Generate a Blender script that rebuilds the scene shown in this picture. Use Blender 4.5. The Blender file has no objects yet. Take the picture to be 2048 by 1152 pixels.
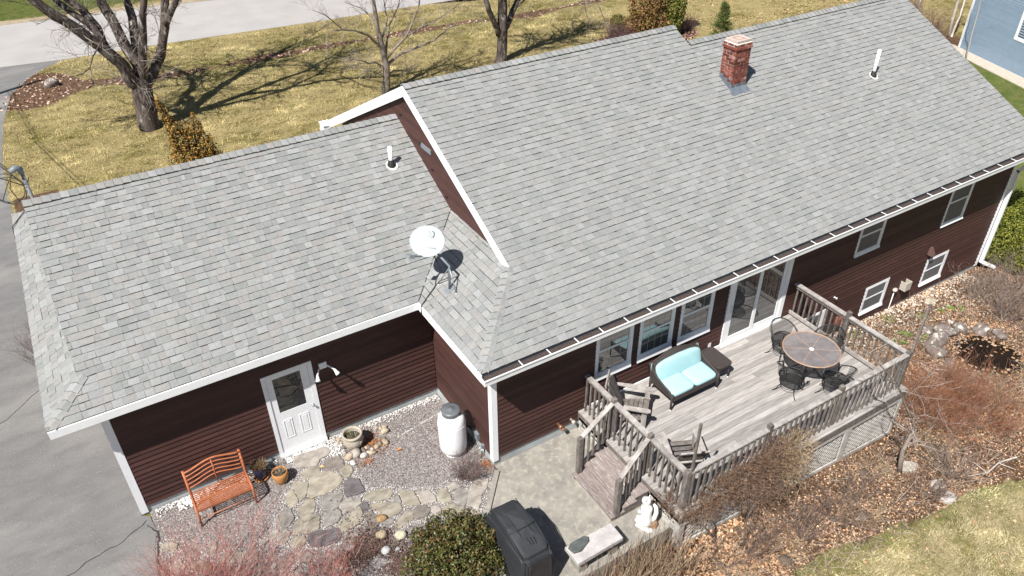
import bpy, math, random
import numpy as np
from mathutils import Vector, Matrix
random.seed(7); rng = np.random.default_rng(11)
scn = bpy.context.scene
COL = scn.collection
# ---------------------------------------------------------------- camera, sky, sun, exposure
cam = bpy.data.cameras.new('camera'); camo = bpy.data.objects.new('camera', cam); COL.objects.link(camo)
YAW, PITCH, ROLL = 0.5409, 0.6200, -0.0118
CAM = Vector((-5.1498, -9.3684, 12.0689))
_f = Vector((math.sin(YAW)*math.cos(PITCH), math.cos(YAW)*math.cos(PITCH), -math.sin(PITCH)))
_r = Vector((math.cos(YAW), -math.sin(YAW), 0)); _u = _r.cross(_f)
_r2 = math.cos(ROLL)*_r + math.sin(ROLL)*_u; _u2 = -math.sin(ROLL)*_r + math.cos(ROLL)*_u
M = Matrix((_r2, _u2, -_f)).transposed().to_4x4(); M.translation = CAM
camo.matrix_world = M
cam.sensor_width = 36.0; cam.lens = 36.0*1544.43/2048.0
cam.clip_start = 0.1; cam.clip_end = 600
scn.camera = camo
world = bpy.data.worlds.new('World'); scn.world = world; world.use_nodes = True
wt = world.node_tree; wt.nodes.clear()
wo = wt.nodes.new('ShaderNodeOutputWorld'); wb = wt.nodes.new('ShaderNodeBackground'); ws = wt.nodes.new('ShaderNodeTexSky')
ws.sky_type = 'NISHITA'; ws.sun_disc = False
SUNV = Vector((0.9, 0.433, -1.33)).normalized()          # the way the light travels
ws.sun_elevation = math.asin(-SUNV.z); ws.sun_rotation = math.atan2(-SUNV.x, -SUNV.y)
ws.dust_density = 0.6; ws.air_density = 1.0
wb.inputs['Strength'].default_value = 0.05
wt.links.new(ws.outputs[0], wb.inputs[0]); wt.links.new(wb.outputs[0], wo.inputs[0])
sl = bpy.data.lights.new('sun', 'SUN'); sl.energy = 5.0; sl.angle = math.radians(0.53); sl.color = (1.0, 0.965, 0.915)
so = bpy.data.objects.new('sun', sl); COL.objects.link(so)
so.rotation_euler = SUNV.to_track_quat('-Z', 'Y').to_euler(); so.location = (-20, -10, 40)
vs = scn.view_settings; vs.view_transform = 'Standard'; vs.look = 'None'; vs.gamma = 1.0; vs.use_curve_mapping = False
scn.display_settings.display_device = 'sRGB'
vs.exposure = 0.69
scn.cycles.max_bounces = 6; scn.cycles.transparent_max_bounces = 12; scn.cycles.diffuse_bounces = 3
scn.cycles.use_denoising = True
# ---------------------------------------------------------------- helpers
def tag(o, label=None, cat=None, group=None, kind=None):
    if label: o['label'] = label
    if cat: o['category'] = cat
    if group: o['group'] = group
    if kind: o['kind'] = kind
    return o
def thing(name, label, cat, loc=(0, 0, 0), rotz=0.0, group=None, kind=None):
    o = bpy.data.objects.new(name, None); o.empty_display_size = 0.1
    COL.objects.link(o); o.location = loc; o.rotation_euler = (0, 0, rotz)
    return tag(o, label, cat, group, kind)
def W(o):
    v = Vector((0, 0, 0))
    while o is not None: v += Vector(o.location); o = o.parent
    return v
def place(name, me, parent=None, loc=None, rot=None, kind=None, local=False):
    o = bpy.data.objects.new(name, me); COL.objects.link(o)
    if parent is not None:
        o.parent = parent
        if loc is not None and not local: loc = Vector(loc) - W(parent)
    if loc is not None: o.location = loc
    if rot is not None: o.rotation_euler = rot
    if kind: o['kind'] = kind
    return o
class MB:
    def __init__(s): s.v = []; s.f = []; s.c = []; s.cur = (1, 1, 1)
    def pts(s, vs):
        n = len(s.v); s.v.extend(tuple(p) for p in vs); s.c.extend([s.cur]*len(vs)); return n
    def poly(s, vs):
        n = s.pts(vs); s.f.append(tuple(range(n, n+len(vs))))
    def hexa(s, p):   # 8 points: bottom ring 0-3 ccw, top ring 4-7
        n = s.pts(p)
        for q in ((3, 2, 1, 0), (4, 5, 6, 7), (0, 1, 5, 4), (1, 2, 6, 5), (2, 3, 7, 6), (3, 0, 4, 7)):
            s.f.append(tuple(n+i for i in q))
    def box(s, x0, x1, y0, y1, z0, z1):
        s.hexa([(x0, y0, z0), (x1, y0, z0), (x1, y1, z0), (x0, y1, z0), (x0, y0, z1), (x1, y0, z1), (x1, y1, z1), (x0, y1, z1)])
    def beam(s, a, b, w, h, up=(0, 0, 1)):
        a = Vector(a); b = Vector(b); d = (b-a).normalized(); up = Vector(up)
        x = d.cross(up)
        if x.length < 1e-4: x = d.cross(Vector((1, 0, 0)))
        x.normalize(); y = x.cross(d).normalized(); x = x*w/2; y = y*h/2
        s.hexa([a-x-y, a+x-y, b+x-y, b-x-y, a-x+y, a+x+y, b+x+y, b-x+y])
    def prism(s, poly, z0, z1, inset=0.0):
        n = len(poly); zz0 = z0 if callable(z0) else (lambda x, y: z0); zz1 = z1 if callable(z1) else (lambda x, y: z1)
        cx = sum(p[0] for p in poly)/n; cy = sum(p[1] for p in poly)/n
        b = s.pts([(x, y, zz0(x, y)) for x, y in poly])
        if inset:
            m = s.pts([(x, y, zz1(x, y)-inset*.6) for x, y in poly])
            t = s.pts([(x+(cx-x)*inset/max(.01, math.hypot(cx-x, cy-y)), y+(cy-y)*inset/max(.01, math.hypot(cx-x, cy-y)), zz1(x, y)) for x, y in poly])
            rings = [b, m, t]
        else:
            t = s.pts([(x, y, zz1(x, y)) for x, y in poly]); rings = [b, t]
        for r0, r1 in zip(rings, rings[1:]):
            for i in range(n): s.f.append((r0+i, r0+(i+1) % n, r1+(i+1) % n, r1+i))
        s.f.append(tuple(rings[-1]+i for i in range(n)))
        s.f.append(tuple(b+i for i in reversed(range(n))))
    def tube(s, P, R, n=8, caps=True):
        P = [Vector(p) for p in P]
        if not hasattr(R, '__len__'): R = [R]*len(P)
        rings = []; ref = None
        for i, p in enumerate(P):
            d = (P[min(i+1, len(P)-1)] - P[max(i-1, 0)])
            if d.length < 1e-9: d = Vector((0, 0, 1))
            d.normalize()
            if ref is None:
                ref = Vector((0, 0, 1)) if abs(d.z) < .9 else Vector((1, 0, 0))
            x = ref - d*ref.dot(d)
            if x.length < 1e-5: x = d.orthogonal()
            x.normalize(); y = d.cross(x); ref = x
            rings.append(s.pts([p + (x*math.cos(2*math.pi*k/n) + y*math.sin(2*math.pi*k/n))*R[i] for k in range(n)]))
        for a, b in zip(rings, rings[1:]):
            for k in range(n): s.f.append((a+k, a+(k+1) % n, b+(k+1) % n, b+k))
        if caps:
            s.f.append(tuple(rings[0]+k for k in reversed(range(n)))); s.f.append(tuple(rings[-1]+k for k in range(n)))
    def ring(s, c, rad, r, n=32, m=6, ax=None, sx=1, sy=1):
        c = Vector(c); X = Vector((1, 0, 0)); Y = Vector((0, 1, 0))
        if ax is not None: X, Y = Vector(ax[0]), Vector(ax[1])
        P = [c + X*rad*sx*math.cos(2*math.pi*i/n) + Y*rad*sy*math.sin(2*math.pi*i/n) for i in range(n+1)]
        s.tube(P, r, m, False)
    def lathe(s, prof, n=24, c=(0, 0, 0), sx=1, sy=1):
        rings = []
        for r, z in prof:
            rings.append(s.pts([(c[0]+r*sx*math.cos(2*math.pi*k/n), c[1]+r*sy*math.sin(2*math.pi*k/n), c[2]+z) for k in range(n)]))
        for a, b in zip(rings, rings[1:]):
            for k in range(n): s.f.append((a+k, a+(k+1) % n, b+(k+1) % n, b+k))
        if prof[0][0] > 1e-6: s.f.append(tuple(rings[0]+k for k in reversed(range(n))))
        if prof[-1][0] > 1e-6: s.f.append(tuple(rings[-1]+k for k in range(n)))
    def mesh(s, name, mat=None, smooth=False, off=None):
        me = bpy.data.meshes.new(name)
        v = s.v if off is None else [(p[0]-off[0], p[1]-off[1], p[2]-off[2]) for p in s.v]
        me.from_pydata(v, [], s.f)
        a = me.color_attributes.new('col', 'FLOAT_COLOR', 'POINT')
        c = np.ones((len(s.v), 4), np.float32); c[:, :3] = np.array(s.c, np.float32).reshape(-1, 3)
        a.data.foreach_set('color', c.ravel())
        if mat: me.materials.append(mat)
        if smooth: me.polygons.foreach_set('use_smooth', [True]*len(me.polygons))
        me.update(); return me
    def build(s, name, mat, parent=None, smooth=False, local=False, kind=None):
        off = None
        if parent is not None and not local: off = W(parent)
        return place(name, s.mesh(name, mat, smooth, off), parent, kind=kind)
def npmesh(name, V, k, C, mat, smooth=False):
    """many faces of k corners each, every corner its own vertex"""
    V = np.asarray(V, np.float32).reshape(-1, 3); n = len(V)//k
    me = bpy.data.meshes.new(name); me.vertices.add(n*k); me.vertices.foreach_set('co', V.ravel())
    me.loops.add(n*k); me.loops.foreach_set('vertex_index', np.arange(n*k, dtype=np.int32))
    me.polygons.add(n); me.polygons.foreach_set('loop_start', np.arange(0, n*k, k, dtype=np.int32))
    try: me.polygons.foreach_set('loop_total', np.full(n, k, np.int32))
    except Exception: pass
    a = me.color_attributes.new('col', 'FLOAT_COLOR', 'POINT')
    c = np.ones((n*k, 4), np.float32); c[:, :3] = np.asarray(C, np.float32).reshape(-1, 3); a.data.foreach_set('color', c.ravel())
    me.materials.append(mat)
    if smooth: me.polygons.foreach_set('use_smooth', np.ones(n, bool))
    me.update(calc_edges=True); return me
def idxmesh(name, V, F, C, mat, smooth=False):
    """shared vertices, all faces the same size (F is n x k)"""
    V = np.asarray(V, np.float32); F = np.asarray(F, np.int32); k = F.shape[1]; n = len(F)
    me = bpy.data.meshes.new(name); me.vertices.add(len(V)); me.vertices.foreach_set('co', V.ravel())
    me.loops.add(n*k); me.loops.foreach_set('vertex_index', F.ravel())
    me.polygons.add(n); me.polygons.foreach_set('loop_start', np.arange(0, n*k, k, dtype=np.int32))
    try: me.polygons.foreach_set('loop_total', np.full(n, k, np.int32))
    except Exception: pass
    a = me.color_attributes.new('col', 'FLOAT_COLOR', 'POINT')
    c = np.ones((len(V), 4), np.float32); c[:, :3] = np.asarray(C, np.float32); a.data.foreach_set('color', c.ravel())
    me.materials.append(mat)
    if smooth: me.polygons.foreach_set('use_smooth', np.ones(n, bool))
    me.update(calc_edges=True); return me
def copy_tree(o, loc, rotz, label=None):
    r = o.copy(); COL.objects.link(r); r.location = loc; r.rotation_euler = (0, 0, rotz)
    if label: r['label'] = label
    for ch in list(o.children):
        c = ch.copy(); COL.objects.link(c); c.parent = r
        for gch in list(ch.children):
            d = gch.copy(); COL.objects.link(d); d.parent = c
    return r
# ---------------------------------------------------------------- materials
def mat(name, c1, c2=None, scale=4.0, rough=0.8, bump=0.0, bscale=60.0, attr=False, orand=0.0, stretch=(1, 1, 1), metal=0.0, spec=0.4,
        c3=None, s3=25.0, t3=(0.55, 0.7), ior=1.5, detail=5.0, coat=0.0, contrast=(0.35, 0.65), trans=0.0):
    m = bpy.data.materials.new(name); m.use_nodes = True; nt = m.node_tree; N = nt.nodes; L = nt.links
    N.clear(); out = N.new('ShaderNodeOutputMaterial'); p = N.new('ShaderNodeBsdfPrincipled'); L.new(p.outputs[0], out.inputs[0])
    p.inputs['Roughness'].default_value = rough; p.inputs['Metallic'].default_value = metal
    p.inputs['Specular IOR Level'].default_value = spec; p.inputs['IOR'].default_value = ior; p.inputs['Coat Weight'].default_value = coat
    tc = N.new('ShaderNodeTexCoord'); mp = N.new('ShaderNodeMapping'); L.new(tc.outputs['Object'], mp.inputs[0]); mp.inputs['Scale'].default_value = stretch
    oi = N.new('ShaderNodeObjectInfo')
    add = N.new('ShaderNodeVectorMath'); add.operation = 'ADD'; cmb = N.new('ShaderNodeMath'); cmb.operation = 'MULTIPLY'; cmb.inputs[1].default_value = 37.0 if orand else 0.0
    L.new(oi.outputs['Random'], cmb.inputs[0]); L.new(mp.outputs[0], add.inputs[0]); L.new(cmb.outputs[0], add.inputs[1])
    co = add.outputs[0]
    def noise(sc, det=detail):
        n = N.new('ShaderNodeTexNoise'); n.inputs['Scale'].default_value = sc; n.inputs['Detail'].default_value = det; n.inputs['Roughness'].default_value = 0.62
        L.new(co, n.inputs[0]); return n.outputs[0]
    def ramp(src, a, b):
        r = N.new('ShaderNodeMapRange'); r.inputs[1].default_value = a; r.inputs[2].default_value = b; L.new(src, r.inputs[0]); return r.outputs[0]
    def mix(fac, a, b, mode='MIX'):
        x = N.new('ShaderNodeMix'); x.data_type = 'RGBA'; x.blend_type = mode
        if isinstance(fac, float): x.inputs[0].default_value = fac
        else: L.new(fac, x.inputs[0])
        for i, s in ((6, a), (7, b)):
            if isinstance(s, tuple): x.inputs[i].default_value = (*s[:3], 1)
            else: L.new(s, x.inputs[i])
        return x.outputs[2]
    if attr:
        at = N.new('ShaderNodeAttribute'); at.attribute_name = 'col'
        base = at.outputs['Color']
        if c1 is not None: base = mix(1.0, base, c1, 'MULTIPLY')
        if c2 is not None: base = mix(1.0, base, mix(ramp(noise(scale), *contrast), (1, 1, 1), c2), 'MULTIPLY')
    else:
        base = mix(ramp(noise(scale), *contrast), c1, c2 if c2 is not None else c1)
    if c3 is not None: base = mix(ramp(noise(s3), *t3), base, c3)
    if orand:
        r = N.new('ShaderNodeMapRange'); r.inputs[3].default_value = 1-orand; r.inputs[4].default_value = 1+orand; L.new(oi.outputs['Random'], r.inputs[0])
        base = mix(1.0, base, r.outputs[0], 'MULTIPLY')
    L.new(base, p.inputs['Base Color'])
    if bump:
        b = N.new('ShaderNodeBump'); b.inputs['Strength'].default_value = bump; b.inputs['Distance'].default_value = 0.01
        L.new(noise(bscale, 4.0), b.inputs['Height']); L.new(b.outputs[0], p.inputs['Normal'])
    if trans:
        t = N.new('ShaderNodeBsdfTransparent'); ms = N.new('ShaderNodeMixShader'); ms.inputs[0].default_value = trans
        L.new(p.outputs[0], ms.inputs[1]); L.new(t.outputs[0], ms.inputs[2]); L.new(ms.outputs[0], out.inputs[0])
    return m
m_shingle = mat('shingle', (1, 1, 1), (.86, .86, .86), 16, .92, .3, 260, attr=True, spec=.2, detail=9, contrast=(.38, .62))
m_felt = mat('felt', (.035, .035, .037), (.025, .025, .026), 20, .9)
m_clap = mat('clapboard_paint', (.070, .030, .0245), (.050, .0225, .019), 3.0, .62, .08, 60, orand=.24, stretch=(1, 1, 8), c3=(.085, .039, .032), s3=2.2, t3=(.58, .75), spec=.35)
m_white = mat('white_paint', (.78, .79, .80), (.70, .71, .72), 5, .5, .03, 40)
m_trim = mat('white_trim', (.84, .85, .86), (.79, .80, .81), 8, .4, .02, 30)
m_found = mat('foundation', (.42, .45, .455), (.31, .335, .335), 3, .9, .25, 40, c3=(.30, .27, .20), s3=1.3, t3=(.55, .75))
m_glass = mat('glass', (.055, .058, .060), (.075, .078, .080), 1.2, .02, 0, spec=.6, ior=2.15)
m_doorglass = mat('door_glass', (.010, .012, .013), (.02, .022, .023), 1.2, .015, 0, spec=.6, ior=1.7)
m_screen = mat('screened_glass', (.105, .108, .112), (.135, .138, .142), 1.5, .5, 0, spec=.3, ior=1.5)
m_deck = mat('deck_board', (.375, .352, .335), (.25, .232, .216), 2.2, .85, .25, 45, orand=.24, stretch=(1, 9, 9), c3=(.42, .395, .37), s3=1.6, t3=(.58, .85), spec=.25)
m_rail = mat('weathered_rail_shaded', (.21, .185, .168), (.105, .09, .08), 6, .85, .25, 60, orand=.16, stretch=(2, 2, 1), c3=(.29, .265, .25), s3=5, t3=(.60, .74), spec=.25)  # weathered wood, its tone darkened to put the balusters' shade into the colour
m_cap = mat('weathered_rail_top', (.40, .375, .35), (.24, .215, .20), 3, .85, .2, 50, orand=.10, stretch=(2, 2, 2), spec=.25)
m_lattice = mat('lattice_wood', (.50, .48, .45), (.36, .34, .31), 5, .85, .15, 50, orand=.1, spec=.25)
m_step = mat('step_board', (.30, .255, .235), (.17, .135, .125), 4, .85, .3, 40, orand=.12, stretch=(8, 1, 8), c3=(.45, .42, .40), s3=6, t3=(.55, .68), spec=.25)
m_conc = mat('patio_concrete', (.30, .28, .245), (.20, .188, .168), 2.4, .92, .35, 60, c3=(.40, .365, .30), s3=8, t3=(.50, .74), detail=12, spec=.2)
m_asph = mat('asphalt', (.185, .18, .175), (.145, .142, .14), 2.6, .93, .9, 90, stretch=(.45, 1, 1), c3=(.245, .235, .22), s3=.5, t3=(.50, .68), detail=8, spec=.25)
m_road = mat('road_surface', (.37, .35, .335), (.32, .305, .295), .5, .93, .2, 60, detail=8, spec=.2)
m_flag = mat('flagstone', (1, 1, 1), (.58, .56, .55), 4.5, .85, .8, 22, attr=True, c3=(.36, .27, .16), s3=2.2, t3=(.60, .80), spec=.3, stretch=(1, 1.8, 1))
m_stone = mat('garden_stone', (1, 1, 1), (.6, .58, .55), 9, .85, .5, 30, attr=True, spec=.3)
m_lichen = mat('lichen_boulder', (.14, .11, .10), (.22, .185, .17), 6, .9, .5, 25, c3=(.46, .45, .385), s3=7, t3=(.55, .60), spec=.2)
m_peb = mat('pebble', (1, 1, 1), None, attr=True, rough=.8, spec=.3)
m_bark = mat('maple_bark', (.14, .112, .098), (.038, .030, .027), 11, .95, 1.0, 30, stretch=(1, 1, .28), c3=(.36, .34, .31), s3=6, t3=(.56, .68), spec=.15)
m_bark2 = mat('young_bark', (.30, .255, .22), (.17, .14, .12), 9, .9, .5, 40, stretch=(1, 1, .4), spec=.2)
m_birch = mat('birch_bark', (.62, .56, .50), (.48, .42, .37), 8, .8, .1, 30, c3=(.10, .08, .07), s3=9, t3=(.63, .68), stretch=(1, 1, 2.5))
m_twig = mat('twig', (1, 1, 1), None, attr=True, rough=.8, spec=.2)
m_leaf = mat('leaf', (1, 1, 1), None, attr=True, rough=.6, spec=.35)
m_gloss = mat('glossy_leaf', (1, 1, 1), None, attr=True, rough=.45, spec=.4)
m_blade = mat('grass_blade', (1, 1, 1), None, attr=True, rough=.9, spec=.1)
m_brick = mat('brick_face', (.235, .065, .042), (.12, .040, .032), 7, .9, .4, 60, orand=.42, c3=(.50, .36, .32), s3=1.1, t3=(.56, .72), spec=.2)
m_mortar = mat('mortar', (.50, .42, .37), (.40, .33, .29), 12, .95, .3, 60)
m_crown = mat('chimney_crown', (.74, .70, .64), (.62, .58, .52), 9, .9, .1, 40)
m_flue = mat('flue_clay', (.42, .17, .07), (.30, .11, .05), 9, .85)
m_lead = mat('lead_flashing', (.15, .175, .205), (.09, .11, .135), 8, .55, .2, 20, spec=.5, c3=(.40, .30, .26), s3=5, t3=(.56, .72))
m_gal = mat('galvanised', (.40, .41, .42), (.30, .31, .32), 8, .45, 0, metal=.6)
m_rubber = mat('black_rubber', (.018, .019, .020), (.026, .027, .028), 10, .6)
m_metal = mat('black_metal', (.014, .014, .015), (.022, .021, .02), 20, .5, spec=.5)
m_mesh = mat('black_mesh', (.02, .02, .021), (.03, .03, .03), 40, .7, trans=.52)
m_tmesh = mat('table_mesh', (.27, .245, .245), (.19, .17, .172), 5, .55, .2, 120, spec=.4, trans=.30)
m_trim2 = mat('table_rim', (.34, .27, .22), (.36, .18, .09), 6, .55, spec=.4)
m_teal = mat('aqua_cushion', (.365, .58, .60), (.33, .53, .55), 5, .85, .2, 14, spec=.2)
m_wick = mat('dark_wicker', (.072, .058, .053), (.030, .024, .022), 70, .65, .9, 150, spec=.4)
m_orange = mat('orange_bench', (.42, .15, .065), (.33, .10, .045), 12, .6, .1, 60)
m_cover = mat('grill_cover', (.022, .024, .027), (.030, .032, .036), 3, .62, .25, 7, spec=.4)
m_tank = mat('tank_paint', (.82, .82, .82), (.77, .77, .76), 3, .35, spec=.5)
m_dome = mat('tank_dome', (.10, .11, .12), (.13, .14, .15), 6, .45)
m_dish = mat('dish_paint', (.37, .415, .42), (.35, .39, .40), 3, .35)
m_print = mat('dish_print', (.06, .075, .09), (.08, .09, .11), 30, .6)
m_printo = mat('dish_print_light', (.27, .29, .29), (.23, .26, .28), 30, .6)
m_plastic = mat('grey_plastic', (.20, .22, .24), (.17, .19, .21), 8, .5)
m_blue = mat('blue_vinyl', (.235, .315, .40), (.215, .29, .37), 3, .6, orand=.04)
m_cast = mat('cast_stone_pot', (.42, .37, .30), (.31, .27, .22), 9, .9, .6, 26)
m_terra = mat('ochre_pot', (.47, .23, .075), (.38, .17, .06), 7, .6, .1, 30)
m_navy = mat('navy_glaze', (.012, .014, .040), (.02, .02, .05), 8, .2, spec=.6)
m_soil = mat('potting_soil', (.10, .075, .055), (.05, .036, .026), 25, .95, .8, 60)
m_statue = mat('statue_white', (.80, .79, .76), (.70, .69, .66), 8, .85, .5, 30)
m_rust = mat('rusty_rock', (.30, .16, .08), (.20, .14, .09), 6, .9, .5, 25)
m_slab = mat('bench_slab', (.48, .45, .44), (.35, .325, .32), 6, .9, .25, 40, detail=8)
m_water = mat('pond_water', (.010, .006, .003), (.018, .011, .006), 1.5, .06, .03, 6, spec=.5, ior=1.33)
m_debris = mat('gutter_debris', (.085, .060, .048), (.045, .032, .027), 30, .95, .8, 70)
m_tanbox = mat('beige_plastic', (.48, .44, .38), (.42, .38, .33), 9, .6)
m_brownbox = mat('brown_plastic', (.13, .075, .06), (.11, .06, .05), 9, .6)
m_copper = mat('copper_pipe', (.42, .20, .12), (.36, .18, .11), 9, .5, metal=.5)
m_redbox = mat('red_brown_box', (.20, .055, .03), (.17, .05, .03), 9, .7)

# ---------------------------------------------------------------- measured outlines (metres)
FLAGS=[(0,[(-3.426,2.283),(-3.382,2.357),(-3.298,2.377),(-2.945,2.32),(-2.801,2.335),(-2.687,2.159),(-2.78,2.07),(-2.956,2.019),(-3.066,1.929),(-3.407,2.056),(-3.418,2.163)]),(2,[(-2.988,1.824),(-2.837,1.916),(-2.722,1.96),(-2.601,1.914),(-2.573,1.781),(-2.607,1.616),(-2.761,1.598),(-2.931,1.661),(-2.993,1.756)]),(1,[(-2.718,1.557),(-2.633,1.575),(-2.518,1.617),(-2.482,1.509),(-2.513,1.359),(-2.592,1.283),(-2.683,1.298),(-2.71,1.426)]),(1,[(-3.438,1.851),(-3.3,1.919),(-3.15,1.91),(-3.043,1.83),(-3.085,1.687),(-3.235,1.669),(-3.368,1.669),(-3.414,1.753)]),(1,[(-3.306,1.631),(-3.086,1.66),(-2.912,1.608),(-2.777,1.454),(-2.762,1.293),(-2.883,1.178),(-3.055,1.124),(-3.232,1.154),(-3.434,1.162),(-3.475,1.253)]),(3,[(-2.8,1.072),(-2.733,1.22),(-2.629,1.238),(-2.498,1.129),(-2.483,0.929),(-2.505,0.783),(-2.668,0.804),(-2.841,0.846),(-2.85,0.97)]),(1,[(-3.653,1.656),(-3.585,1.749),(-3.5,1.669),(-3.384,1.516),(-3.46,1.376),(-3.529,1.26),(-3.656,1.209),(-3.658,1.366)]),(1,[(-3.877,1.424),(-3.774,1.571),(-3.702,1.566),(-3.681,1.407),(-3.687,1.254),(-3.752,1.14),(-3.827,1.186),(-3.897,1.306)]),(1,[(-3.737,1.079),(-3.61,1.129),(-3.517,1.187),(-3.43,1.12),(-3.422,0.986),(-3.497,0.829),(-3.645,0.82),(-3.782,0.893)]),(4,[(-3.309,1.045),(-3.087,1.038),(-2.879,1.041),(-2.906,0.873),(-3.07,0.691),(-3.198,0.694),(-3.34,0.757),(-3.347,0.914)]),(0,[(-3.055,0.707),(-2.939,0.789),(-2.771,0.737),(-2.635,0.653),(-2.67,0.545),(-2.847,0.502),(-3.021,0.484),(-3.042,0.572)]),(4,[(-4.216,0.977),(-4.076,1.138),(-3.939,1.23),(-3.87,1.111),(-3.874,0.938),(-3.951,0.813),(-4.093,0.755),(-4.197,0.868)]),(1,[(-3.907,0.785),(-3.748,0.834),(-3.582,0.794),(-3.459,0.68),(-3.503,0.535),(-3.575,0.409),(-3.735,0.46),(-3.871,0.473),(-3.994,0.525)]),(4,[(-3.378,0.655),(-3.206,0.674),(-3.102,0.609),(-3.096,0.455),(-3.209,0.377),(-3.364,0.351),(-3.459,0.41)]),(1,[(-3.239,0.298),(-3.068,0.363),(-2.749,0.466),(-2.755,0.269),(-2.789,0.141),(-2.91,0.118),(-3.088,0.083),(-3.212,0.088)]),(2,[(-2.726,0.25),(-2.642,0.273),(-2.555,0.257),(-2.535,0.082),(-2.542,-0.062),(-2.672,-0.15),(-2.731,-0.114),(-2.739,0.085)]),(3,[(-2.718,0.498),(-2.6,0.553),(-2.542,0.466),(-2.572,0.306),(-2.686,0.301),(-2.721,0.398)]),(4,[(-3.249,-0.007),(-3.103,0.044),(-2.867,0.043),(-2.757,-0.001),(-2.76,-0.096),(-2.901,-0.128),(-3.113,-0.116),(-3.242,-0.082)]),(3,[(-3.762,0.382),(-3.589,0.37),(-3.444,0.28),(-3.247,0.23),(-3.263,0.049),(-3.35,-0.039),(-3.558,-0.027),(-3.799,0.077),(-3.838,0.264)]),(0,[(-4.315,0.606),(-4.207,0.729),(-4.077,0.697),(-4.053,0.61),(-4.127,0.49),(-4.229,0.389),(-4.323,0.471)]),(1,[(-4.097,0.424),(-3.985,0.448),(-3.862,0.396),(-3.846,0.292),(-3.929,0.203),(-4.062,0.217),(-4.149,0.317)]),(0,[(-4.426,0.746),(-4.281,0.823),(-4.215,0.758),(-4.302,0.645),(-4.428,0.629)]),(0,[(-4.577,0.698),(-4.461,0.744),(-4.436,0.657),(-4.563,0.574)]),(1,[(-2.566,0.65),(-2.388,0.711),(-2.197,0.659),(-2.059,0.573),(-2.057,0.426),(-2.156,0.356),(-2.32,0.419),(-2.516,0.541)]),(1,[(-1.91,0.427),(-1.686,0.275),(-1.678,0.086),(-1.695,-0.072),(-1.819,-0.046),(-1.975,0.076)]),(0,[(-1.61,0.227),(-1.412,0.144),(-1.366,-0.003),(-1.396,-0.18),(-1.521,-0.154),(-1.661,-0.08)]),(1,[(-1.32,-0.032),(-1.157,0.053),(-1.107,-0.085),(-1.101,-0.246),(-1.17,-0.359),(-1.295,-0.294),(-1.356,-0.179)]),(4,[(-1.001,-0.151),(-0.852,-0.177),(-0.735,-0.263),(-0.837,-0.411),(-0.951,-0.546),(-1.061,-0.491),(-1.1,-0.377)]),(0,[(-0.634,-0.191),(-0.413,-0.166),(-0.274,-0.252),(-0.392,-0.422),(-0.562,-0.502),(-0.632,-0.59),(-0.679,-0.69),(-0.769,-0.761),(-0.932,-0.584),(-0.789,-0.361)]),(0,[(-1.055,0.016),(-0.888,0.061),(-0.814,-0.107),(-0.885,-0.143),(-1.02,-0.112)]),(1,[(-2.519,0.401),(-2.377,0.377),(-2.172,0.276),(-2.045,0.132),(-2.053,0.01),(-2.15,-0.056),(-2.299,-0.051),(-2.413,0.033),(-2.495,0.234)]),(4,[(-2.08,0.309),(-1.986,0.368),(-1.983,0.184),(-2.025,0.133),(-2.087,0.21)]),(2,[(-1.909,-0.155),(-1.773,-0.113),(-1.649,-0.177),(-1.593,-0.301),(-1.704,-0.407),(-1.879,-0.373),(-1.944,-0.308)]),(0,[(-1.564,-0.281),(-1.49,-0.25),(-1.4,-0.344),(-1.429,-0.478),(-1.532,-0.489),(-1.592,-0.377)]),(1,[(-1.34,-0.381),(-1.186,-0.426),(-1.012,-0.585),(-1.084,-0.717),(-1.247,-0.691),(-1.39,-0.553)]),(0,[(-0.958,-0.632),(-0.805,-0.79),(-0.914,-0.947),(-1.017,-0.883),(-1.045,-0.791)]),(4,[(-2.517,-0.076),(-2.395,-0.053),(-2.266,-0.145),(-2.342,-0.209),(-2.456,-0.235),(-2.535,-0.162)]),(1,[(-2.386,-0.327),(-2.305,-0.231),(-2.18,-0.162),(-2.013,-0.09),(-1.928,-0.194),(-1.977,-0.337),(-2.077,-0.349),(-2.246,-0.389)]),(4,[(-2.515,-0.532),(-2.373,-0.502),(-2.332,-0.575),(-2.419,-0.685),(-2.505,-0.632)]),(1,[(-6.196,1.593),(-6.039,1.573),(-5.903,1.45),(-5.956,1.33),(-6.125,1.415)]),(0,[(-5.423,1.172),(-5.287,1.107),(-5.357,0.883),(-5.463,0.949)]),(0,[(-5.279,0.76),(-5.113,0.77),(-4.929,0.637),(-4.966,0.454),(-5.173,0.545),(-5.304,0.664)]),(4,[(-4.098,0.065),(-3.925,0.071),(-3.863,-0.08),(-3.953,-0.173),(-4.103,-0.117)]),(1,[(-5.793,0.856),(-5.631,0.866),(-5.483,0.701),(-5.545,0.557),(-5.736,0.639)]),(4,[(-4.465,0.144),(-4.285,0.182),(-4.176,0.002),(-4.296,-0.108),(-4.467,-0.038)]),(0,[(-6.124,1.024),(-5.934,1.054),(-5.893,0.881),(-6.019,0.779),(-6.151,0.896)])]
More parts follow.
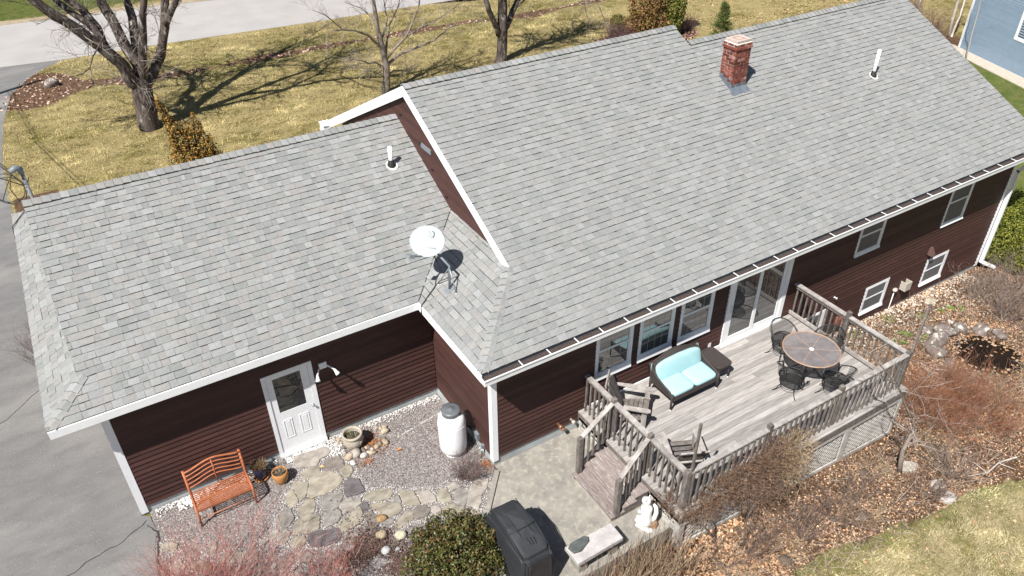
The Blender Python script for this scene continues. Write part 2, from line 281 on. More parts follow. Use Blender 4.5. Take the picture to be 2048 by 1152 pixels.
ROCKS=[(-1.624,2.224,0.051,0),(-1.547,2.175,0.046,1),(-1.467,2.165,0.046,1),(-1.51,2.036,0.067,1),(-1.608,1.886,0.041,2),(-1.625,1.745,0.06,1),(-1.745,1.764,0.051,2),(-1.837,1.728,0.046,1),(-1.964,1.788,0.041,3),(-1.942,1.719,0.031,4),(-2.03,1.691,0.029,4),(-1.975,1.612,0.056,1),(-2.1,1.78,0.046,3),(-2.147,1.637,0.062,4),(-2.27,1.777,0.087,0),(-2.424,1.764,0.072,1),(-2.463,1.915,0.041,0),(-2.415,1.571,0.051,4),(-2.421,2.072,0.051,3),(-2.476,2.237,0.036,1),(-2.431,2.238,0.031,4),(-2.432,2.351,0.041,1),(-2.506,2.388,0.041,0),(-2.364,2.299,0.036,0),(-1.702,2.41,0.041,4),(-2.024,1.826,0.036,1)]
TREE1=[[(-2.76,21.5,-0.23,0.42),(-2.7,21.5,0.01,0.393),(-2.64,21.5,0.82,0.367),(-2.54,21.5,1.72,0.34)],[(-2.56,21.5,1.64,0.25),(-2.83,21.43,1.85,0.228),(-2.97,21.37,2.54,0.206),(-3.38,21.3,3.18,0.183),(-3.77,21.23,3.69,0.161),(-4.19,21.17,4.25,0.139),(-4.54,21.1,4.59,0.117),(-4.98,21.03,5.18,0.094),(-5.37,20.97,5.75,0.072),(-5.94,20.9,6.14,0.05)],[(-3.33,21.3,3.13,0.14),(-3.39,21.5,3.55,0.122),(-3.55,21.7,3.96,0.104),(-3.99,21.9,4.43,0.086),(-4.35,22.1,4.87,0.068),(-4.54,22.3,5.51,0.05)],[(-3.38,21.5,3.42,0.15),(-3.37,21.9,3.81,0.125),(-3.65,22.3,4.4,0.1),(-4.02,22.7,4.76,0.075),(-4.19,23.1,5.64,0.05)],[(-2.52,21.5,1.77,0.2),(-2.44,21.73,2.33,0.175),(-2.68,21.97,3.12,0.15),(-2.8,22.2,3.92,0.125),(-2.96,22.43,4.47,0.1),(-2.83,22.67,5.54,0.075),(-2.89,22.9,6.33,0.05)],[(-2.48,21.5,1.86,0.18),(-2.35,21.94,2.38,0.154),(-2.23,22.38,3.11,0.128),(-2.07,22.82,3.74,0.102),(-2.06,23.26,4.27,0.076),(-1.76,23.7,5.55,0.05)],[(-2.49,21.5,1.71,0.17),(-2.27,21.3,2.68,0.146),(-2.06,21.1,3.55,0.122),(-1.91,20.9,4.27,0.098),(-1.75,20.7,4.8,0.074),(-1.33,20.5,6.25,0.05)],[(-2.47,21.5,1.63,0.2),(-2.16,21.6,1.82,0.17),(-1.61,21.7,2.54,0.14),(-1.18,21.8,3.51,0.11),(-0.92,21.9,4.41,0.08),(-0.6,22.0,5.89,0.05)],[(-1.18,21.8,3.51,0.12),(-0.81,21.43,4.22,0.093),(-0.44,21.07,4.79,0.067),(0.42,20.7,6.0,0.04)],[(-3.3,21.5,3.12,0.05),(-3.3,21.0,3.75,0.044),(-3.53,20.5,3.65,0.037),(-3.91,20.0,3.4,0.031),(-4.1,19.5,3.24,0.025),(-4.39,19.0,3.23,0.018),(-4.79,18.5,3.35,0.012)]]
TREE2=[[(12.37,20.6,-0.28,0.31),(12.43,20.6,0.09,0.272),(12.51,20.6,1.12,0.234),(12.52,20.6,1.91,0.196),(12.54,20.6,2.7,0.158),(12.49,20.6,4.16,0.12)],[(12.33,20.6,1.22,0.14),(12.13,20.48,1.63,0.118),(11.7,20.35,2.44,0.095),(11.46,20.23,3.07,0.073),(11.08,20.1,4.43,0.05)],[(12.59,20.6,1.39,0.15),(12.93,20.73,1.7,0.125),(13.22,20.85,2.09,0.1),(13.59,20.98,2.55,0.075),(14.28,21.1,3.84,0.05)],[(13.12,20.6,2.19,0.06),(14.29,20.3,3.15,0.05),(15.69,20.0,3.24,0.039),(16.89,19.7,2.48,0.029),(17.15,19.4,1.62,0.018),(17.15,19.1,1.36,0.008)],[(16.11,20.6,3.05,0.03),(16.21,19.93,2.75,0.022),(16.11,19.27,1.93,0.014),(15.94,18.6,1.3,0.006)],[(14.49,20.6,3.28,0.03),(16.34,19.93,2.95,0.022),(16.03,19.27,2.27,0.014),(15.67,18.6,2.05,0.006)]]
TREE3=[[(6.43,20.0,-0.12,0.17),(6.52,20.0,0.51,0.153),(6.59,20.0,1.07,0.136),(6.49,20.0,1.93,0.119),(6.37,20.0,2.63,0.101),(6.35,20.0,3.36,0.084),(6.34,20.0,3.76,0.067),(6.43,20.0,4.86,0.05)],[(6.47,20.0,1.05,0.05),(6.05,19.8,1.41,0.042),(5.67,19.6,1.48,0.035),(5.38,19.4,1.7,0.027),(4.99,19.2,1.89,0.02),(4.53,19.0,2.05,0.012)],[(6.61,20.0,1.12,0.07),(7.23,20.16,1.38,0.058),(7.84,20.32,1.43,0.047),(9.05,20.48,1.58,0.035),(9.9,20.64,1.94,0.024),(10.62,20.8,1.93,0.012)],[(6.59,20.0,1.34,0.065),(6.9,19.84,1.74,0.055),(7.48,19.68,2.27,0.045),(7.78,19.52,2.94,0.035),(7.99,19.36,3.5,0.025),(8.05,19.2,4.25,0.015)],[(6.59,20.0,1.5,0.06),(6.84,20.3,1.97,0.049),(7.12,20.6,2.48,0.037),(7.75,20.9,3.11,0.026),(8.09,21.2,3.73,0.015)],[(6.36,20.0,1.95,0.06),(5.92,19.88,2.48,0.048),(5.34,19.75,2.81,0.036),(4.88,19.62,2.94,0.024),(4.17,19.5,3.07,0.012)],[(4.82,19.7,2.93,0.03),(4.69,19.47,3.09,0.023),(4.09,19.23,3.71,0.017),(3.58,19.0,4.04,0.01)],[(6.59,20.0,0.66,0.05),(6.94,20.17,0.76,0.037),(7.62,20.33,0.61,0.025),(8.34,20.5,0.64,0.012)],[(6.4,20.0,2.88,0.04),(6.19,20.33,3.15,0.031),(6.08,20.67,3.32,0.021),(5.52,21.0,3.56,0.012)],[(6.46,20.0,2.08,0.04),(6.89,20.13,2.87,0.031),(6.89,20.27,3.33,0.021),(6.92,20.4,3.97,0.012)],[(6.5,20.0,0.51,0.025),(6.25,19.87,0.81,0.02),(5.85,19.73,1.08,0.015),(5.32,19.6,1.24,0.01)],[(7.52,20.0,2.09,0.04),(8.16,20.38,2.15,0.033),(9.04,20.75,2.2,0.025),(10.21,21.12,2.47,0.018),(11.16,21.5,2.71,0.01)]]
BIRCH=[[(34.04,12.5,-1.14,0.07),(33.74,12.5,-0.33,0.065),(33.62,12.5,0.68,0.06),(33.6,12.5,1.4,0.055),(33.4,12.5,2.36,0.05)],[(33.7,12.3,-0.82,0.06),(33.9,12.43,-0.21,0.054),(34.27,12.55,0.44,0.048),(34.49,12.68,0.99,0.041),(34.64,12.8,1.9,0.035)]]
BIRCH2=[[(35.39,15.5,-0.11,0.06),(35.37,15.5,0.2,0.053),(35.35,15.5,0.59,0.047),(35.21,15.5,1.5,0.04)],[(35.34,15.5,-0.0,0.03),(35.13,15.6,0.48,0.025),(34.81,15.7,1.01,0.02)]]
BIRCH3=[[(31.34,10.0,-0.37,0.035),(31.15,9.96,0.28,0.031),(30.96,9.92,1.05,0.027),(30.84,9.88,1.75,0.023),(30.65,9.84,2.44,0.019),(30.34,9.8,3.12,0.015)]]
SMALL_TREE=[[(7.65,-4.1,-0.92,0.05),(7.49,-4.05,-0.09,0.043),(7.69,-4.0,0.2,0.035)],[(7.69,-4.0,0.2,0.03),(7.96,-3.94,0.15,0.027),(7.82,-3.89,0.39,0.023),(7.41,-3.83,0.99,0.02),(7.02,-3.77,1.61,0.017),(6.43,-3.71,2.3,0.014),(5.84,-3.66,2.9,0.01),(5.58,-3.6,3.18,0.007)],[(7.6,-4.0,0.32,0.022),(7.51,-3.8,0.41,0.017),(7.44,-3.6,0.45,0.013),(7.58,-3.4,0.3,0.008)],[(7.3,-4.0,0.91,0.012),(7.21,-4.3,1.28,0.008),(7.64,-4.6,1.1,0.004)],[(6.96,-3.8,1.67,0.01),(7.39,-4.1,1.49,0.007),(7.73,-4.4,1.5,0.004)],[(6.88,-3.6,1.87,0.01),(7.22,-3.4,1.95,0.007),(7.81,-3.2,1.81,0.004)],[(6.68,-3.8,1.96,0.008),(5.94,-3.85,2.56,0.005),(5.14,-3.9,3.06,0.003)],[(7.23,-3.8,1.26,0.01),(7.39,-3.9,1.6,0.007),(7.45,-4.0,1.97,0.004)],[(7.17,-3.6,2.22,0.008),(7.1,-3.9,2.38,0.005),(7.18,-4.2,2.26,0.003)],[(7.54,-4.0,-0.17,0.02),(6.87,-4.1,0.6,0.016),(6.58,-4.2,1.01,0.012)]]
# ---------------------------------------------------------------- ground
def ss(a, b, t):
    t = np.clip((np.asarray(t, float)-a)/(b-a), 0, 1); return t*t*(3-2*t)
def ground(x, y):
    x = np.asarray(x, float); y = np.asarray(y, float)
    b = -.44 - .066*(np.clip(x, 2, 11.5)-2) - .03*np.clip(x-11.5, 0, 6.5)
    b = np.where(x < 2.05, -.43, b)
    z = b*(1-.75*ss(1, 12, y))
    flat = ((x < 2.06) & (y > -3.02)) | (x < -2.2)
    z = np.where(flat, -.045*np.ones_like(z), z)
    back = ss(4, 11, y)*(1-ss(13, 18, x))
    z = z*(1-back); kx = ss(21, 27, x)
    return z*(1-kx)-.40*kx
LAWN = [(2.6, -5.3), (3.46, -4.67), (3.85, -4.69), (4.41, -4.68), (5.13, -4.8), (5.81, -4.97), (6.38, -5.01), (7.02, -5.13), (7.75, -5.2), (8.41, -5.17), (8.88, -5.27), (9.81, -5.58), (12, -6.1), (16, -6.6)]
_lx = np.array([p[0] for p in LAWN]); _ly = np.array([p[1] for p in LAWN])
def seg_d(x, y, P):
    d = np.full(np.shape(x), 1e9)
    for (ax, ay), (bx, by) in zip(P, P[1:]):
        t = np.clip(((x-ax)*(bx-ax)+(y-ay)*(by-ay))/((bx-ax)**2+(by-ay)**2), 0, 1)
        d = np.minimum(d, np.hypot(x-ax-t*(bx-ax), y-ay-t*(by-ay)))
    return d
SWALE = [(-2.6, 27.2), (-1.26, 27.0), (2.26, 27.0), (6.59, 27.0), (12.9, 26.7), (17.3, 26.9), (24, 27.3)]
def inpoly(x, y, P):
    c = np.zeros(np.shape(x), bool); n = len(P)
    for i in range(n):
        (ax, ay), (bx, by) = P[i], P[i-1]
        c ^= ((ay > y) != (by > y)) & (x < (bx-ax)*(y-ay)/(by-ay+1e-12)+ax)
    return c
LEAFBED = [(-7.55, 26.4), (-6.6, 26.1), (-5.6, 26.2), (-4.9, 26.9), (-3.9, 27.4), (-2.6, 27.0), (-2.5, 27.8), (-4.2, 28.6), (-4.9, 30.0), (-5.9, 30.6), (-6.5, 29.7), (-7.2, 28.2)]
def soil_mask(x, y):
    """0..1: bare earth and leaf litter"""
    right = (x > 2.0) & (y < 1.0) & (y > np.interp(x, _lx, _ly, left=-5.6)) & (x < 19.5)
    right |= (x > -3) & (x < 3.6) & (y < -2.9) & (y > -6.5)
    right |= (x > 16.7) & (x < 20.3) & (y > -4) & (y < 2.4)
    m = np.where(right, 1.0, 0.0)
    m = np.maximum(m, 1-ss(.08, .55, seg_d(x, y, SWALE)+.22*np.sin(x*1.3)*np.sin(x*.37+1)))
    m = np.maximum(m, np.where(inpoly(x, y, LEAFBED), 1.0, 0.0))
    m = np.maximum(m, 1-ss(.8, 1.1, np.hypot((x-20.6)/3.4, (y-20.3)/1.6)))
    m = np.maximum(m, np.where((y > 9) & (y < np.where(x < -6.2, 18.0, np.where(x < -2.6, 17.6, 13.5))) & (x > -7.6) & (x < 17), 1.0, 0.0))
    for tx, ty, r in ((-2.75, 21.3, .6), (12.5, 20.7, 1.2)):
        m = np.maximum(m, .45*(1-ss(r*.6, r, np.hypot(x-tx, y-ty))))
    m = np.maximum(m, np.where((x > 28.0) & (x < 33.5) & (y > 10.9) & (y < 17), 1.0, 0.0))
    return m
def green_mask(x, y):
    g = np.where(y > 40.5, 1.0, 0.0)
    g = np.maximum(g, np.where((x > 20) & (y < 12), 1.0, 0.0))
    g = np.maximum(g, .35*(1-ss(.5, 1.6, np.abs(seg_d(x, y, SWALE)-.9))))
    g = np.maximum(g, .5*(1-ss(.1, .6, np.abs(y-np.interp(x, _lx, _ly)))*1.0)*(y < 0))
    return g
def ground_material():
    m = bpy.data.materials.new('lawn_and_earth'); m.use_nodes = True; nt = m.node_tree; N = nt.nodes; L = nt.links; N.clear()
    out = N.new('ShaderNodeOutputMaterial'); p = N.new('ShaderNodeBsdfPrincipled'); L.new(p.outputs[0], out.inputs[0]); p.inputs['Roughness'].default_value = .95; p.inputs['Specular IOR Level'].default_value = .15
    tc = N.new('ShaderNodeTexCoord')
    def noise(sc, det=6, st=(1, 1, 1)):
        mp = N.new('ShaderNodeMapping'); mp.inputs['Scale'].default_value = st; L.new(tc.outputs['Object'], mp.inputs[0])
        n = N.new('ShaderNodeTexNoise'); n.inputs['Scale'].default_value = sc; n.inputs['Detail'].default_value = det; n.inputs['Roughness'].default_value = .65; L.new(mp.outputs[0], n.inputs[0]); return n.outputs[0]
    def rng_(s, a, b, c=0., d=1.):
        r = N.new('ShaderNodeMapRange'); L.new(s, r.inputs[0])
        for i, v in zip((1, 2, 3, 4), (a, b, c, d)): r.inputs[i].default_value = v
        return r.outputs[0]
    def mix(f, a, b, mode='MIX'):
        x = N.new('ShaderNodeMix'); x.data_type = 'RGBA'; x.blend_type = mode
        if isinstance(f, float): x.inputs[0].default_value = f
        else: L.new(f, x.inputs[0])
        for i, s in ((6, a), (7, b)):
            if isinstance(s, tuple): x.inputs[i].default_value = (*s, 1)
            else: L.new(s, x.inputs[i])
        return x.outputs[2]
    at = N.new('ShaderNodeAttribute'); at.attribute_name = 'zone'; sp = N.new('ShaderNodeSeparateColor'); L.new(at.outputs['Color'], sp.inputs[0])
    def madd(a, b, k):
        x = N.new('ShaderNodeMath'); x.operation = 'MULTIPLY_ADD'; L.new(b, x.inputs[0]); x.inputs[1].default_value = k; L.new(a, x.inputs[2]); return x.outputs[0]
    straw = mix(rng_(noise(7, 8, (1, 1.6, 1)), .35, .66), (.39, .325, .185), (.25, .20, .095))
    olive = mix(rng_(noise(9, 7), .3, .7), (.12, .108, .032), (.20, .175, .065))
    big = madd(madd(noise(.5, 8), noise(2.4, 7, (1, 1.7, 1)), .9), noise(7, 5), .35)
    lawn = mix(rng_(big, 1.10, 1.28), straw, olive)
    lawn = mix(rng_(noise(24, 4), .57, .70), lawn, (.10, .08, .03))
    grn = mix(rng_(noise(2.2, 8), .35, .65), (.068, .105, .022), (.135, .135, .045))
    gm = rng_(madd(sp.outputs[1], noise(1.6, 7), .9), .85, 1.15)
    lawn = mix(gm, lawn, grn)
    soil = mix(rng_(noise(5, 8), .35, .65), (.125, .072, .042), (.060, .036, .024))
    soil = mix(rng_(noise(19, 5), .52, .62), soil, (.215, .135, .075))
    sm = rng_(madd(sp.outputs[0], noise(3.0, 7), .7), .70, .98)
    lawn = mix(sp.outputs[2], lawn, mix(1.0, lawn, (.92, .90, .78), 'MULTIPLY'))
    L.new(mix(sm, lawn, soil), p.inputs['Base Color'])
    b = N.new('ShaderNodeBump'); b.inputs['Strength'].default_value = .9; b.inputs['Distance'].default_value = .03
    L.new(madd(noise(45, 4), noise(9, 4), .8), b.inputs['Height']); L.new(b.outputs[0], p.inputs['Normal'])
    return m
def axis(lo, hi, fine, extra):
    a = list(np.arange(fine[0], fine[1]+1e-6, fine[2])); s = fine[2]; v = fine[1]
    while v < hi: s *= 1.25; v += s; a.append(v)
    s = fine[2]; v = fine[0]
    while v > lo: s *= 1.25; v -= s; a.append(v)
    return np.array(sorted(set(np.round(a+extra, 4))))
gx = axis(-140, 220, (-9, 26, .22), [2.055, 2.065]); gy = axis(-60, 230, (-9, 32, .22), [-3.025, -3.015])
GX, GY = np.meshgrid(gx, gy); GZ = ground(GX, GY)
far = ss(45, 120, np.hypot(GX, GY-10)); GZ = GZ + far*rng.normal(0, .15, GZ.shape)
V = np.stack([GX.ravel(), GY.ravel(), GZ.ravel()], 1); nx = len(gx)
ii, jj = np.meshgrid(np.arange(len(gy)-1), np.arange(nx-1), indexing='ij'); q0 = (ii*nx+jj).ravel()
Fq = np.stack([q0, q0+1, q0+nx+1, q0+nx], 1)
zc = np.stack([soil_mask(GX, GY).ravel(), green_mask(GX, GY).ravel(), ss(6, 14, GY).ravel()], 1)
gme = idxmesh('ground', V, Fq, zc, ground_material(), True); gme.color_attributes['col'].name = 'zone'
tag(place('ground', gme), kind='structure')
def sheet(name, poly, z, m, kind='structure'):
    b = MB(); b.prism(poly, z-.03, z); return tag(b.build(name, m), kind=kind)
ROAD = [(-90, 33.8), (-30, 33.0), (-7.2, 32.35), (-4.7, 31.95), (-.07, 31.75), (7.6, 31.1), (14.2, 30.8), (40, 30.2), (110, 30.0), (110, 37.0), (40, 37.2), (4.2, 38.2), (1.3, 38.7), (-6.9, 39.6), (-30, 41.0), (-90, 43)]
tag(sheet('road', ROAD, .012, m_road), kind='structure')
EDGE = [(-4.4, 31.98), (-5.3, 31.3), (-6.16, 30.17), (-7.02, 28.28), (-7.43, 25.46), (-7.65, 22.5), (-7.72, 20.9), (-7.69, 18.4), (-7.62, 16.45), (-7.4, 13.5), (-6.6, 11.0), (-6.36, 10.0), (-6.36, 2.5), (-6.22, 2.38), (-6.18, 2.0), (-6.3, 1.5), (-6.34, .95), (-6.4, -1.0), (-6.5, -9)]
tag(sheet('driveway', EDGE + [(-34, -9), (-34, 33.4), (-12, 32.6), (-7.2, 32.4)], .006, m_asph), kind='structure')
# road verge of sand and the cracks of the old asphalt
b = MB(); P = [(-8, 39.85), (-2, 39.15), (1.3, 38.85), (4.2, 38.35), (14, 37.9), (40, 37.35)]
for (x0, y0), (x1, y1) in zip(P, P[1:]): b.prism([(x0, y0-.1), (x1, y1-.1), (x1, y1+.55), (x0, y0+.7)], -.01, .016)
m_sand = mat('sand_verge', (.36, .30, .21), (.25, .19, .12), 2, .95, .5, 40)
tag(b.build('road_verge', m_sand), kind='structure')
b = MB()
def crack(P, w, n=5):
    for (x0, y0), (x1, y1) in zip(P, P[1:]):
        q = [(x0+(x1-x0)*i/n+random.uniform(-.03, .03)*(0 < i < n), y0+(y1-y0)*i/n+random.uniform(-.03, .03)*(0 < i < n)) for i in range(n+1)]
        for (ax, ay), (bx, by) in zip(q, q[1:]):
            d = math.hypot(bx-ax, by-ay)+1e-6; ox, oy = -(by-ay)/d*w*random.uniform(.5, 1.2), (bx-ax)/d*w*random.uniform(.5, 1.2)
            b.prism([(ax-ox, ay-oy), (bx-ox, by-oy), (bx+ox, by+oy), (ax+ox, ay+oy)], .004, .0105)
crack([(-6.3, 2.32), (-6.75, 2.05), (-7.3, 1.95), (-7.85, 1.75)], .010)
crack([(-9.3, 6.6), (-8.4, 6.75), (-7.75, 7.4), (-7.3, 7.6)], .008)
crack([(-6.30, 2.2), (-6.16, 1.95), (-6.22, 1.6), (-6.32, 1.0), (-6.36, -.4)], .014)
m_crack = mat('crack_dirt', (.035, .033, .03), (.05, .045, .04), 9, .95)
tag(b.build('driveway_cracks', m_crack), kind='structure')
# gravel bed, concrete patio, curb
def gravel_material():
    m = bpy.data.materials.new('pea_gravel'); m.use_nodes = True; nt = m.node_tree; N = nt.nodes; L = nt.links; N.clear()
    out = N.new('ShaderNodeOutputMaterial'); p = N.new('ShaderNodeBsdfPrincipled'); L.new(p.outputs[0], out.inputs[0]); p.inputs['Roughness'].default_value = .9; p.inputs['Specular IOR Level'].default_value = .2
    tc = N.new('ShaderNodeTexCoord'); v = N.new('ShaderNodeTexVoronoi'); v.inputs['Scale'].default_value = 48; L.new(tc.outputs['Object'], v.inputs[0])
    sp = N.new('ShaderNodeSeparateColor'); L.new(v.outputs['Color'], sp.inputs[0])
    cr = N.new('ShaderNodeValToRGB'); L.new(sp.outputs[0], cr.inputs[0]); e = cr.color_ramp.elements
    e[0].position = 0; e[0].color = (.085, .077, .074, 1); e[1].position = 1; e[1].color = (.40, .385, .37, 1)
    for pos, c in ((.3, (.17, .15, .145, 1)), (.6, (.235, .205, .195, 1)), (.88, (.29, .26, .245, 1))):
        k = e.new(pos); k.color = c
    L.new(cr.outputs[0], p.inputs['Base Color'])
    b = N.new('ShaderNodeBump'); b.inputs['Strength'].default_value = .8; b.inputs['Distance'].default_value = .012; b.invert = True
    L.new(v.outputs['Distance'], b.inputs['Height']); L.new(b.outputs[0], p.inputs['Normal']); return m
m_gravel = gravel_material()
sheet('gravel_bed', [(-6.21, 2.52), (-6.18, 2.0), (-6.3, 1.5), (-6.34, .95), (-6.4, -2.6), (-2.3, -2.9), (-1.75, -2.2), (-.99, -1.25), (-.02, -.13), (0, 0), (0, 2.52)], -.004, m_gravel)
b = MB(); b.prism([(.02, .0), (2.3, 0), (2.3, -3.03), (-2.2, -3.03), (-1.72, -2.2), (-.93, -1.24), (.03, -.12)], -.62, 0.0)
tag(b.build('patio_slab', m_conc), kind='structure')
b = MB(); b.beam((-.02, -.16, -.02), (-.66, -.90, -.02), .10, .13); b.beam((-.665, -.905, -.02), (-1.0, -1.29, -.02), .11, .12); b.beam((-1.0, -1.3, -.03), (-1.7, -2.2, -.03), .10, .11)
tag(b.build('curb', m_conc), kind='structure')
# slightly raised joints of the patio and two lifted slab edges near the right end
b = MB()
for p in () and ([(1.22, -2.42), (1.38, -3.0)], [(1.75, -2.45), (1.9, -3.0)], [(.45, -1.55), (.80, -2.55)], [(.78, -2.55), (1.1, -2.62)]):
    b.beam((*p[0], .0015), (*p[1], .0015), .012, .005)
# ---------------------------------------------------------------- path of flagstones
path = tag(bpy.data.objects.new('path', None), kind='structure'); COL.objects.link(path); path.location = (-3, 1, 0)
TONE = [(.37, .34, .30), (.335, .305, .245), (.205, .18, .16), (.15, .137, .14), (.28, .265, .243)]
_fl = []
for tone, poly in FLAGS:
    c = np.mean(poly, 0); P = []
    n = len(poly)
    for i in range(n):
        a = np.array(poly[i]); q = np.array(poly[(i+1) % n])
        for t in (0, .35, .7):
            s = a+(q-a)*t; s = s + rng.normal(0, .008, 2); P.append(tuple(c+(s-c)*(1.07)))
    b = MB(); k = TONE[tone]; f = random.uniform(.92, 1.1); b.cur = (k[0]*f, k[1]*f, k[2]*f)
    tx, ty = rng.normal(0, .008, 2); h = random.uniform(.018, .035)
    b.prism(P, -.03, (lambda x, y, c=c, tx=tx, ty=ty, h=h: h+(x-c[0])*tx+(y-c[1])*ty), inset=.014)
    b.build('flagstone', m_flag, path)
    _fl.append(poly)
# ---------------------------------------------------------------- the house
OV, ZE, XK, YK, YR, X4, Y5, LR = .415, 2.997, 1.13, 1.19, 5.55, 8.755, 5.015, 17.18
GD, GW, OG, YG, XKG, YKG, XW, LX = 2.52, 6.325, .73, 6.23, -6.42, 2.64, 1.2055, 16.88
house = thing('house', 'dark brown clapboard house with grey shingle roofs, white trim and a garage wing', 'house', (6, 3, 0))
def fz(y): return ZE + .5*(y+OV)
def gz(y): return ZE + .5*(y-GD+OV)
def skz(x): return ZE + .5*(x+OV)
def gskz(x): return ZE + .5*(x+GW+OG)
# walls: backing boards, then every clapboard on its own
def wall(name, x0, x1, y0, y1, z0, z1):
    b = MB(); b.box(x0, x1, y0, y1, z0, z1); return b.build(name, m_clap, house)
b = MB(); b.box(0, 8.6, 0, .15, .25, ZE+.14); b.box(8.6, LX, 0, .15, -1.02, ZE+.14); w_front = b.build('wall', m_clap, house)
w_left = wall('wall', 0, .15, .15, GD+.0, .20, ZE+.2)
w_gar = wall('wall', -GW, 0, GD, GD+.15, .18, ZE+.14)
b = MB(); b.prism([(YK-.4, skz(XW)-.45), (2*YR-YK+.4, skz(XW)-.45), (YR, fz(YR)-.04)], XW, XW+.1)
b.v = [(p[2], p[0], p[1]) for p in b.v]; w_gable = b.build('wall', m_clap, house)
b = MB(); b.box(-GW, -GW+.15, GD+.15, 10.0, .05, ZE+.14); b.box(-GW+.15, 0, 9.85, 10.0, .05, ZE+.14); b.prism([(GD, ZE), (10, ZE), (YG, gz(YG)-.08)], -GW+.02, -GW+.12)
n = len(b.v)-6; b.v[n:] = [(p[2], p[0], p[1]) for p in b.v[n:]]
b.build('wall', m_clap, house)
b = MB(); b.box(LX-.15, LX, .15, 10, -1.02, ZE+.12); b.box(.1, LX-.15, 9.9, 10.0, -.9, ZE+.12); b.prism([(.3, ZE+.14), (9.7, ZE+.14), (Y5, fz(Y5)-.16)], LX-.12, LX-.02)
n = len(b.v)-6; b.v[n:] = [(p[2], p[0], p[1]) for p in b.v[n:]]
b.build('wall', m_clap, house)
PIT = .1165
def clap_run(parent, axis, a0, a1, z, openings, butt=.027):
    """one course of clapboard along an axis, cut at the openings (a0,a1,z0,z1)"""
    cuts = [(o[0], o[1]) for o in openings if o[2] < z+PIT*.6 and o[3] > z+PIT*.4]
    segs = []; p = a0
    for c0, c1 in sorted(cuts):
        if c0 > p+.03: segs.append((p, c0))
        p = max(p, c1)
    if a1 > p+.03: segs.append((p, a1))
    out = []
    for s0, s1 in segs:
        if s1-s0 > 4.6: m = s0+(s1-s0)*random.uniform(.35, .65); out += [(s0, m-.0015), (m+.0015, s1)]
        else: out.append((s0, s1))
    for s0, s1 in out:
        b = MB(); e = random.uniform(-.002, .003); t0, t1 = butt+e, .004
        if axis == 'x': f = lambda a, d, zz: (a, parent['face']-d, zz)
        else: f = lambda a, d, zz: (parent['face']-d, a, zz)
        zt = z+PIT+.012
        q = [f(s0, t0, z), f(s1, t0, z), f(s1, 0, z), f(s0, 0, z), f(s0, t1, zt), f(s1, t1, zt), f(s1, 0, zt), f(s0, 0, zt)]
        b.hexa(q if axis == 'x' else [q[i] for i in (1, 0, 3, 2, 5, 4, 7, 6)])
        b.build('clapboard', m_clap, parent)
WIN = [(2.42, 3.37, 1.16, 2.52), (3.54, 4.49, 1.16, 2.52), (4.66, 5.61, 1.16, 2.52)]
WINR = [(10.37, 11.33, 1.45, 2.52), (13.97, 14.95, 1.16, 2.52), (11.38, 12.34, -.78, .13), (13.95, 14.93, -.79, .12), (8.93, 9.83, -.82, .07)]
SLD = (6.06, 8.03, .52, 2.5)
w_front['face'] = 0.0; w_gar['face'] = GD; w_left['face'] = 0.0; w_gable['face'] = XW
ops = WIN+WINR+[SLD]
z = .26
while z < 2.78: clap_run(w_front, 'x', .10, LX-.11, z, ops); z += PIT
z = .26-PIT
while z > -1.10: clap_run(w_front, 'x', 8.6, LX-.11, z, ops); z -= PIT
z = .19
DOOR = (-3.63, -2.63, .03, 2.2)
while z < 2.78: clap_run(w_gar, 'x', -GW+.11, -.02, z, [DOOR]); z += PIT
z = .21
while z < 2.85: clap_run(w_left, 'y', .10, GD-.02, z, [], .011); z += PIT
z = 3.72
while z < fz(YR)-.16:
    y0 = (z+PIT+.02-ZE+.04)/.5-OV; clap_run(w_gable, 'y', max(y0, YK-.1), 2*YR-max(y0, YK-.1), z, [], .010); z += PIT
for k in ('face',):
    for w in (w_front, w_gar, w_left, w_gable): del w[k]
# foundation
b = MB(); b.box(.004, 8.6, .004, .2, -.6, .25); b.box(8.6, LX-.004, .004, .2, -1.6, -1.02); b.box(.004, .2, .2, GD+.004, -.1, .20); b.box(-GW+.012, .004, GD+.004, GD+.2, -.1, .18)
b.build('foundation', m_found, house)
# corner boards
b = MB(); b.box(-.022, .10, -.026, -.001, .14, 2.9); b.box(-.025, -.001, -.001, .10, .14, 2.9); b.build('corner_board', m_trim, house)
b = MB(); b.box(-GW-.022, -GW+.11, GD-.026, GD-.001, .02, 2.9); b.box(-GW-.025, -GW-.001, GD-.001, GD+.1, .02, 2.9); b.build('corner_board', m_trim, house)
b = MB(); b.box(LX-.11, LX+.022, -.026, -.001, -1.1, 2.9); b.build('corner_board', m_trim, house)
# soffits and fascias
b = MB(); b.box(-OV+.02, LR-.03, -OV+.03, -.001, 2.80, 2.82); b.build('soffit', m_white, house)
b = MB(); b.box(-GW-OG+.03, -OV-.001, GD-OV+.03, GD-.001, 2.80, 2.82); b.box(-OV+.03, -.001, .0, GD-.001, 2.80, 2.82); b.box(-GW-OG+.03, -GW-.001, GD, 10.35, 2.80, 2.82); b.build('soffit', m_white, house)
def fasc(p0, p1, out, h=.155, top=ZE-.012, t=.024):
    b = MB(); o = Vector(out)*t/2
    b.beam(Vector((*p0, top-h/2))+o, Vector((*p1, top-h/2))+o, t, h); return b.build('fascia', m_trim, house)
fasc((-GW-OG, GD-OV), (-OV-.0, GD-OV), (0, -1, 0))
fasc((-OV, GD-OV-.026), (-OV, -OV-.02), (-1, 0, 0), .17)
fasc((-GW-OG, GD-OV+.03), (-GW-OG, 10.35), (1, 0, 0))
fasc((-OV+.03, -OV+.012), (LR, -OV+.012), (0, 1, 0), .16, ZE-.03)
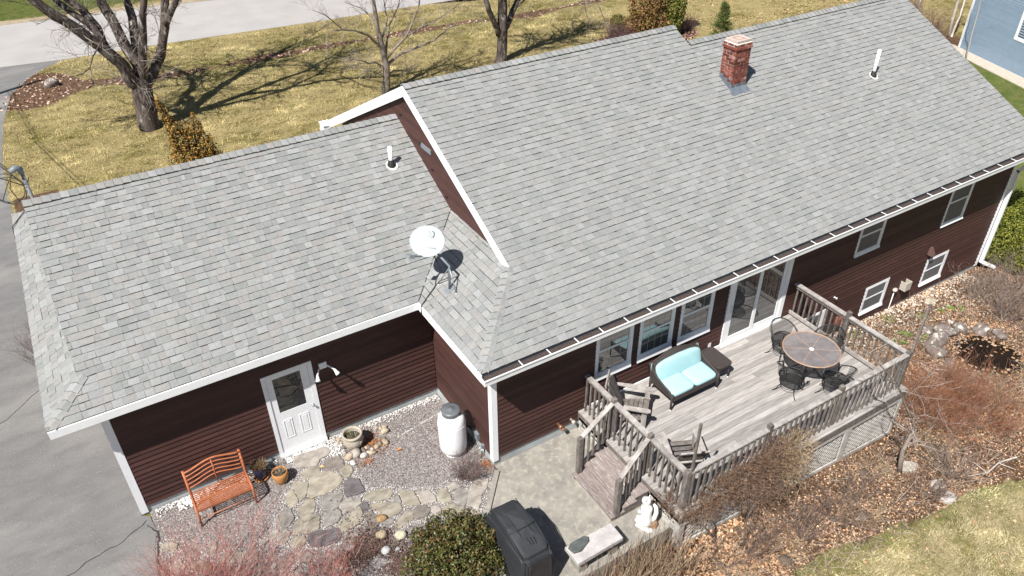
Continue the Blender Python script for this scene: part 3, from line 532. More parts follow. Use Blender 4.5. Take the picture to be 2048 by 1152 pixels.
# gutter along the main eave
g_y = -OV+.010
b = MB()
b.box(-OV-.03, LR+.02, g_y-.16, g_y-.002, 2.835, 2.85)
b.box(-OV-.03, LR+.02, g_y-.172, g_y-.1605, 2.835, 2.965)
b.box(-OV-.03, LR+.02, g_y-.186, g_y-.1725, 2.945, 2.97)
b.box(-OV-.032, -OV-.022, g_y-.16, g_y, 2.8505, 2.955); b.box(LR+.012, LR+.022, g_y-.16, g_y, 2.8505, 2.955)
gut = b.build('gutter', m_white, house)
b = MB(); b.box(-OV-.02, LR+.01, g_y-.159, g_y-.003, 2.852, 2.905); b.build('debris', m_debris, gut)
b = MB(); b.box(-.009, .009, -.168, 0, 0, .012); hm = b.mesh('hanger', m_white)
x = .35
while x < 17.1:
    place('hanger', hm, gut, (x, g_y+.0, 2.957)); x += .585+random.uniform(-.03, .03)
# downspout at the far corner
b = MB(); b.box(LX+.03, LX+.10, -.14, -.04, -.98, 2.1); b.beam((LX+.065, -.09, 2.05), (LX+.065, -.5, 2.84), .07, .09); b.beam((LX+.065, -.09, -.95), (LX+.42, -.36, -1.14), .07, .09, (0, 0, 1))
b.build('downspout', m_trim, house)
# ---- roofs
def clip(P, a, b, c):   # keep a*x+b*y<=c
    out = []; n = len(P)
    for i in range(n):
        p, q = P[i], P[(i+1) % n]; dp = a*p[0]+b*p[1]-c; dq = a*q[0]+b*q[1]-c
        if dp <= 0: out.append(p)
        if (dp < 0 < dq) or (dq < 0 < dp):
            t = dp/(dp-dq); out.append((p[0]+t*(q[0]-p[0]), p[1]+t*(q[1]-p[1])))
    return out
def clip_poly(P, C):    # C convex, ccw
    for (ax, ay), (bx, by) in zip(C, C[1:]+C[:1]):
        if len(P) < 3: return []
        a, b = by-ay, -(bx-ax); P = clip(P, a, b, a*ax+b*ay)
    return P
roof_main_ref = [None]
SHINGLES = []          # (distance to camera, faces)
PAL = [(.300, .304, .298), (.318, .320, .312), (.282, .291, .280), (.325, .315, .300), (.298, .299, .298), (.338, .343, .340), (.260, .272, .262), (.312, .302, .290), (.345, .349, .345), (.272, .273, .272)]
def shingle_plane(pieces, O, U, Vv, Nn, lenv, u0, u1, expo=.1465, tab=(.08, .27), roof=None):
    """pieces: convex outlines in (u,v) metres on the slope"""
    O, U, Vv, Nn = map(Vector, (O, U, Vv, Nn)); rows = int(lenv/expo)+1
    for r in range(rows):
        v0 = r*expo; u = u0-random.uniform(0, .3); thick = random.random() < .5
        while u < u1:
            w = random.uniform(*tab); thick = not thick if random.random() < .86 else thick
            g = .0006 if random.random() < .75 else .003
            vt = expo-(.0032 if random.random() < .5 else .0110)*random.uniform(.8, 1.25); rect = [(u+g, v0), (u+w-g*.5, v0), (u+w-g*.5, v0+vt), (u+g, v0+vt)]
            k = random.choice(PAL); f = random.uniform(.965, 1.035)*(.97 if not thick else 1.0); s_ = .62 if roof is roof_main_ref[0] else .85
            col = tuple((m_+(c_-m_)*s_)*f for c_, m_ in zip(k, (.306, .311, .305)))
            col = tuple(c_*.87 for c_ in col); h = .017 if thick else .008; h += random.uniform(-.001, .0015)
            for C in pieces:
                P = clip_poly(rect, C)
                if len(P) < 3: continue
                top = [O+U*a+Vv*c+Nn*(h*(1-.72*(c-v0)/expo)+.002) for a, c in P]; bot = [O+U*a+Vv*c-Nn*.004 for a, c in P]
                d = (sum((Vector(t) for t in top), Vector())/len(top)-CAM).length
                ar = abs(sum(P[i][0]*P[(i+1) % len(P)][1]-P[(i+1) % len(P)][0]*P[i][1] for i in range(len(P))))/2
                SHINGLES.append((d if ar > .018 else 99, top, bot, col, roof))
            u += w
SL = math.sqrt(1.25)
def conv(l): # plan (x, y-run) to slope (u, v)
    return [(x, y*SL) for x, y in l]
def roofslab(name, poly, zf, t=.06):
    b = MB(); b.prism(poly, lambda x, y: zf(x, y)-t, lambda x, y: zf(x, y)-.002); return b.build(name, m_felt, house)
mainP = [(-OV, -OV), (LR, -OV), (LR, Y5), (X4, Y5), (X4, YR), (XK, YR), (XK, YK)]
roof_main = roofslab('roof', [(-OV, -OV), (LR, -OV), (LR, YK), (XK, YK)], lambda x, y: fz(y))
for P in ([(XK, YK+.0005), (LR, YK+.0005), (LR, Y5), (XK, Y5)], [(XK, Y5+.0005), (X4, Y5+.0005), (X4, YR), (XK, YR)]):
    b = MB(); b.prism(P, lambda x, y: fz(y)-.06, lambda x, y: fz(y)-.002); b.build('roof_deck', m_felt, roof_main)
S45 = lambda P: [(x+OV, (y+OV)*SL) for x, y in P]
roof_main_ref[0] = roof_main
pcs = [S45([(-OV, -OV), (LR, -OV), (LR, YK), (XK, YK)]), S45([(XK, YK), (LR, YK), (LR, Y5), (XK, Y5)]), S45([(XK, Y5), (X4, Y5), (X4, YR), (XK, YR)])]
shingle_plane(pcs, (-OV, -OV, ZE), (1, 0, 0), (0, 1/SL, .5/SL), (0, -.5/SL, 1/SL), (YR+OV)*SL, 0, LR+OV, roof=roof_main)
# garage front slope
yv = GD-OV+(skz(XW)-ZE)*2
roof_gar = roofslab('roof', [(-GW-OG, GD-OV), (-OV, GD-OV), (XW, yv), (XW, YG), (XKG, YG), (XKG, YKG)], lambda x, y: gz(y))
T = lambda P: [(x+GW+OG, (y-GD+OV)*SL) for x, y in P]
xv2 = -OV+(YKG-GD+OV)
pcs = [T([(-GW-OG, GD-OV), (-OV, GD-OV), (xv2, YKG), (XKG, YKG)]), T([(XKG, YKG), (xv2, YKG), (XW, yv), (XW, YG), (XKG, YG)])]
shingle_plane(pcs, (-GW-OG, GD-OV, ZE), (1, 0, 0), (0, 1/SL, .5/SL), (0, -.5/SL, 1/SL), (YG-GD+OV)*SL, 0, XW+GW+OG, roof=roof_gar)
# small skirt roof on the main house's left side, facing left
sk = [(-OV, GD-OV), (-OV, -OV), (XW, XW+.0), (XW, yv)]
roof_sk = roofslab('roof', [(-OV, -OV), (XW, XW+.02), (XW, yv), (-OV, GD-OV)], lambda x, y: skz(x)-.001)
K = lambda P: [(GD-OV-y, (x+OV)*SL) for x, y in P]
pcs = [K([(-OV, GD-OV), (-OV, -OV), (XW, XW+.02), (XW, yv)])]
shingle_plane(pcs, (-OV, GD-OV, ZE), (0, -1, 0), (1/SL, 0, .5/SL), (-.5/SL, 0, 1/SL), (XW+OV)*SL, -2.2, 3.2, roof=roof_sk)
# skirt on the garage's left end
yb2 = 2*YG-(GD-OV)
roof_gsk = roofslab('roof', [(-GW-OG, GD-OV), (-GW, GD-OV+OG), (-GW, yb2-OG), (-GW-OG, yb2)], lambda x, y: gskz(x)-.001)
K2 = lambda P: [(yb2-y, (x+GW+OG)*SL) for x, y in P]
pcs = [K2([(-GW-OG, yb2), (-GW-OG, GD-OV), (-GW, GD-OV+OG), (-GW, yb2-OG)])]
shingle_plane(pcs, (-GW-OG, yb2, ZE), (0, -1, 0), (1/SL, 0, .5/SL), (-.5/SL, 0, 1/SL), OG*SL, 0, yb2-GD+OV, roof=roof_gsk)
# far slopes, seen only as outlines
for P, zf in (([(XK, YR), (X4, YR), (X4, 11.45), (XK, 11.45)], lambda x, y: fz(YR)-.5*(y-YR)), ([(X4, Y5), (LR, Y5), (LR, 10.4), (X4, 10.4)], lambda x, y: fz(Y5)-.5*(y-Y5)),
              ([(XKG, YG), (XW, YG), (XW, yb2), (XKG, yb2)], lambda x, y: gz(YG)-.5*(y-YG))):
    b = MB(); b.cur = (.31, .31, .30); b.prism(P, lambda x, y: zf(x, y)-.06, zf); b.build('far_slope', m_shingle, roof_main if P[0][0] > 0 else roof_gar)
SHINGLES.sort(key=lambda s: s[0])
def add_sh(b, s):
    b.cur = s[3]; n = len(s[1]); t = b.pts(s[1]); o = b.pts(s[2])
    b.f.append(tuple(range(t, t+n)))
    for i in range(n): b.f.append((o+i, o+(i+1) % n, t+(i+1) % n, t+i))
for s in SHINGLES[:300]:
    b = MB(); add_sh(b, s); c = sum((Vector(p) for p in s[2]), Vector())/len(s[2])
    place('shingle', b.mesh('shingle', m_shingle, off=c), s[4], c)
for rf in (roof_main, roof_gar, roof_sk, roof_gsk):
    b = MB()
    for s in SHINGLES[300:]:
        if s[4] is rf: add_sh(b, s)
    b.build('shingles', m_shingle, rf, kind='stuff')
# ridge and hip caps
def caps(parent, p0, p1, wa, wb, la=.135, step=.158, lift=.045, strip=True):
    """p0->p1 along the ridge; wa, wb: down-slope unit vectors of the two wings"""
    p0, p1, wa, wb = map(Vector, (p0, p1, wa, wb)); d = (p1-p0); n = int(d.length/step); d.normalize(); st = (p1-p0).length/n
    up = Vector((0, 0, 1))
    if strip:
        b = MB()
        for w in (wa, wb):
            o = up*.004; q = [p0+o, p1+o, p1+w*la*.93+o, p0+w*la*.93+o]; b.hexa(q+[v+up*(lift-.008) for v in q])
        b.build('ridge_vent', m_felt, parent)
    for i in range(n):
        a = p0+d*(i*st); e = p0+d*((i+1)*st-.005); h0 = lift+.026+random.uniform(-.003, .003); h1 = lift+.008
        b = MB(); k = random.choice(PAL); f = random.uniform(.93, 1.07); b.cur = tuple(c*f*.93 for c in k)
        l2 = la*random.uniform(.97, 1.03)
        A = [a+wa*l2+up*(h0-.012), a+wa*.03+up*h0, a+wb*.03+up*h0, a+wb*l2+up*(h0-.012)]; E = [e+wa*l2+up*(h1-.012), e+wa*.03+up*h1, e+wb*.03+up*h1, e+wb*l2+up*(h1-.012)]
        D = [v-up*.015 for v in A]; G = [v-up*.009 for v in E]
        ia, ie, idd, ig = b.pts(A), b.pts(E), b.pts(D), b.pts(G)
        for j in range(3): b.f.append((ia+j, ia+j+1, ie+j+1, ie+j)); b.f.append((idd+j+1, idd+j, ia+j, ia+j+1)[::-1])
        b.f.append((ia, ie, ig, idd)); b.f.append((ie+3, ia+3, idd+3, ig+3)); b.f.append((ie, ie+1, ig+1, ig)); b.f.append((ie+1, ie+2, ig+2, ig+1)); b.f.append((ie+2, ie+3, ig+3, ig+2))
        c = (a+e)/2; place('ridge_cap', b.mesh('ridge_cap', m_shingle, off=c), parent, c)
fr = Vector((0, -1, -.5)).normalized(); bk = Vector((0, 1, -.5)).normalized(); lf = Vector((-1, 0, -.5)).normalized()
caps(roof_main, (XK, YR, fz(YR)), (X4, YR, fz(YR)), fr, bk)
caps(roof_main, (X4+.02, Y5, fz(Y5)), (LR, Y5, fz(Y5)), fr, bk)
caps(roof_gar, (XKG, YG, gz(YG)), (XW-.02, YG, gz(YG)), fr, bk)
hw = Vector((-1, 1, 0)).normalized(); hw2 = Vector((1, -1, 0)).normalized()
def hipw(v): return v.normalized()
caps(roof_main, (-OV+.05, -OV+.05, ZE+.025), (XK+.02, YK+.02, fz(YK)), hipw(Vector((-1, 1, -.5))), hipw(Vector((1, -1, -.5))), .125, .15, .014, False)
caps(roof_gar, (-GW-OG+.05, GD-OV+.05, ZE+.025), (-GW-.02, GD-OV+OG-.02, gz(GD-OV+OG)), hipw(Vector((-1, 1, -.5))), hipw(Vector((1, -1, -.5))), .125, .15, .012, False)
# valley line
b = MB(); b.beam((-OV, GD-OV, ZE+.012), (XW, yv, skz(XW)+.012), .02, .01); b.build('valley_flashing', m_felt, roof_gar)
# rake boards: main gable facing left, white; far edge thin
def rake(y0, z0, y1, z1, x, h, nm='rake_board', dx=.03):
    b = MB(); q = [(x-dx, y0, z0-h), (x, y0, z0-h), (x, y1, z1-h), (x-dx, y1, z1-h), (x-dx, y0, z0), (x, y0, z0), (x, y1, z1), (x-dx, y1, z1)]
    b.hexa([q[i] for i in (0, 3, 2, 1, 4, 7, 6, 5)]); return b.build(nm, m_trim, house)
rake(YK-.02, fz(YK-.02)+.004, YR, fz(YR)+.012, XK, .20); rake(YR+.001, fz(YR)+.012, 11.4, fz(YR)-.5*(11.4-YR)+.01, XK, .24)
b = MB(); b.box(XK-.20, XK+.05, 11.10, 11.45, 2.80, 3.05); b.box(XK-.22, XK+.06, 11.08, 11.47, 3.052, 3.075); b.build('eave_return', m_trim, house)
b = MB(); b.prism([(YK, fz(YK)-.07), (YR, fz(YR)-.07), (YR, fz(YR)-.10), (YK, fz(YK)-.10)], XK+.001, XW-.001); b.v = [(p[2], p[0], p[1]) for p in b.v]; b.build('rake_soffit', m_trim, house)
rake(-OV, fz(-OV)-.02, Y5, fz(Y5)-.02, LR-.002, .16); rake(Y5, fz(Y5)-.02, YR, fz(YR)-.02, X4-.002, .12)
rake(GD-OV+OG, gz(GD-OV+OG)-.02, YG, gz(YG)-.02, XKG+.035, .15)
# ---- windows
m_muntin = mat('grille_between_glass', (.36, .37, .37), None, 4, .5)
def window(x0, x1, z0, z1, y=0.0, grid=(0, 0), apron=.13, glassm=None, casing=.055, insect=False):
    w = MB(); dz = .0
    w.box(x0, x0+casing, y-.03, y, z0+apron, z1); w.box(x1-casing*1.5, x1, y-.03, y, z0+apron, z1); w.box(x0+casing, x1-casing*1.5, y-.03, y, z1-.05, z1)
    w.hexa([(x0, y-.06, z0), (x1, y-.06, z0), (x1, y, z0), (x0, y, z0), (x0, y-.035, z0+apron), (x1, y-.035, z0+apron), (x1, y, z0+apron+.003), (x0, y, z0+apron+.003)])
    o = w.build('window', m_trim, house)
    a0, a1 = x0+casing, x1-casing*1.5; b0, b1 = z0+apron, z1-.05; mid = (b0+b1)/2+.02
    s = MB(); t = .032
    for (l0, l1, yy) in ((b0, mid, y-.012), (mid-.002, b1, y-.022)):
        s.box(a0, a0+t, yy-.012, yy+.006, l0, l1); s.box(a1-t, a1, yy-.012, yy+.006, l0, l1); s.box(a0+t, a1-t, yy-.012, yy+.006, l0, l0+t); s.box(a0+t, a1-t, yy-.012, yy+.006, l1-t, l1)
    s.build('sash', m_white, o)
    for (l0, l1, yy) in ((b0, mid, y-.010), (mid, b1, y-.020)):
        p = MB(); p.box(a0+t-.004, a1-t+.004, yy-.003, yy+.001, l0+t-.004, l1-t+.004); p.build('pane', (m_screen if insect else m_glass), o)
        for i in range(1, grid[0]):
            q = MB(); xx = a0+t+(a1-a0-2*t)*i/grid[0]; q.box(xx-.004, xx+.004, yy-.0042, yy-.0032, l0+t, l1-t); q.build('muntin', m_muntin, o)
        for i in range(1, grid[1]):
            q = MB(); zz = l0+t+(l1-l0-2*t)*i/grid[1]; q.box(a0+t, a1-t, yy-.0044, yy-.0033, zz-.004, zz+.004); q.build('muntin', m_muntin, o)
    return o
for x0, x1, z0, z1 in WIN: window(x0, x1, z0, z1, grid=(4, 2), apron=.15)
for x0, x1, z0, z1 in WINR: window(x0, x1, z0, z1, apron=.075, insect=True)
# patio slider
s = MB(); x0, x1, z0, z1 = SLD
s.box(x0, x0+.085, -.05, 0, z0, z1); s.box(x1-.13, x1, -.05, 0, z0, z1); s.box(x0+.085, x1-.13, -.05, 0, z1-.08, z1); s.box(x0, x1, -.10, 0, z0-.03, z0-.001); s.box(x0+.085, x1-.13, -.06, 0, z0, z0+.03)
sd = s.build('patio_door', m_trim, house)
xm = (x0+x1)/2-.03
for a0, a1, yy in ((x0+.09, xm+.05, -.030), (xm-.03, x1-.135, -.012)):
    f = MB(); f.box(a0, a0+.105, yy-.016, yy+.01, z0+.03, z1-.08); f.box(a1-.105, a1, yy-.016, yy+.01, z0+.03, z1-.08); f.box(a0+.105, a1-.105, yy-.016, yy+.01, z0+.03, z0+.18); f.box(a0+.105, a1-.105, yy-.016, yy+.01, z1-.18, z1-.08)
    f.build('sliding_panel', m_trim, sd)
    p = MB(); p.box(a0+.10, a1-.10, yy-.004, yy, z0+.175, z1-.175); p.build('pane', m_glass, sd)
h = MB(); h.tube([(x0+.13, -.075, 1.45), (x0+.13, -.075, 1.62)], .012, 8); h.box(x0+.12, x0+.14, -.075, -.045, 1.45, 1.47); h.box(x0+.12, x0+.14, -.075, -.045, 1.60, 1.62); h.build('handle', m_white, sd)
# garage side door
x0, x1, z0, z1 = DOOR
d = MB(); d.box(x0, x0+.075, GD-.035, GD, z0, z1); d.box(x1-.085, x1, GD-.035, GD, z0, z1); d.box(x0+.075, x1-.085, GD-.035, GD, z1-.075, z1); d.box(x0+.02, x1, GD-.08, GD, z0-.005, z0+.06)
door = d.build('door', m_trim, house)
lf_ = MB(); yy = GD-.008; a0, a1, b0, b1 = x0+.08, x1-.09, z0+.065, z1-.08
gx0, gx1, gz0, gz1 = x0+.205, x1-.245, 1.18, 2.06
lf_.box(a0, gx0, yy-.012, yy+.004, b0, b1); lf_.box(gx1, a1, yy-.012, yy+.004, b0, b1); lf_.box(gx0, gx1, yy-.012, yy+.004, gz1, b1); lf_.box(gx0, gx1, yy-.012, yy+.004, b0, gz0)
lf_.build('door_leaf', m_trim, door)
p = MB(); p.box(gx0, gx1, yy-.006, yy, gz0, gz1); p.build('pane', m_doorglass, door)
for c0, c1 in ((x0+.22, x0+.40), (x0+.55, x0+.75)):
    p = MB(); z0p, z1p = .46, .96
    for q in ((c0, c1, z0p, z0p+.018), (c0, c1, z1p-.018, z1p), (c0, c0+.018, z0p+.018, z1p-.018), (c1-.018, c1, z0p+.018, z1p-.018)): p.box(q[0], q[1], yy-.020, yy-.0125, q[2], q[3])
    p.box(c0+.045, c1-.045, yy-.019, yy-.0125, z0p+.045, z1p-.045); p.build('door_panel', m_trim, door)
k = MB(); k.lathe([(.03, 0), (.03, .008), (.012, .012), (.012, .03), (.026, .04), (.028, .052), (.018, .062), (0, .065)], 14); k.v = [(x0+.865+p[0], yy-.013-p[2], 1.09+p[1]) for p in k.v]; k.build('knob', m_gal, door, True)
# ---- chimney
ch = MB(); cx0, cx1, cy0, cy1 = 8.885, 9.375, 3.47, 3.90; zt = 6.13
ch.box(cx0+.008, cx1-.008, cy0+.008, cy1-.008, 4.7, zt); chim = ch.build('chimney', m_mortar, house)
def bricks(x0, x1, y0, y1, z, off, h=.056, L_=.195, g=.016):
    for (ax, s0, s1, fixed, sg) in (('x', x0, x1, y0, 1), ('x', x0, x1, y1, -1), ('y', y0, y1, x0, 1), ('y', y0, y1, x1, -1)):
        u = s0 - off
        while u < s1-.02:
            a, e = max(u, s0), min(u+L_, s1)
            if e-a > .03:
                b = MB(); t = random.uniform(-.002, .003)
                if ax == 'x': b.box(a, e, *(sorted((fixed-t*sg, fixed+.04*sg))), z, z+h)
                else: b.box(*(sorted((fixed-t*sg-.0005*sg, fixed+.04*sg))), a+.001, e-.001, z+.0005, z+h-.0005)
                c = Vector(((a+e)/2, fixed, z) if ax == 'x' else (fixed, (a+e)/2, z)); place('brick', b.mesh('brick', m_brick, off=c), chim, c)
            u += L_+g
z = 4.92; r = 0
while z < zt-.21: bricks(cx0, cx1, cy0, cy1, z, 0 if r % 2 else .105); z += .0715; r += 1
bricks(cx0-.025, cx1+.025, cy0-.025, cy1+.025, z, .05); z += .0715; bricks(cx0-.008, cx1+.008, cy0-.008, cy1+.008, z, .1); z += .064
b = MB(); b.prism([(cx0-.004, cy0-.004), (cx1+.004, cy0-.004), (cx1+.004, cy1+.004), (cx0-.004, cy1+.004)], z-.075, z+.012, inset=.02); b.build('crown', m_crown, chim)
b = MB(); mx, my = (cx0+cx1)/2, (cy0+cy1)/2
for q in ((-.11, .11, -.11, -.085), (-.11, .11, .085, .11), (-.11, -.085, -.085, .085), (.085, .11, -.085, .085)): b.box(mx+q[0], mx+q[1], my+q[2], my+q[3], z, z+.075)
b.box(mx-.084, mx+.084, my-.084, my+.084, z, z+.02); b.build('flue', m_flue, chim)
b = MB(); b.box(cx0-.006, cx1+.006, cy0-.008, cy0+.02, fz(cy0)-.05, fz(cy0)+.13)
b.hexa([(cx0-.08, cy0-.17, fz(cy0-.17)+.012), (cx1+.08, cy0-.17, fz(cy0-.17)+.012), (cx1+.03, cy0-.006, fz(cy0)+.012), (cx0-.03, cy0-.006, fz(cy0)+.012), (cx0-.08, cy0-.17, fz(cy0-.17)+.02), (cx1+.08, cy0-.17, fz(cy0-.17)+.02), (cx1+.006, cy0-.009, fz(cy0)+.06), (cx0-.006, cy0-.009, fz(cy0)+.06)])
for i in range(3):
    y0, y1 = cy0+i*.145, cy0+(i+1)*.145
    for xx in (cx0-.007, cx1-.013): b.box(xx, xx+.02, y0+.001, min(y1, cy1), fz(y0)-.05, fz(y1)+.11)
b.build('flashing', m_lead, chim)
# ---- vent pipes
for (px, py, hgt, rr) in ((.493, 5.071, .44, .047), (13.479, 2.79, .70, .045)):
    zz = fz(py) if px > 1 else gz(py)
    b = MB(); b.lathe([(rr, -.1), (rr, hgt), (rr*.8, hgt), (rr*.8, hgt-.05)], 16, (px, py, zz)); vp = b.build('vent_pipe', m_trim, house, True)
    b = MB(); b.lathe([(rr*2.2, -.055), (rr*2.1, .02), (rr*1.6, .07), (rr*1.2, .13), (rr*1.08, .14)], 16, (px, py, zz)); b.build('rubber_boot', m_rubber, vp, True)
    b = MB(); b.lathe([(rr*2.75, 0), (rr*2.75, .004)], 16); b.v = [(px+p[0], py-.02+p[1], zz+.022+p[2]+.5*(p[1]-.02)) for p in b.v]; b.build('flange', m_crown, vp)
# ---- small fittings on the walls
def fitting(nm, m, boxes, smooth=False):
    b = MB()
    for q in boxes: b.box(*q)
    return b.build(nm, m, house, smooth)
fl = fitting('floodlight', m_trim, [(-2.50, -2.34, GD-.045, GD-.001, 1.91, 2.05)])
for hx, dx in ((-2.50, -.09), (-2.34, .10)):
    b = MB(); p0 = Vector((hx, GD-.05, 1.97)); p1 = Vector((hx+dx, GD-.17, 1.90)); p2 = Vector((hx+dx*1.35, GD-.27, 1.83))
    b.tube([p0, p1], .016, 8); b.tube([p1, p1+(p2-p1)*.35, p1+(p2-p1)*.9, p2], [.024, .03, .048, .046], 14); b.build('lamp_head', m_trim, fl, True)
fitting('outlet', m_white, [(5.68, 5.76, -.032, -.014, .62, .74)])
b = MB(); b.hexa([(13.82, -.16, .34), (14.0, -.16, .34), (14.0, -.012, .34), (13.82, -.012, .34), (13.86, -.05, .56), (13.96, -.05, .56), (13.96, -.012, .56), (13.86, -.012, .56)]); b.build('vent_hood', m_brownbox, house)
b = MB(); X0, X1 = 12.98, 13.22
for q in ((X0, X1, -.20, -.18, -.50, -.24), (X0, X0+.02, -.18, -.013, -.50, -.24), (X1-.02, X1, -.18, -.013, -.50, -.24), (X0+.02, X1-.02, -.18, -.013, -.50, -.48)): b.box(*q)
b.build('vent_box', m_tanbox, house)
b = MB(); b.lathe([(.0, 0), (.075, .01), (.08, .06), (.05, .10), (0, .105)], 14); b.v = [(12.72+p[0], -.07+p[1]*.8, -.46+p[2]) for p in b.v]; vp = b.build('vent_cap', m_tanbox, house, True)
b = MB(); b.tube([(12.70, -.07, -.46), (12.69, -.075, -.9), (12.66, -.08, -1.3)], .014, 8); b.build('conduit', m_trim, vp, True)
b = MB(); b.lathe([(.035, 0), (.035, .01), (.012, .02), (.012, .06), (.03, .07), (.03, .085), (0, .09)], 12); b.v = [(10.06+p[0], -.013-p[2], .35+p[1]) for p in b.v]; b.build('spigot', m_white, house, True)
for px, pz, m_ in ((1.54, .40, m_copper), (1.60, .30, m_copper), (1.87, .36, m_tanbox)):
    b = MB(); b.lathe([(.03, 0), (.03, .09), (.042, .09), (.042, .14), (.02, .15)], 12); b.v = [(px+p[0], -.013-p[2], pz+p[1]) for p in b.v]; b.build('vent_stub', m_, house, True)
fitting('utility_box', m_redbox, [(10.36, 10.60, -.16, -.013, -.66, -.42)])
ub = fitting('meter_box', m_plastic, [(-.07, -.012, .55, .78, .26, .44), (-.05, -.0125, .34, .42, .20, .30)])
b = MB(); b.tube([(-.07, .8, .44), (-.16, .86, .50), (-.16, .98, .52)], .02, 8); b.tube([(-.075, .66, .40), (-.08, .66, .30), (-.09, .62, .2), (-.07, .5, .12), (-.05, .4, .15)], .007, 6); b.tube([(-.06, .38, .25), (-.07, .36, .05), (-.12, .33, .0)], .012, 6); b.build('cable', m_rubber, ub, True)
b = MB()
for _ in range(9):
    q = Vector((-.04, .37, .2)); b.tube([q, q+Vector((random.uniform(-.08, .0), random.uniform(-.08, .06), random.uniform(-.1, .05)))], .012, 6)
b.build('valve', m_gal, ub)
# service mast behind the garage ridge, with its wires
b = MB(); b.tube([(-6.37, 8.4, 2.9), (-6.39, 8.4, 4.75)], .036, 10); mast = b.build('service_mast', m_plastic, house, True)
b = MB(); b.tube([(-6.39, 8.4, 4.73), (-6.40, 8.39, 4.84), (-6.46, 8.36, 4.90), (-6.58, 8.32, 4.86)], [.05, .068, .07, .05], 10); b.build('weatherhead', m_plastic, mast, True)
b = MB()
b.ring((-6.74, 8.35, 4.50), .33, .008, 36, 5, ((.9, -.25, 0), (0, .1, 1)), 1, 1); b.ring((-6.72, 8.33, 4.48), .30, .007, 36, 5, ((.9, -.1, 0), (0, 0, 1)), 1.05, .95)
b.tube([(-6.56, 8.32, 4.84), (-6.70, 8.3, 4.5), (-6.62, 8.3, 4.2), (-6.4, 8.4, 4.1)], .009, 5); b.tube([(-6.56, 8.32, 4.84), (-6.9, 8.3, 4.3), (-6.7, 8.3, 4.1)], .008, 5); b.tube([(-6.45, 8.35, 4.5), (-6.8, 8.4, 4.75), (-7.1, 8.6, 4.85)], .010, 5)
b.tube([(-6.56, 8.32, 4.86), (-8.3, 14.0, 4.9), (-10.5, 20.5, 6.0), (-12.6, 26.3, 8.3)], .012, 5); b.tube([(-6.40, 8.4, 4.45), (-8.2, 14.0, 4.55), (-10.4, 20.5, 5.7), (-12.6, 26.3, 8.1)], .014, 5)
b.build('service_wire', m_rubber, mast, True)
b = MB(); b.tube([(-6.4, 9.9, 4.0), (-6.75, 9.95, 3.2), (-6.95, 9.8, 3.08), (-7.07, 9.6, 3.05), (-7.1, 9.5, 2.8)], .012, 6); b.build('roof_cable', m_rubber, house, True)
b = MB(); b.box(XW-.035, XW-.012, 4.48, 4.95, 4.79, 4.90); b.build('gable_vent_plate', m_plastic, house)
for yy_, zz_ in ((5.94, 5.18), (4.96, 4.87), (4.45, 4.45), (3.84, 4.06)):
    b = MB(); b.tube([(XW-.01, yy_, zz_), (XW-.05, yy_, zz_), (XW-.055, yy_-.03, zz_+.06)], .012, 5); b.build('hook', m_metal, house)
# ---------------------------------------------------------------- satellite dish on the skirt roof
SKN = Vector((-.5, 0, 1)).normalized()
dish = thing('satellite_dish', 'white oval satellite dish on a strutted mast above the small skirt roof', 'satellite dish', (.14, 1.80, skz(.14)+.015))
dn = Vector((-.52, -.52, .68)).normalized(); dc = Vector((-.077, 2.206, 4.243))
dx = Vector((0, 0, 1)).cross(dn).normalized(); dy = dn.cross(dx)
_a = math.radians(-4); dx, dy = dx*math.cos(_a)+dy*math.sin(_a), dy*math.cos(_a)-dx*math.sin(_a)
def dp(x, y, k=0.0):      # a point of the reflector, x, y in metres from its centre
    return dc + dx*x + dy*y + dn*(.16*(x*x+y*y)/(.33*.33)*.33 - .05 + k)
b = MB(); RX, RY = .345, .30; n = 44; prev = None
for side in (0, 1):
    rows = []
    for i in range(0, 9):
        t = i/8
        rows.append(b.pts([dp(RX*t*math.cos(2*math.pi*k/n), RY*t*math.sin(2*math.pi*k/n), -.012*side) for k in range(n)]))
    for r0, r1 in zip(rows, rows[1:]):
        for k in range(n): b.f.append((r0+k, r0+(k+1) % n, r1+(k+1) % n, r1+k) if not side else (r1+k, r1+(k+1) % n, r0+(k+1) % n, r0+k))
    if side:
        for k in range(n): b.f.append((prev+k, prev+(k+1) % n, rows[-1]+(k+1) % n, rows[-1]+k))
    prev = rows[-1]
refl = b.build('reflector', m_dish, dish, True)
b = MB(); b.tube([dp(RX*math.cos(2*math.pi*k/48), RY*math.sin(2*math.pi*k/48), -.004) for k in range(49)], .008, 6, False); b.build('rim', m_dish, dish, True)
# the emblem and the two lines of print, lying on the reflector
b = MB()
def ribbon(P, w):
    for i in range(len(P)-1):
        (x0, y0), (x1, y1) = P[i], P[i+1]; L = math.hypot(x1-x0, y1-y0)+1e-6; w0, w1 = (w[i], w[i+1]) if hasattr(w, '__len__') else (w, w)
        ox, oy = -(y1-y0)/L, (x1-x0)/L
        b.poly([dp(x0-ox*w0, y0-oy*w0, .003), dp(x1-ox*w1, y1-oy*w1, .003), dp(x1+ox*w1, y1+oy*w1, .003), dp(x0+ox*w0, y0+oy*w0, .003)])
arc = lambda cx, cy, r, a0, a1, n=12: [(cx+r*math.cos(math.radians(a0+(a1-a0)*i/n)), cy+r*math.sin(math.radians(a0+(a1-a0)*i/n))) for i in range(n+1)]
ribbon(arc(.045, .155, .055, 95, -62), [.004+.009*math.sin(math.pi*i/12) for i in range(13)])
for i in range(6): ribbon([(.045+.01*i, .100+.001*i), (.108, .100+.012*i)], .006)
b.build('emblem', m_print, refl)
b = MB(); ribbon(arc(-.012, .150, .045, 200, 480, 14), .007); ribbon(arc(-.004, .150, .026, 230, 470, 10), .006); ribbon([(-.05, .082), (.07, .082)], .006)
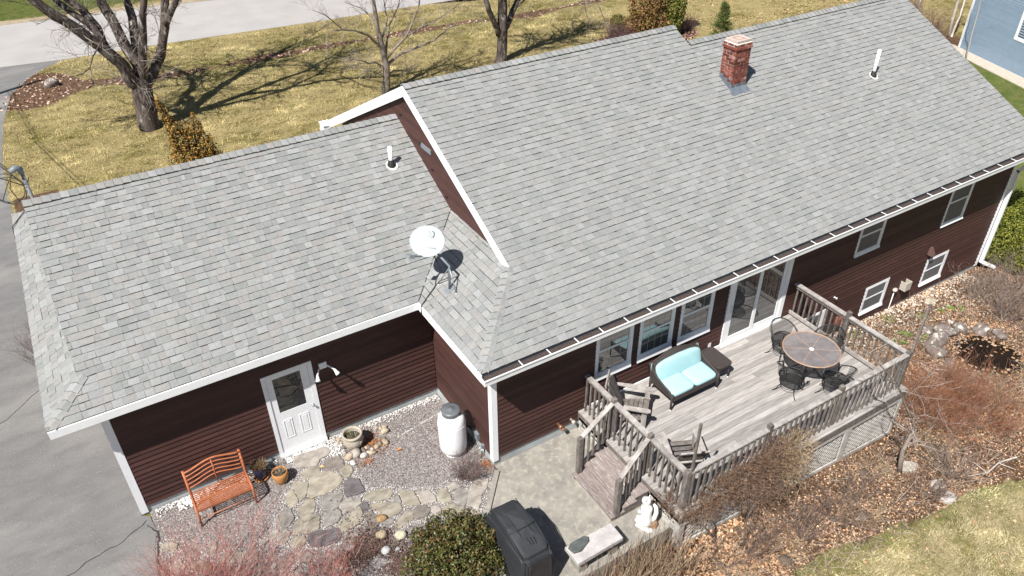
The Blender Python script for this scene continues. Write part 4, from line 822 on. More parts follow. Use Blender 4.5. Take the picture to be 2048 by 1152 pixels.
b.build('emblem', m_printo, refl)
def text_on_dish(s, size, x, y, m, name, shear=0.0):
    cu = bpy.data.curves.new(name, 'FONT'); cu.body = s; cu.size = size; cu.align_x = 'CENTER'; cu.shear = shear; cu.resolution_u = 2
    o = bpy.data.objects.new(name, cu); COL.objects.link(o); dg = bpy.context.evaluated_depsgraph_get()
    me = bpy.data.meshes.new_from_object(o.evaluated_get(dg)); bpy.data.objects.remove(o)
    for v in me.vertices:
        p = dp(v.co.x+x, v.co.y+y, .003) - W(refl); v.co = p
    me.materials.clear(); me.materials.append(m); place(name, me, refl)
text_on_dish('DIRECTV', .05, .02, .040, m_printo, 'lettering'); text_on_dish('SlimLine', .075, .075, -.125, m_print, 'script_lettering', .35)
base = Vector((.14, 1.80, skz(.14)+.012))
b = MB(); b.prism([(.04, 1.72), (.24, 1.72), (.24, 1.88), (.04, 1.88)], lambda x, y: skz(x)+.008, lambda x, y: skz(x)+.02); b.build('foot_plate', m_plastic, dish)
bk_ = dp(.04, -.06, -.05); knee = base+Vector((.03, .02, .52))
b = MB(); b.tube([base+SKN*.01, knee, bk_], .024, 10); b.build('mast', m_plastic, dish, True)
b = MB(); b.hexa([v for v in (bk_-dx*.07-dy*.06-dn*.06, bk_+dx*.07-dy*.06-dn*.06, bk_+dx*.07+dy*.06-dn*.06, bk_-dx*.07+dy*.06-dn*.06, bk_-dx*.05-dy*.05+dn*.03, bk_+dx*.05-dy*.05+dn*.03, bk_+dx*.05+dy*.05+dn*.03, bk_-dx*.05+dy*.05+dn*.03)]); b.build('bracket', m_plastic, dish)
for q in ((.05, 2.13), (.17, 1.60)):
    b = MB(); e = Vector((q[0], q[1], skz(q[0])+.014)); b.tube([knee+Vector((0, 0, -.04)), e], .011, 8); b.prism([(q[0]-.03, q[1]-.03), (q[0]+.03, q[1]-.03), (q[0]+.03, q[1]+.03), (q[0]-.03, q[1]+.03)], lambda x, y: skz(x)+.01, lambda x, y: skz(x)+.017); b.build('strut', m_gal, dish, True)
low = dp(-.02, -.29, -.01); lnb = low + dn*.26 - dy*.09 - dx*.16
b = MB(); b.beam(low-dn*.03, lnb, .028, .028); b.build('feed_arm', m_plastic, dish)
b = MB(); ex = (lnb-low).normalized(); ey = dx.cross(ex).normalized(); c = lnb
b.hexa([c-dx*.07-ey*.035-ex*.04, c+dx*.07-ey*.035-ex*.04, c+dx*.07+ey*.035-ex*.04, c-dx*.07+ey*.035-ex*.04, c-dx*.05-ey*.03+ex*.06, c+dx*.05-ey*.03+ex*.06, c+dx*.05+ey*.03+ex*.06, c-dx*.05+ey*.03+ex*.06]); b.build('receiver_head', m_plastic, dish)
b = MB(); b.tube([bk_, base+Vector((-.08, .18, .35)), Vector((.02, 2.14, skz(.02)+.16)), Vector((-.02, 2.12, skz(-.02)+.03)), Vector((-.25, 2.02, skz(-.25)+.03)), Vector((-.43, 1.94, ZE+.02)), Vector((-.45, 1.93, ZE-.2))], .013, 6); b.build('cable', m_rubber, dish, True)
# ---------------------------------------------------------------- wooden deck
deck = thing('wooden_deck', 'raised weathered grey plank deck with baluster railings, short stair and lattice skirt', 'deck', (5.2, -1.6, 0))
ZF, DX0, DX1, DY1 = .5, 2.05, 8.50, -3.24
y = -.012; r = 0
while y > DY1+.05:
    w = .138; x = DX0; js = sorted(random.uniform(DX0+.6, DX1-.6) for _ in range(random.choice((1, 1, 2)))); js = [j for i, j in enumerate(js) if i == 0 or j-js[i-1] > .7]
    for e in js+[DX1]:
        b = MB(); t = random.uniform(-.002, .0025); b.box(x+.0015, e-.0015, max(y-w+.006, DY1), y, ZF-.03+t, ZF+t); b.build('deck_board', m_deck, deck); x = e
    y -= w+.0; r += 1
b = MB(); b.box(DX0+.005, DX1-.005, DY1+.002, DY1+.04, ZF-.22, ZF-.032); b.box(DX0+.005, DX0+.043, DY1+.041, -.02, ZF-.22, ZF-.032); b.box(DX1-.045, DX1-.005, DY1+.041, -.02, ZF-.22, ZF-.032); b.build('rim_joist', m_rail, deck)
b = MB(); b.box(DX0+.3, 6.05, -.05, -.027, ZF+.001, ZF+.055); b.build('ledger_trim', m_white, deck)
def post(x, y, z0, z1, w=.09, nm='post'):
    b = MB(); h = w/2; b.prism([(x-h, y-h), (x+h, y-h), (x+h, y+h), (x-h, y+h)], z0, z1, inset=.015); return b.build(nm, m_rail, deck)
RX1, RX2, RY = 2.215, 8.34, -3.07
for p in ((RX1, -.95), (RX1, -2.06)): post(*p, .30, 1.54)
for p in ((RX1, RY), (RX2, RY)): post(*p, .10, 1.50, .10)
for p in ((RX2, -1.54), (4.25, RY), (6.25, RY)): post(*p, .30, 1.56)
bal_me = {}
def baluster(x, y, z0, z1):
    L = round(z1-z0, 2)
    if L not in bal_me:
        b = MB(); b.box(-.017, .017, -.017, .017, 0, L); bal_me[L] = b.mesh('baluster', m_rail)
    o = place('baluster', bal_me[L], deck, (x, y, z0)); o.rotation_euler = (random.uniform(-.008, .008), random.uniform(-.008, .008), random.uniform(-.05, .05))
def rail(p0, p1, z=1.45, w=.105, gap=.145, out=(0, 0), low=True, balls=True):
    (x0, y0), (x1, y1) = p0, p1; L = math.hypot(x1-x0, y1-y0)
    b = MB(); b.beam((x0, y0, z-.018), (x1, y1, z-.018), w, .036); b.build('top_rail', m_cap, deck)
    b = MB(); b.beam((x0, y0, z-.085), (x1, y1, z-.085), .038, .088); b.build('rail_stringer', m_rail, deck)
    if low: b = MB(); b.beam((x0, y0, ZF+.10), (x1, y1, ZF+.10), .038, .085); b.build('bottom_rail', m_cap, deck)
    n = int(L/gap)
    for i in range(n):
        t = (i+.5)/n; baluster(x0+(x1-x0)*t+out[0], y0+(y1-y0)*t+out[1], ZF+.005, z-.045)
rail((RX1, -.03), (RX1, -.90), out=(-.038, 0)); rail((RX1, -1.0), (RX1, -2.01), out=(-.038, 0)); rail((RX1, -2.11), (RX1, -3.02), out=(-.038, 0))
rail((RX1+.05, RY), (4.2, RY), out=(0, -.038)); rail((4.3, RY), (6.2, RY), out=(0, -.038)); rail((6.3, RY), (RX2-.05, RY), out=(0, -.038))
rail((RX2, -.03), (RX2, -1.49), out=(.038, 0)); rail((RX2, -1.59), (RX2, -3.02), out=(.038, 0))
for x, y, zt_ in ((RX1+.065, RY-.02, 2.64), (RX2+.07, RY-.01, 2.70)):
    b = MB(); b.beam((x, y, .55), (x+random.uniform(-.01, .03), y, zt_), .04, .04, (1, 0, 0)); b.build('corner_pole', m_rail, deck)
# stair of three treads towards the patio
for x0, x1, z in ((1.17, 1.49, .125), (1.44, 1.77, .25), (1.71, 2.045, .375)):
    for a, e in ((x0, (x0+x1)/2-.003), ((x0+x1)/2+.003, x1)):
        b = MB(); b.box(a, e, -2.37, -1.07, z-.036, z+random.uniform(-.002, .002)); b.build('tread', m_step, deck)
    b = MB(); b.box(x0+.03, x0+.052, -2.33, -1.11, z-.125+.0005, z-.0365); b.build('riser', m_cap, deck)
for y in (-2.335, -1.145):
    b = MB(); b.prism([(1.2, .0), (2.04, 0), (2.04, .33), (1.75, .33), (1.75, .21), (1.48, .21), (1.48, .085), (1.2, .085)], -.019, .019); b.v = [(p[0], y+p[2], p[1]) for p in b.v]; b.build('stringer', m_rail, deck)
NX = 1.30
for y in (-1.12, -2.33): post(NX, y, .125, 1.10, .095, 'newel_post')
for y, low in ((-1.10, True), (-2.31, False)):
    yy = -.97 if low else -2.06
    p0, p1 = Vector((NX, y, 1.03)), Vector((2.16, yy, 1.43))
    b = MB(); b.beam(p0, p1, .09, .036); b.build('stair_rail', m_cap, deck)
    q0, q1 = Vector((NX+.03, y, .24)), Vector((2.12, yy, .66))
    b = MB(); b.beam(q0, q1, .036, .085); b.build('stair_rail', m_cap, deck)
    for i in range(6):
        t = (i+.7)/6.4; p = p0.lerp(p1, t); q = q0.lerp(q1, t); baluster(p.x, p.y-.03, q.z-.05, p.z-.03)
# lattice skirt: framed panels, every slat a piece
def lattice(fx, x0, x1, zb0, zb1, zt, npn=1):
    """fx maps (s, z, depth) to the world; panel from s=x0..x1"""
    fr = MB()
    def q(s0, s1, z00, z01, z10, z11, d0, d1):
        fr.hexa([fx(s0, z00, d0), fx(s1, z01, d0), fx(s1, z01, d1), fx(s0, z00, d1), fx(s0, z10, d0), fx(s1, z11, d0), fx(s1, z11, d1), fx(s0, z10, d1)])
    q(x0, x1, zb0, zb1, zb0+.12, zb1+.12, .0, .03); q(x0, x1, zt-.08, zt-.08, zt, zt, .0, .03)
    q(x0, x0+.09, zb0+.12, zb0+.12, zt-.08, zt-.08, .0, .032); q(x1-.09, x1, zb1+.12, zb1+.12, zt-.08, zt-.08, .0, .032)
    pan = fr.build('lattice_panel', m_lattice, deck)
    C = [(x0+.085, zb0+.11), (x1-.085, zb1+.11), (x1-.085, zt-.075), (x0+.085, zt-.075)]
    for sgn, d in ((1, -.010), (-1, -.020)):
        s = x0-1.4
        while s < x1+1.4:
            c = (s, (zb0+zt)/2); ux, uz = math.cos(math.radians(38)), sgn*math.sin(math.radians(38)); hw = .0155
            P = [(c[0]-ux*2-uz*hw, c[1]-uz*2+ux*hw), (c[0]-ux*2+uz*hw, c[1]-uz*2-ux*hw), (c[0]+ux*2+uz*hw, c[1]+uz*2-ux*hw), (c[0]+ux*2-uz*hw, c[1]+uz*2+ux*hw)]
            P = clip_poly(P, C)
            if len(P) >= 3 and max(p[0] for p in P)-min(p[0] for p in P) > .05:
                b = MB(); n = len(P); i0 = b.pts([fx(p[0], p[1], d) for p in P]); i1 = b.pts([fx(p[0], p[1], d-.008) for p in P])
                b.f.append(tuple(range(i0, i0+n))); b.f.append(tuple(reversed(range(i1, i1+n))))
                for k in range(n): b.f.append((i1+k, i1+(k+1) % n, i0+(k+1) % n, i0+k))
                b.build('slat', m_lattice, pan)
            s += .140
FR = lambda s, z, d: (s, DY1+.035-d, z)
xs = [2.06, 2.95, 4.10, 5.40, 6.72, 8.48]
for a, e in zip(xs, xs[1:]):
    g0, g1 = float(ground(a, -3.3)), float(ground(e, -3.3)); lattice(FR, a, e-.004, g0-.03, g1-.03, ZF-.235)
lattice(lambda s, z, d: (DX0+.035-d, s, z), -3.19, -2.40, .0, .0, ZF-.14)
lattice(lambda s, z, d: (DX0+.035-d, s, z), -1.05, -.06, .0, .0, ZF-.14)
b = MB(); b.box(DX0+.001, DX0+.14, DY1-.005, DY1+.13, -.62, ZF-.225); b.build('skirt_post', m_lattice, deck)
# ---------------------------------------------------------------- furniture on the deck
def cushion(b, c, a, e=.32, nu=28, nv=14, top=None):
    for j in range(nv+1):
        v = -math.pi/2+math.pi*j/nv; cv, sv = math.cos(v), math.sin(v)
        ring = []
        for i in range(nu):
            u = 2*math.pi*i/nu; cu, su = math.cos(u), math.sin(u); sp = lambda t, k: math.copysign(abs(t)**k, t)
            x = a[0]*sp(cv, e)*sp(cu, e); y = a[1]*sp(cv, e)*sp(su, e); z = a[2]*sp(sv, .6)
            z *= 1+.25*(1-(x/a[0])**2)*(1-(y/a[1])**2)
            p = (x, y, z)
            ring.append(top(p) if top else (c[0]+x, c[1]+y, c[2]+z))
        n = b.pts(ring)
        if j:
            for i in range(nu): b.f.append((n-nu+i, n-nu+(i+1) % nu, n+(i+1) % nu, n+i))
love = thing('loveseat', 'dark wicker loveseat with pale aqua cushions standing against the house wall on the deck', 'loveseat', (4.33, -.66, ZF))
def lbuild(b, nm, m, sm=False, par=love): return b.build(nm, m, par, sm, local=True)
b = MB(); n = 18; tp = [(-.66+1.32*i/n, .72+.14*math.exp(-((i/n-.5)/.36)**2)-.03*abs(i/n-.5)) for i in range(n+1)]
f0 = b.pts([(x, .24+.16*(.30-.28)/.5, .28) for x, z in tp]); f1 = b.pts([(x, .24+(z-.28)*.26, z) for x, z in tp]); f2 = b.pts([(x, .29+(z-.28)*.26, z) for x, z in tp]); f3 = b.pts([(x, .29, .28) for x, z in tp])
for i in range(n):
    for a, c in ((f0, f1), (f1, f2), (f2, f3)): b.f.append((a+i, a+i+1, c+i+1, c+i))
b.tube([(x, .265+(z-.28)*.26, z+.004) for x, z in tp], .022, 8); lbuild(b, 'backrest', m_wick, True)
for s in (-1, 1):
    b = MB(); X = .645*s; pr = [(.38, .78), (.26, .68), (.10, .56), (-.12, .50), (-.30, .47), (-.38, .40), (-.40, .34)]
    i0 = b.pts([(X-.012, y, z) for y, z in pr]+[(X-.012, .30, .33)]); i1 = b.pts([(X+.012, y, z) for y, z in pr]+[(X+.012, .30, .33)]); k = len(pr)+1
    b.f.append(tuple(range(i0, i0+k))); b.f.append(tuple(reversed(range(i1, i1+k))))
    b.tube([(X, y, z) for y, z in pr], .023, 8); lbuild(b, 'arm', m_wick, True)
    for y in (-.39, .30):
        b = MB(); b.tube([(X, y, .46), (X, y, .05)], [.028, .02], 8); l = lbuild(b, 'leg', m_wick, True); q = MB(); q.tube([(X, y, .05), (X, y, 0)], .02, 8); lbuild(q, 'foot_cap', m_trim, True, l)
b = MB(); b.box(-.63, .63, -.40, -.37, .25, .36); b.box(-.63, .63, -.37, .27, .29, .33); lbuild(b, 'seat_frame', m_wick)
for x in (-.315, .315):
    b = MB(); cushion(b, (x, -.09, .405), (.312, .315, .062)); lbuild(b, 'seat_cushion', m_teal, True)
b = MB(); cushion(b, (0, 0, 0), (.615, .215, .065), .35, 40, 14, lambda p: (p[0], .175+.0*p[2]-p[2]*.96+(p[1])*.30, .60+p[1]*.93*(1+.16*(1-(p[0]/.6)**2))+.02*(1-(p[0]/.6)**2)+p[2]*.26)); lbuild(b, 'back_cushion', m_teal, True)
for s in (-1, 1):
    b = MB(); b.tube([(.60*s, .33, .76), (.64*s, .32, .80), (.67*s, .30, .70), (.655*s, .29, .58)], .006, 5); lbuild(b, 'tie', m_teal, True)
st = thing('side_table', 'dark wicker side table with a rounded top beside the loveseat', 'side table', (5.29, -.62, ZF))
b = MB(); P = []
for cx, cy, a0 in ((.13, .25, 0), (-.13, .25, 90), (-.13, -.25, 180), (.13, -.25, 270)): P += [(cx+.085*math.cos(math.radians(a0+t)), cy+.085*math.sin(math.radians(a0+t))) for t in (0, 30, 60, 90)]
b.prism(P, .40, .45, inset=.012); lbuild(b, 'table_top', m_wick, par=st)
b = MB(); b.prism([(x*.86, y*.9) for x, y in P], .30, .40); lbuild(b, 'apron', m_wick, par=st)
for x in (-.15, .15):
    for y in (-.27, .27):
        b = MB(); b.tube([(x, y, .32), (x*1.12, y*1.08, .04)], .018, 8); l = lbuild(b, 'leg', m_wick, True, st); q = MB(); q.tube([(x*1.12, y*1.08, .04), (x*1.13, y*1.09, 0)], .018, 8); lbuild(q, 'foot_cap', m_trim, True, l)
tb = thing('patio_table', 'round mesh topped patio table with a rusty rim and white centre cap', 'table', (6.99, -1.73, ZF))
b = MB(); b.lathe([(.0, .708), (.59, .708), (.59, .712), (0, .712)], 48); lbuild(b, 'mesh_top', m_tmesh, par=tb)
b = MB(); b.ring((0, 0, .71), .60, .016, 56, 8); lbuild(b, 'rim', m_trim2, True, tb)
for k in range(6):
    a = math.radians(60*k+22); b = MB(); b.beam((.04*math.cos(a), .04*math.sin(a), .7135), (.588*math.cos(a), .588*math.sin(a), .7135), .011, .006); lbuild(b, 'spoke', m_trim2, par=tb)
b = MB(); b.lathe([(.052, .712), (.052, .722), (.03, .73), (0, .731)], 20); lbuild(b, 'centre_cap', m_trim, True, tb)
for k in range(4):
    a = math.radians(90*k+30); c, s = math.cos(a), math.sin(a); b = MB(); b.tube([(.42*c, .42*s, .70), (.30*c, .30*s, .55), (.13*c, .13*s, .38), (.12*c, .12*s, .25), (.28*c, .28*s, .10), (.40*c, .40*s, .0)], .014, 7); lbuild(b, 'leg', m_metal, True, tb)
b = MB(); b.ring((0, 0, .36), .14, .010, 28, 6); b.ring((0, 0, .69), .42, .010, 40, 6); lbuild(b, 'ring_brace', m_metal, True, tb)
b = MB(); b.tube([(.2, -.3, .708), (.2, -.3, .05)], .008, 6); lbuild(b, 'strap', m_white, True, tb)
def make_chair(label):
    t = thing('patio_chair', label, 'chair', (0, 0, ZF), 0, 'black mesh chairs round the patio table')
    hp = lambda th: (.31*math.sin(th)*(1+.06*math.cos(th)), -.02-.30*math.cos(th), .60+.235*max(0, math.cos(th*.78))**1.3)
    H = [hp(math.radians(a)) for a in range(-118, 119, 8)]
    b = MB(); b.tube([(H[0][0]*.93, H[0][1]+.02, .44)]+H+[(H[-1][0]*.93, H[-1][1]+.02, .44)], .012, 7); b.tube([(x*1.09, (y+.02)*1.09-.02, z-.015) for x, y, z in H], .008, 6); lbuild(b, 'hoop', m_metal, True, t)
    b = MB(); A = [math.radians(a) for a in range(-82, 83, 6)]; rows = []
    for f in (0, .33, .66, 1.0): rows.append(b.pts([(hp(a)[0]*(.86+.14*f), (hp(a)[1]+.02)*(.84+.16*f)-.02, .43+(hp(a)[2]-.43)*f) for a in A]))
    for r0, r1 in zip(rows, rows[1:]):
        for i in range(len(A)-1): b.f.append((r0+i, r0+i+1, r1+i+1, r1+i))
    lbuild(b, 'back_mesh', m_mesh, True, t)
    b = MB(); b.lathe([(0, .405), (.16, .408), (.255, .43)], 28); lbuild(b, 'seat_mesh', m_mesh, True, t)
    b = MB(); b.ring((0, 0, .43), .262, .012, 32, 7); b.ring((0, 0, .17), .19, .007, 28, 5); lbuild(b, 'seat_ring', m_metal, True, t)
    for a in (40, 140, 220, 320):
        c, s = math.cos(math.radians(a)), math.sin(math.radians(a)); b = MB(); b.tube([(.25*c, .25*s, .43), (.20*c, .20*s, .30), (.19*c, .19*s, .18), (.27*c, .27*s, .05), (.34*c, .34*s, .0)], .010, 6); lbuild(b, 'leg', m_metal, True, t)
    for s in (-1, 1):
        b = MB(); b.tube([(.24*s, .10, .43), (.30*s, .18, .50), (.30*s, .16, .58), (.25*s, .12, .55)], .008, 5); lbuild(b, 'scroll', m_metal, True, t)
    return t
ch0 = make_chair('black mesh tub chair nearest the patio door, half under the round table')
ch0.location = (7.02, -.98, ZF); ch0.rotation_euler = (0, 0, math.radians(178))
copy_tree(ch0, (7.66, -1.62, ZF), math.radians(92), 'black mesh tub chair between the round table and the end railing')
copy_tree(ch0, (6.27, -1.90, ZF), math.radians(-72), 'black mesh tub chair on the loveseat side of the round table, standing clear of it')
copy_tree(ch0, (6.96, -2.47, ZF), math.radians(2), 'black mesh tub chair between the round table and the front railing')
def make_adirondack(label):
    t = thing('adirondack_chair', label, 'chair', (0, 0, ZF), 0, 'weathered wooden adirondack chairs on the deck')
    for i in range(5):
        y = .30-i*.098; z = .335-i*.028; b = MB(); b.beam((-.26, y, z), (.26, y, z), .085, .02, (0, .28, 1)); lbuild(b, 'seat_slat', m_rail, par=t)
    for i in range(5):
        x = (i-2)*.106; top = .98-.035*abs(i-2)**1.6; y0, z0 = -.19, .22; y1, z1 = -.19-.40*(top-.22), top
        b = MB(); dx_ = (0, y1-y0, z1-z0); L = math.hypot(dx_[1], dx_[2]); uy, uz = dx_[1]/L, dx_[2]/L; ny, nz = uz, -uy; w = .047
        P = [(-w, 0), (w, 0), (w*1.02, L-.05), (w*.7, L-.012), (0, L), (-w*.7, L-.012), (-w*1.02, L-.05)]
        i0 = b.pts([(x+p[0], y0+uy*p[1]+ny*.01, z0+uz*p[1]+nz*.01) for p in P]); i1 = b.pts([(x+p[0], y0+uy*p[1]-ny*.01, z0+uz*p[1]-nz*.01) for p in P]); n = len(P)
        b.f.append(tuple(reversed(range(i0, i0+n)))); b.f.append(tuple(range(i1, i1+n)))
        for k in range(n): b.f.append((i0+k, i0+(k+1) % n, i1+(k+1) % n, i1+k))
        lbuild(b, 'back_slat', m_rail, par=t)
    for f in (.30, .72):
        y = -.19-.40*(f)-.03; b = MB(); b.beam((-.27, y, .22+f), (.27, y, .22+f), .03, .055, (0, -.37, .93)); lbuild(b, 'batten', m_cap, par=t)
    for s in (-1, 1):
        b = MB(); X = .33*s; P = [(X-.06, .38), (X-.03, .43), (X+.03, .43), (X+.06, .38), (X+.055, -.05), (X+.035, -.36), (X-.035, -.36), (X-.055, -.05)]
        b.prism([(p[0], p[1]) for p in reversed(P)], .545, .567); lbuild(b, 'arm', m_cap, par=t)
        b = MB(); b.box(.29*s-.013, .29*s+.013, .26, .36, 0, .544); lbuild(b, 'front_leg', m_cap, par=t)
        b = MB(); b.beam((.265*s, .36, .30), (.265*s, -.62, .045), .022, .09); lbuild(b, 'side_rail', m_rail, par=t)
    b = MB(); b.box(-.275, .275, .345, .365, .22, .34); lbuild(b, 'front_apron', m_rail, par=t)
    return t
ad = make_adirondack('weathered grey adirondack chair beside the stair, turned towards the loveseat'); ad.location = (2.86, -.72, ZF); ad.rotation_euler = (0, 0, math.radians(-136))
copy_tree(ad, (2.86, -2.33, ZF), math.radians(-25), 'weathered grey adirondack chair in the railing corner, its back to the lawn')
# ---------------------------------------------------------------- on the patio and the gravel
bench = thing('garden_bench', 'orange metal garden bench with a curved slatted back against the garage wall', 'bench', (-4.9, 1.88, 0))
bxh = .52
def brail(h0, h1, y, r, nm='back_rail'):
    b = MB(); P = []
    for i in range(15):
        t = i/14; s = t*2-1; P.append((s*bxh, y+.01*math.cos(s*3), h0+(h1)*(math.cos(s*math.pi)*.5+.5)))
    b.tube(P, r, 7); lbuild(b, nm, m_orange, True, bench)
for i, (z, y) in enumerate(((.93, .335), (.84, .32), (.75, .305), (.66, .29), (.57, .275))): brail(z-.02, .10, y, .021 if i == 0 else .014)
for s in (-1, 1):
    b = MB(); b.tube([(s*bxh, .345, .95), (s*bxh, .25, .43), (s*bxh, .27, 0)], [.026, .026, .022], 8); lbuild(b, 'back_post', m_orange, True, bench)
    b = MB(); b.tube([(s*bxh, .25, .43), (s*bxh, -.22, .43), (s*bxh, -.245, .40), (s*bxh, -.25, 0)], [.024, .024, .024, .02], 8); lbuild(b, 'side_leg', m_orange, True, bench)
b = MB(); b.tube([(0, .335, .98), (0, .25, .44)], .013, 6); lbuild(b, 'centre_post', m_orange, True, bench)
for i in range(11):
    y = .23-i*.044; b = MB(); b.beam((-bxh+.02, y, .435-.012*math.sin(i/10*3.1)), (bxh-.02, y, .435-.012*math.sin(i/10*3.1)), .022, .010); lbuild(b, 'seat_slat', m_orange, par=bench)
b = MB(); b.beam((-bxh, -.235, .40), (bxh, -.235, .40), .014, .05); b.beam((-bxh, 0, .42), (bxh, 0, .42), .02, .012); lbuild(b, 'seat_rail', m_orange, par=bench)
b = MB(); b.tube([(-bxh, -.2, .14), (bxh, -.2, .14)], .010, 6); lbuild(b, 'stretcher', m_orange, True, bench)
def pot(name, label, loc, prof, m, soil_z, soil_r, saucer=None):
    t = thing(name, label, 'flower pot', (*loc, 0), 0, 'plant pots by the garage wall')
    b = MB(); b.lathe(prof, 28); lbuild(b, 'vessel', m, True, t)
    b = MB(); b.lathe([(soil_r, soil_z), (soil_r*.5, soil_z+.012), (0, soil_z+.015)], 20); lbuild(b, 'soil', m_soil, True, t)
    if saucer: b = MB(); b.lathe(saucer, 28); lbuild(b, 'saucer', m_terra, True, t)
    return t
p1 = pot('flower_pot', 'dark blue glazed pot full of dry brown stems beside the orange bench', (-4.12, 2.20), [(.10, .03), (.125, .10), (.135, .26), (.145, .34), (.13, .345), (.122, .28)], m_navy, .29, .125, [(.12, .0), (.15, .02), (.155, .055), (.14, .058), (.13, .03)])
p2 = pot('flower_pot', 'ochre clay pot with a withered grey plant, beside the dark blue pot', (-3.80, 1.90), [(.10, 0), (.135, .08), (.155, .20), (.152, .29), (.138, .295), (.13, .24), (.13, .22)], m_terra, .23, .128)
p3 = pot('flower_pot', 'round cast stone pot with a scrolled belly inside the ring of rocks', (-2.22, 2.0), [(.12, 0), (.14, .04), (.19, .12), (.215, .22), (.20, .31), (.185, .34), (.215, .37), (.215, .41), (.175, .415), (.165, .36), (.17, .28)], m_cast, .30, .165)
for k in range(4):
    a0 = math.radians(-170+k*55); b = MB(); P = []
    for i in range(14):
        t = i/13*4.2; rr = .065*(1-i/17); a = a0+rr*math.cos(t)/.21; P.append((.212*math.cos(a), .212*math.sin(a), .20+rr*math.sin(t)))
    b.tube(P, .009, 5); lbuild(b, 'scroll', m_cast, True, p3)
rb = thing('rock_border', 'ring of rounded rocks round the cast stone pot', 'rock border', (-2.0, 1.9, 0))
RT = [(.36, .33, .29), (.46, .38, .29), (.24, .21, .16), (.20, .18, .165), (.60, .57, .52)]
def rock(b, c, r, sq=(1, 1, .75), col=None, n1=7, n2=10, j=.16, seed=None):
    rr = np.random.default_rng(seed if seed is not None else random.randrange(10**6)); 
    if col: b.cur = col
    ph = rr.uniform(0, 6.28, 6); rows = []
    for i in range(n1+1):
        v = -math.pi/2+math.pi*i/n1
        ring = []
        for k in range(n2):
            u = 2*math.pi*k/n2; d = Vector((math.cos(v)*math.cos(u), math.cos(v)*math.sin(u), math.sin(v)))
            f = 1+j*(math.sin(2.3*d.x+ph[0])*math.sin(2.9*d.y+ph[1])+math.sin(3.1*d.z+ph[2]+d.x*2)+.6*math.sin(4.7*d.y+ph[3]+2*d.z))*.8
            ring.append((c[0]+d.x*r*f*sq[0], c[1]+d.y*r*f*sq[1], c[2]+d.z*r*f*sq[2]))
        rows.append(b.pts(ring))
    for a, e in zip(rows, rows[1:]):
        for k in range(n2): b.f.append((a+k, a+(k+1) % n2, e+(k+1) % n2, e+k))
for x, y, r, t in ROCKS:
    b = MB(); k = RT[t]; f = random.uniform(.9, 1.1); q = random.uniform(.75, 1.2); rock(b, (x, y, r*.5), r*1.35, (q, 1.9-q-.05, .8), tuple(c*f for c in k)); b.build('stone', m_stone, rb, True)
tank = thing('propane_tank', 'tall white propane cylinder with a dark grey lid on the gravel', 'propane tank', (-.50, .80, 0))
b = MB(); b.lathe([(.20, .0), (.20, .07)], 28); lbuild(b, 'foot_ring', m_white, par=tank)
b = MB(); b.lathe([(.08, .045), (.19, .06), (.26, .12), (.283, .20), (.285, .50), (.285, .86), (.272, .97), (.235, 1.05), (.17, 1.10), (.08, 1.115), (0, 1.12)], 40); body = lbuild(b, 'body', m_tank, True, tank)
b = MB(); b.ring((0, 0, .84), .286, .004, 40, 5); lbuild(b, 'weld_seam', m_tank, True, tank)
b = MB(); b.lathe([(.185, 1.05), (.192, 1.15), (.198, 1.17), (.196, 1.19), (.14, 1.202), (.05, 1.205), (.035, 1.222), (0, 1.225)], 36); lbuild(b, 'lid', m_dome, True, tank)
b = MB(); b.tube([(.12, -.12, 1.10), (.20, -.16, 1.12), (.30, -.16, 1.02), (.42, -.10, .8), (.45, -.12, .42)], .012, 6); lbuild(b, 'gas_hose', m_rubber, True, tank)
# covered grill
gr = thing('covered_grill', 'barbecue grill under a black fabric cover on the patio', 'grill', (-.76, -2.2, 0))
b = MB(); n = 48; rows = []
LV = [(.02, .33, .70, 0), (.25, .325, .69, .2), (.55, .31, .68, .4), (.78, .30, .675, .6), (.88, .285, .665, .5), (.95, .265, .60, .25), (1.06, .258, .57, .15), (1.115, .248, .555, .1), (1.125, .20, .50, 0), (1.13, .1, .3, 0)]
for z, hx, hy, wv in LV:
    ring = []
    for k in range(n):
        u = 2*math.pi*k/n; cu, su = math.cos(u), math.sin(u); e = .22
        x = hx*math.copysign(abs(cu)**e, cu); y = hy*math.copysign(abs(su)**e, su)
        w = 1+.03*wv*math.sin(k*2.3+z*3)+.02*(1-z)*math.sin(k*1.7+1.3)
        zz = z
        if z > .9: zz = z-.16*max(0, min(1, (-.10-y)/.46))*min(1, (z-.85)/.2); 
        if z > .9 and y > .35: zz -= .10*(y-.35)/.25
        if .6 < z < .9: zz += .02*math.sin(k*1.1)
        ring.append((x*w, y*w, zz))
    rows.append(b.pts(ring))
for a, e in zip(rows, rows[1:]):
    for k in range(n): b.f.append((a+k, a+(k+1) % n, e+(k+1) % n, e+k))
b.f.append(tuple(rows[-1]+k for k in range(n)))
lbuild(b, 'fabric_cover', m_cover, False, gr)
b = MB(); P = [(-.262, -.10, 1.118), (-.1, -.115, 1.137), (.1, -.12, 1.137), (.258, -.10, 1.118)]; b.tube(P, .008, 5); b.tube([(-.255, .54, 1.05), (-.258, 0, 1.105), (-.262, -.10, 1.10), (-.266, -.55, .94)], .008, 5); b.tube([(.255, .54, 1.05), (.258, 0, 1.105), (.262, -.10, 1.10), (.266, -.55, .94)], .008, 5); lbuild(b, 'seam', m_cover, True, gr)
b = MB()
for k in range(3): b.tube([(-.05+.06*k, -.30-.015*k, 1.085), (-.02+.045*k, -.42-.01*k, 1.045-.004*k)], [.012, .004], 5)
lbuild(b, 'creases', m_cover, True, gr)
for y in (-.5, .5):
    b = MB(); b.lathe([(.05, 0), (.06, .02), (.06, .05)], 12, (.2, y, 0)); lbuild(b, 'wheel', m_rubber, True, gr)
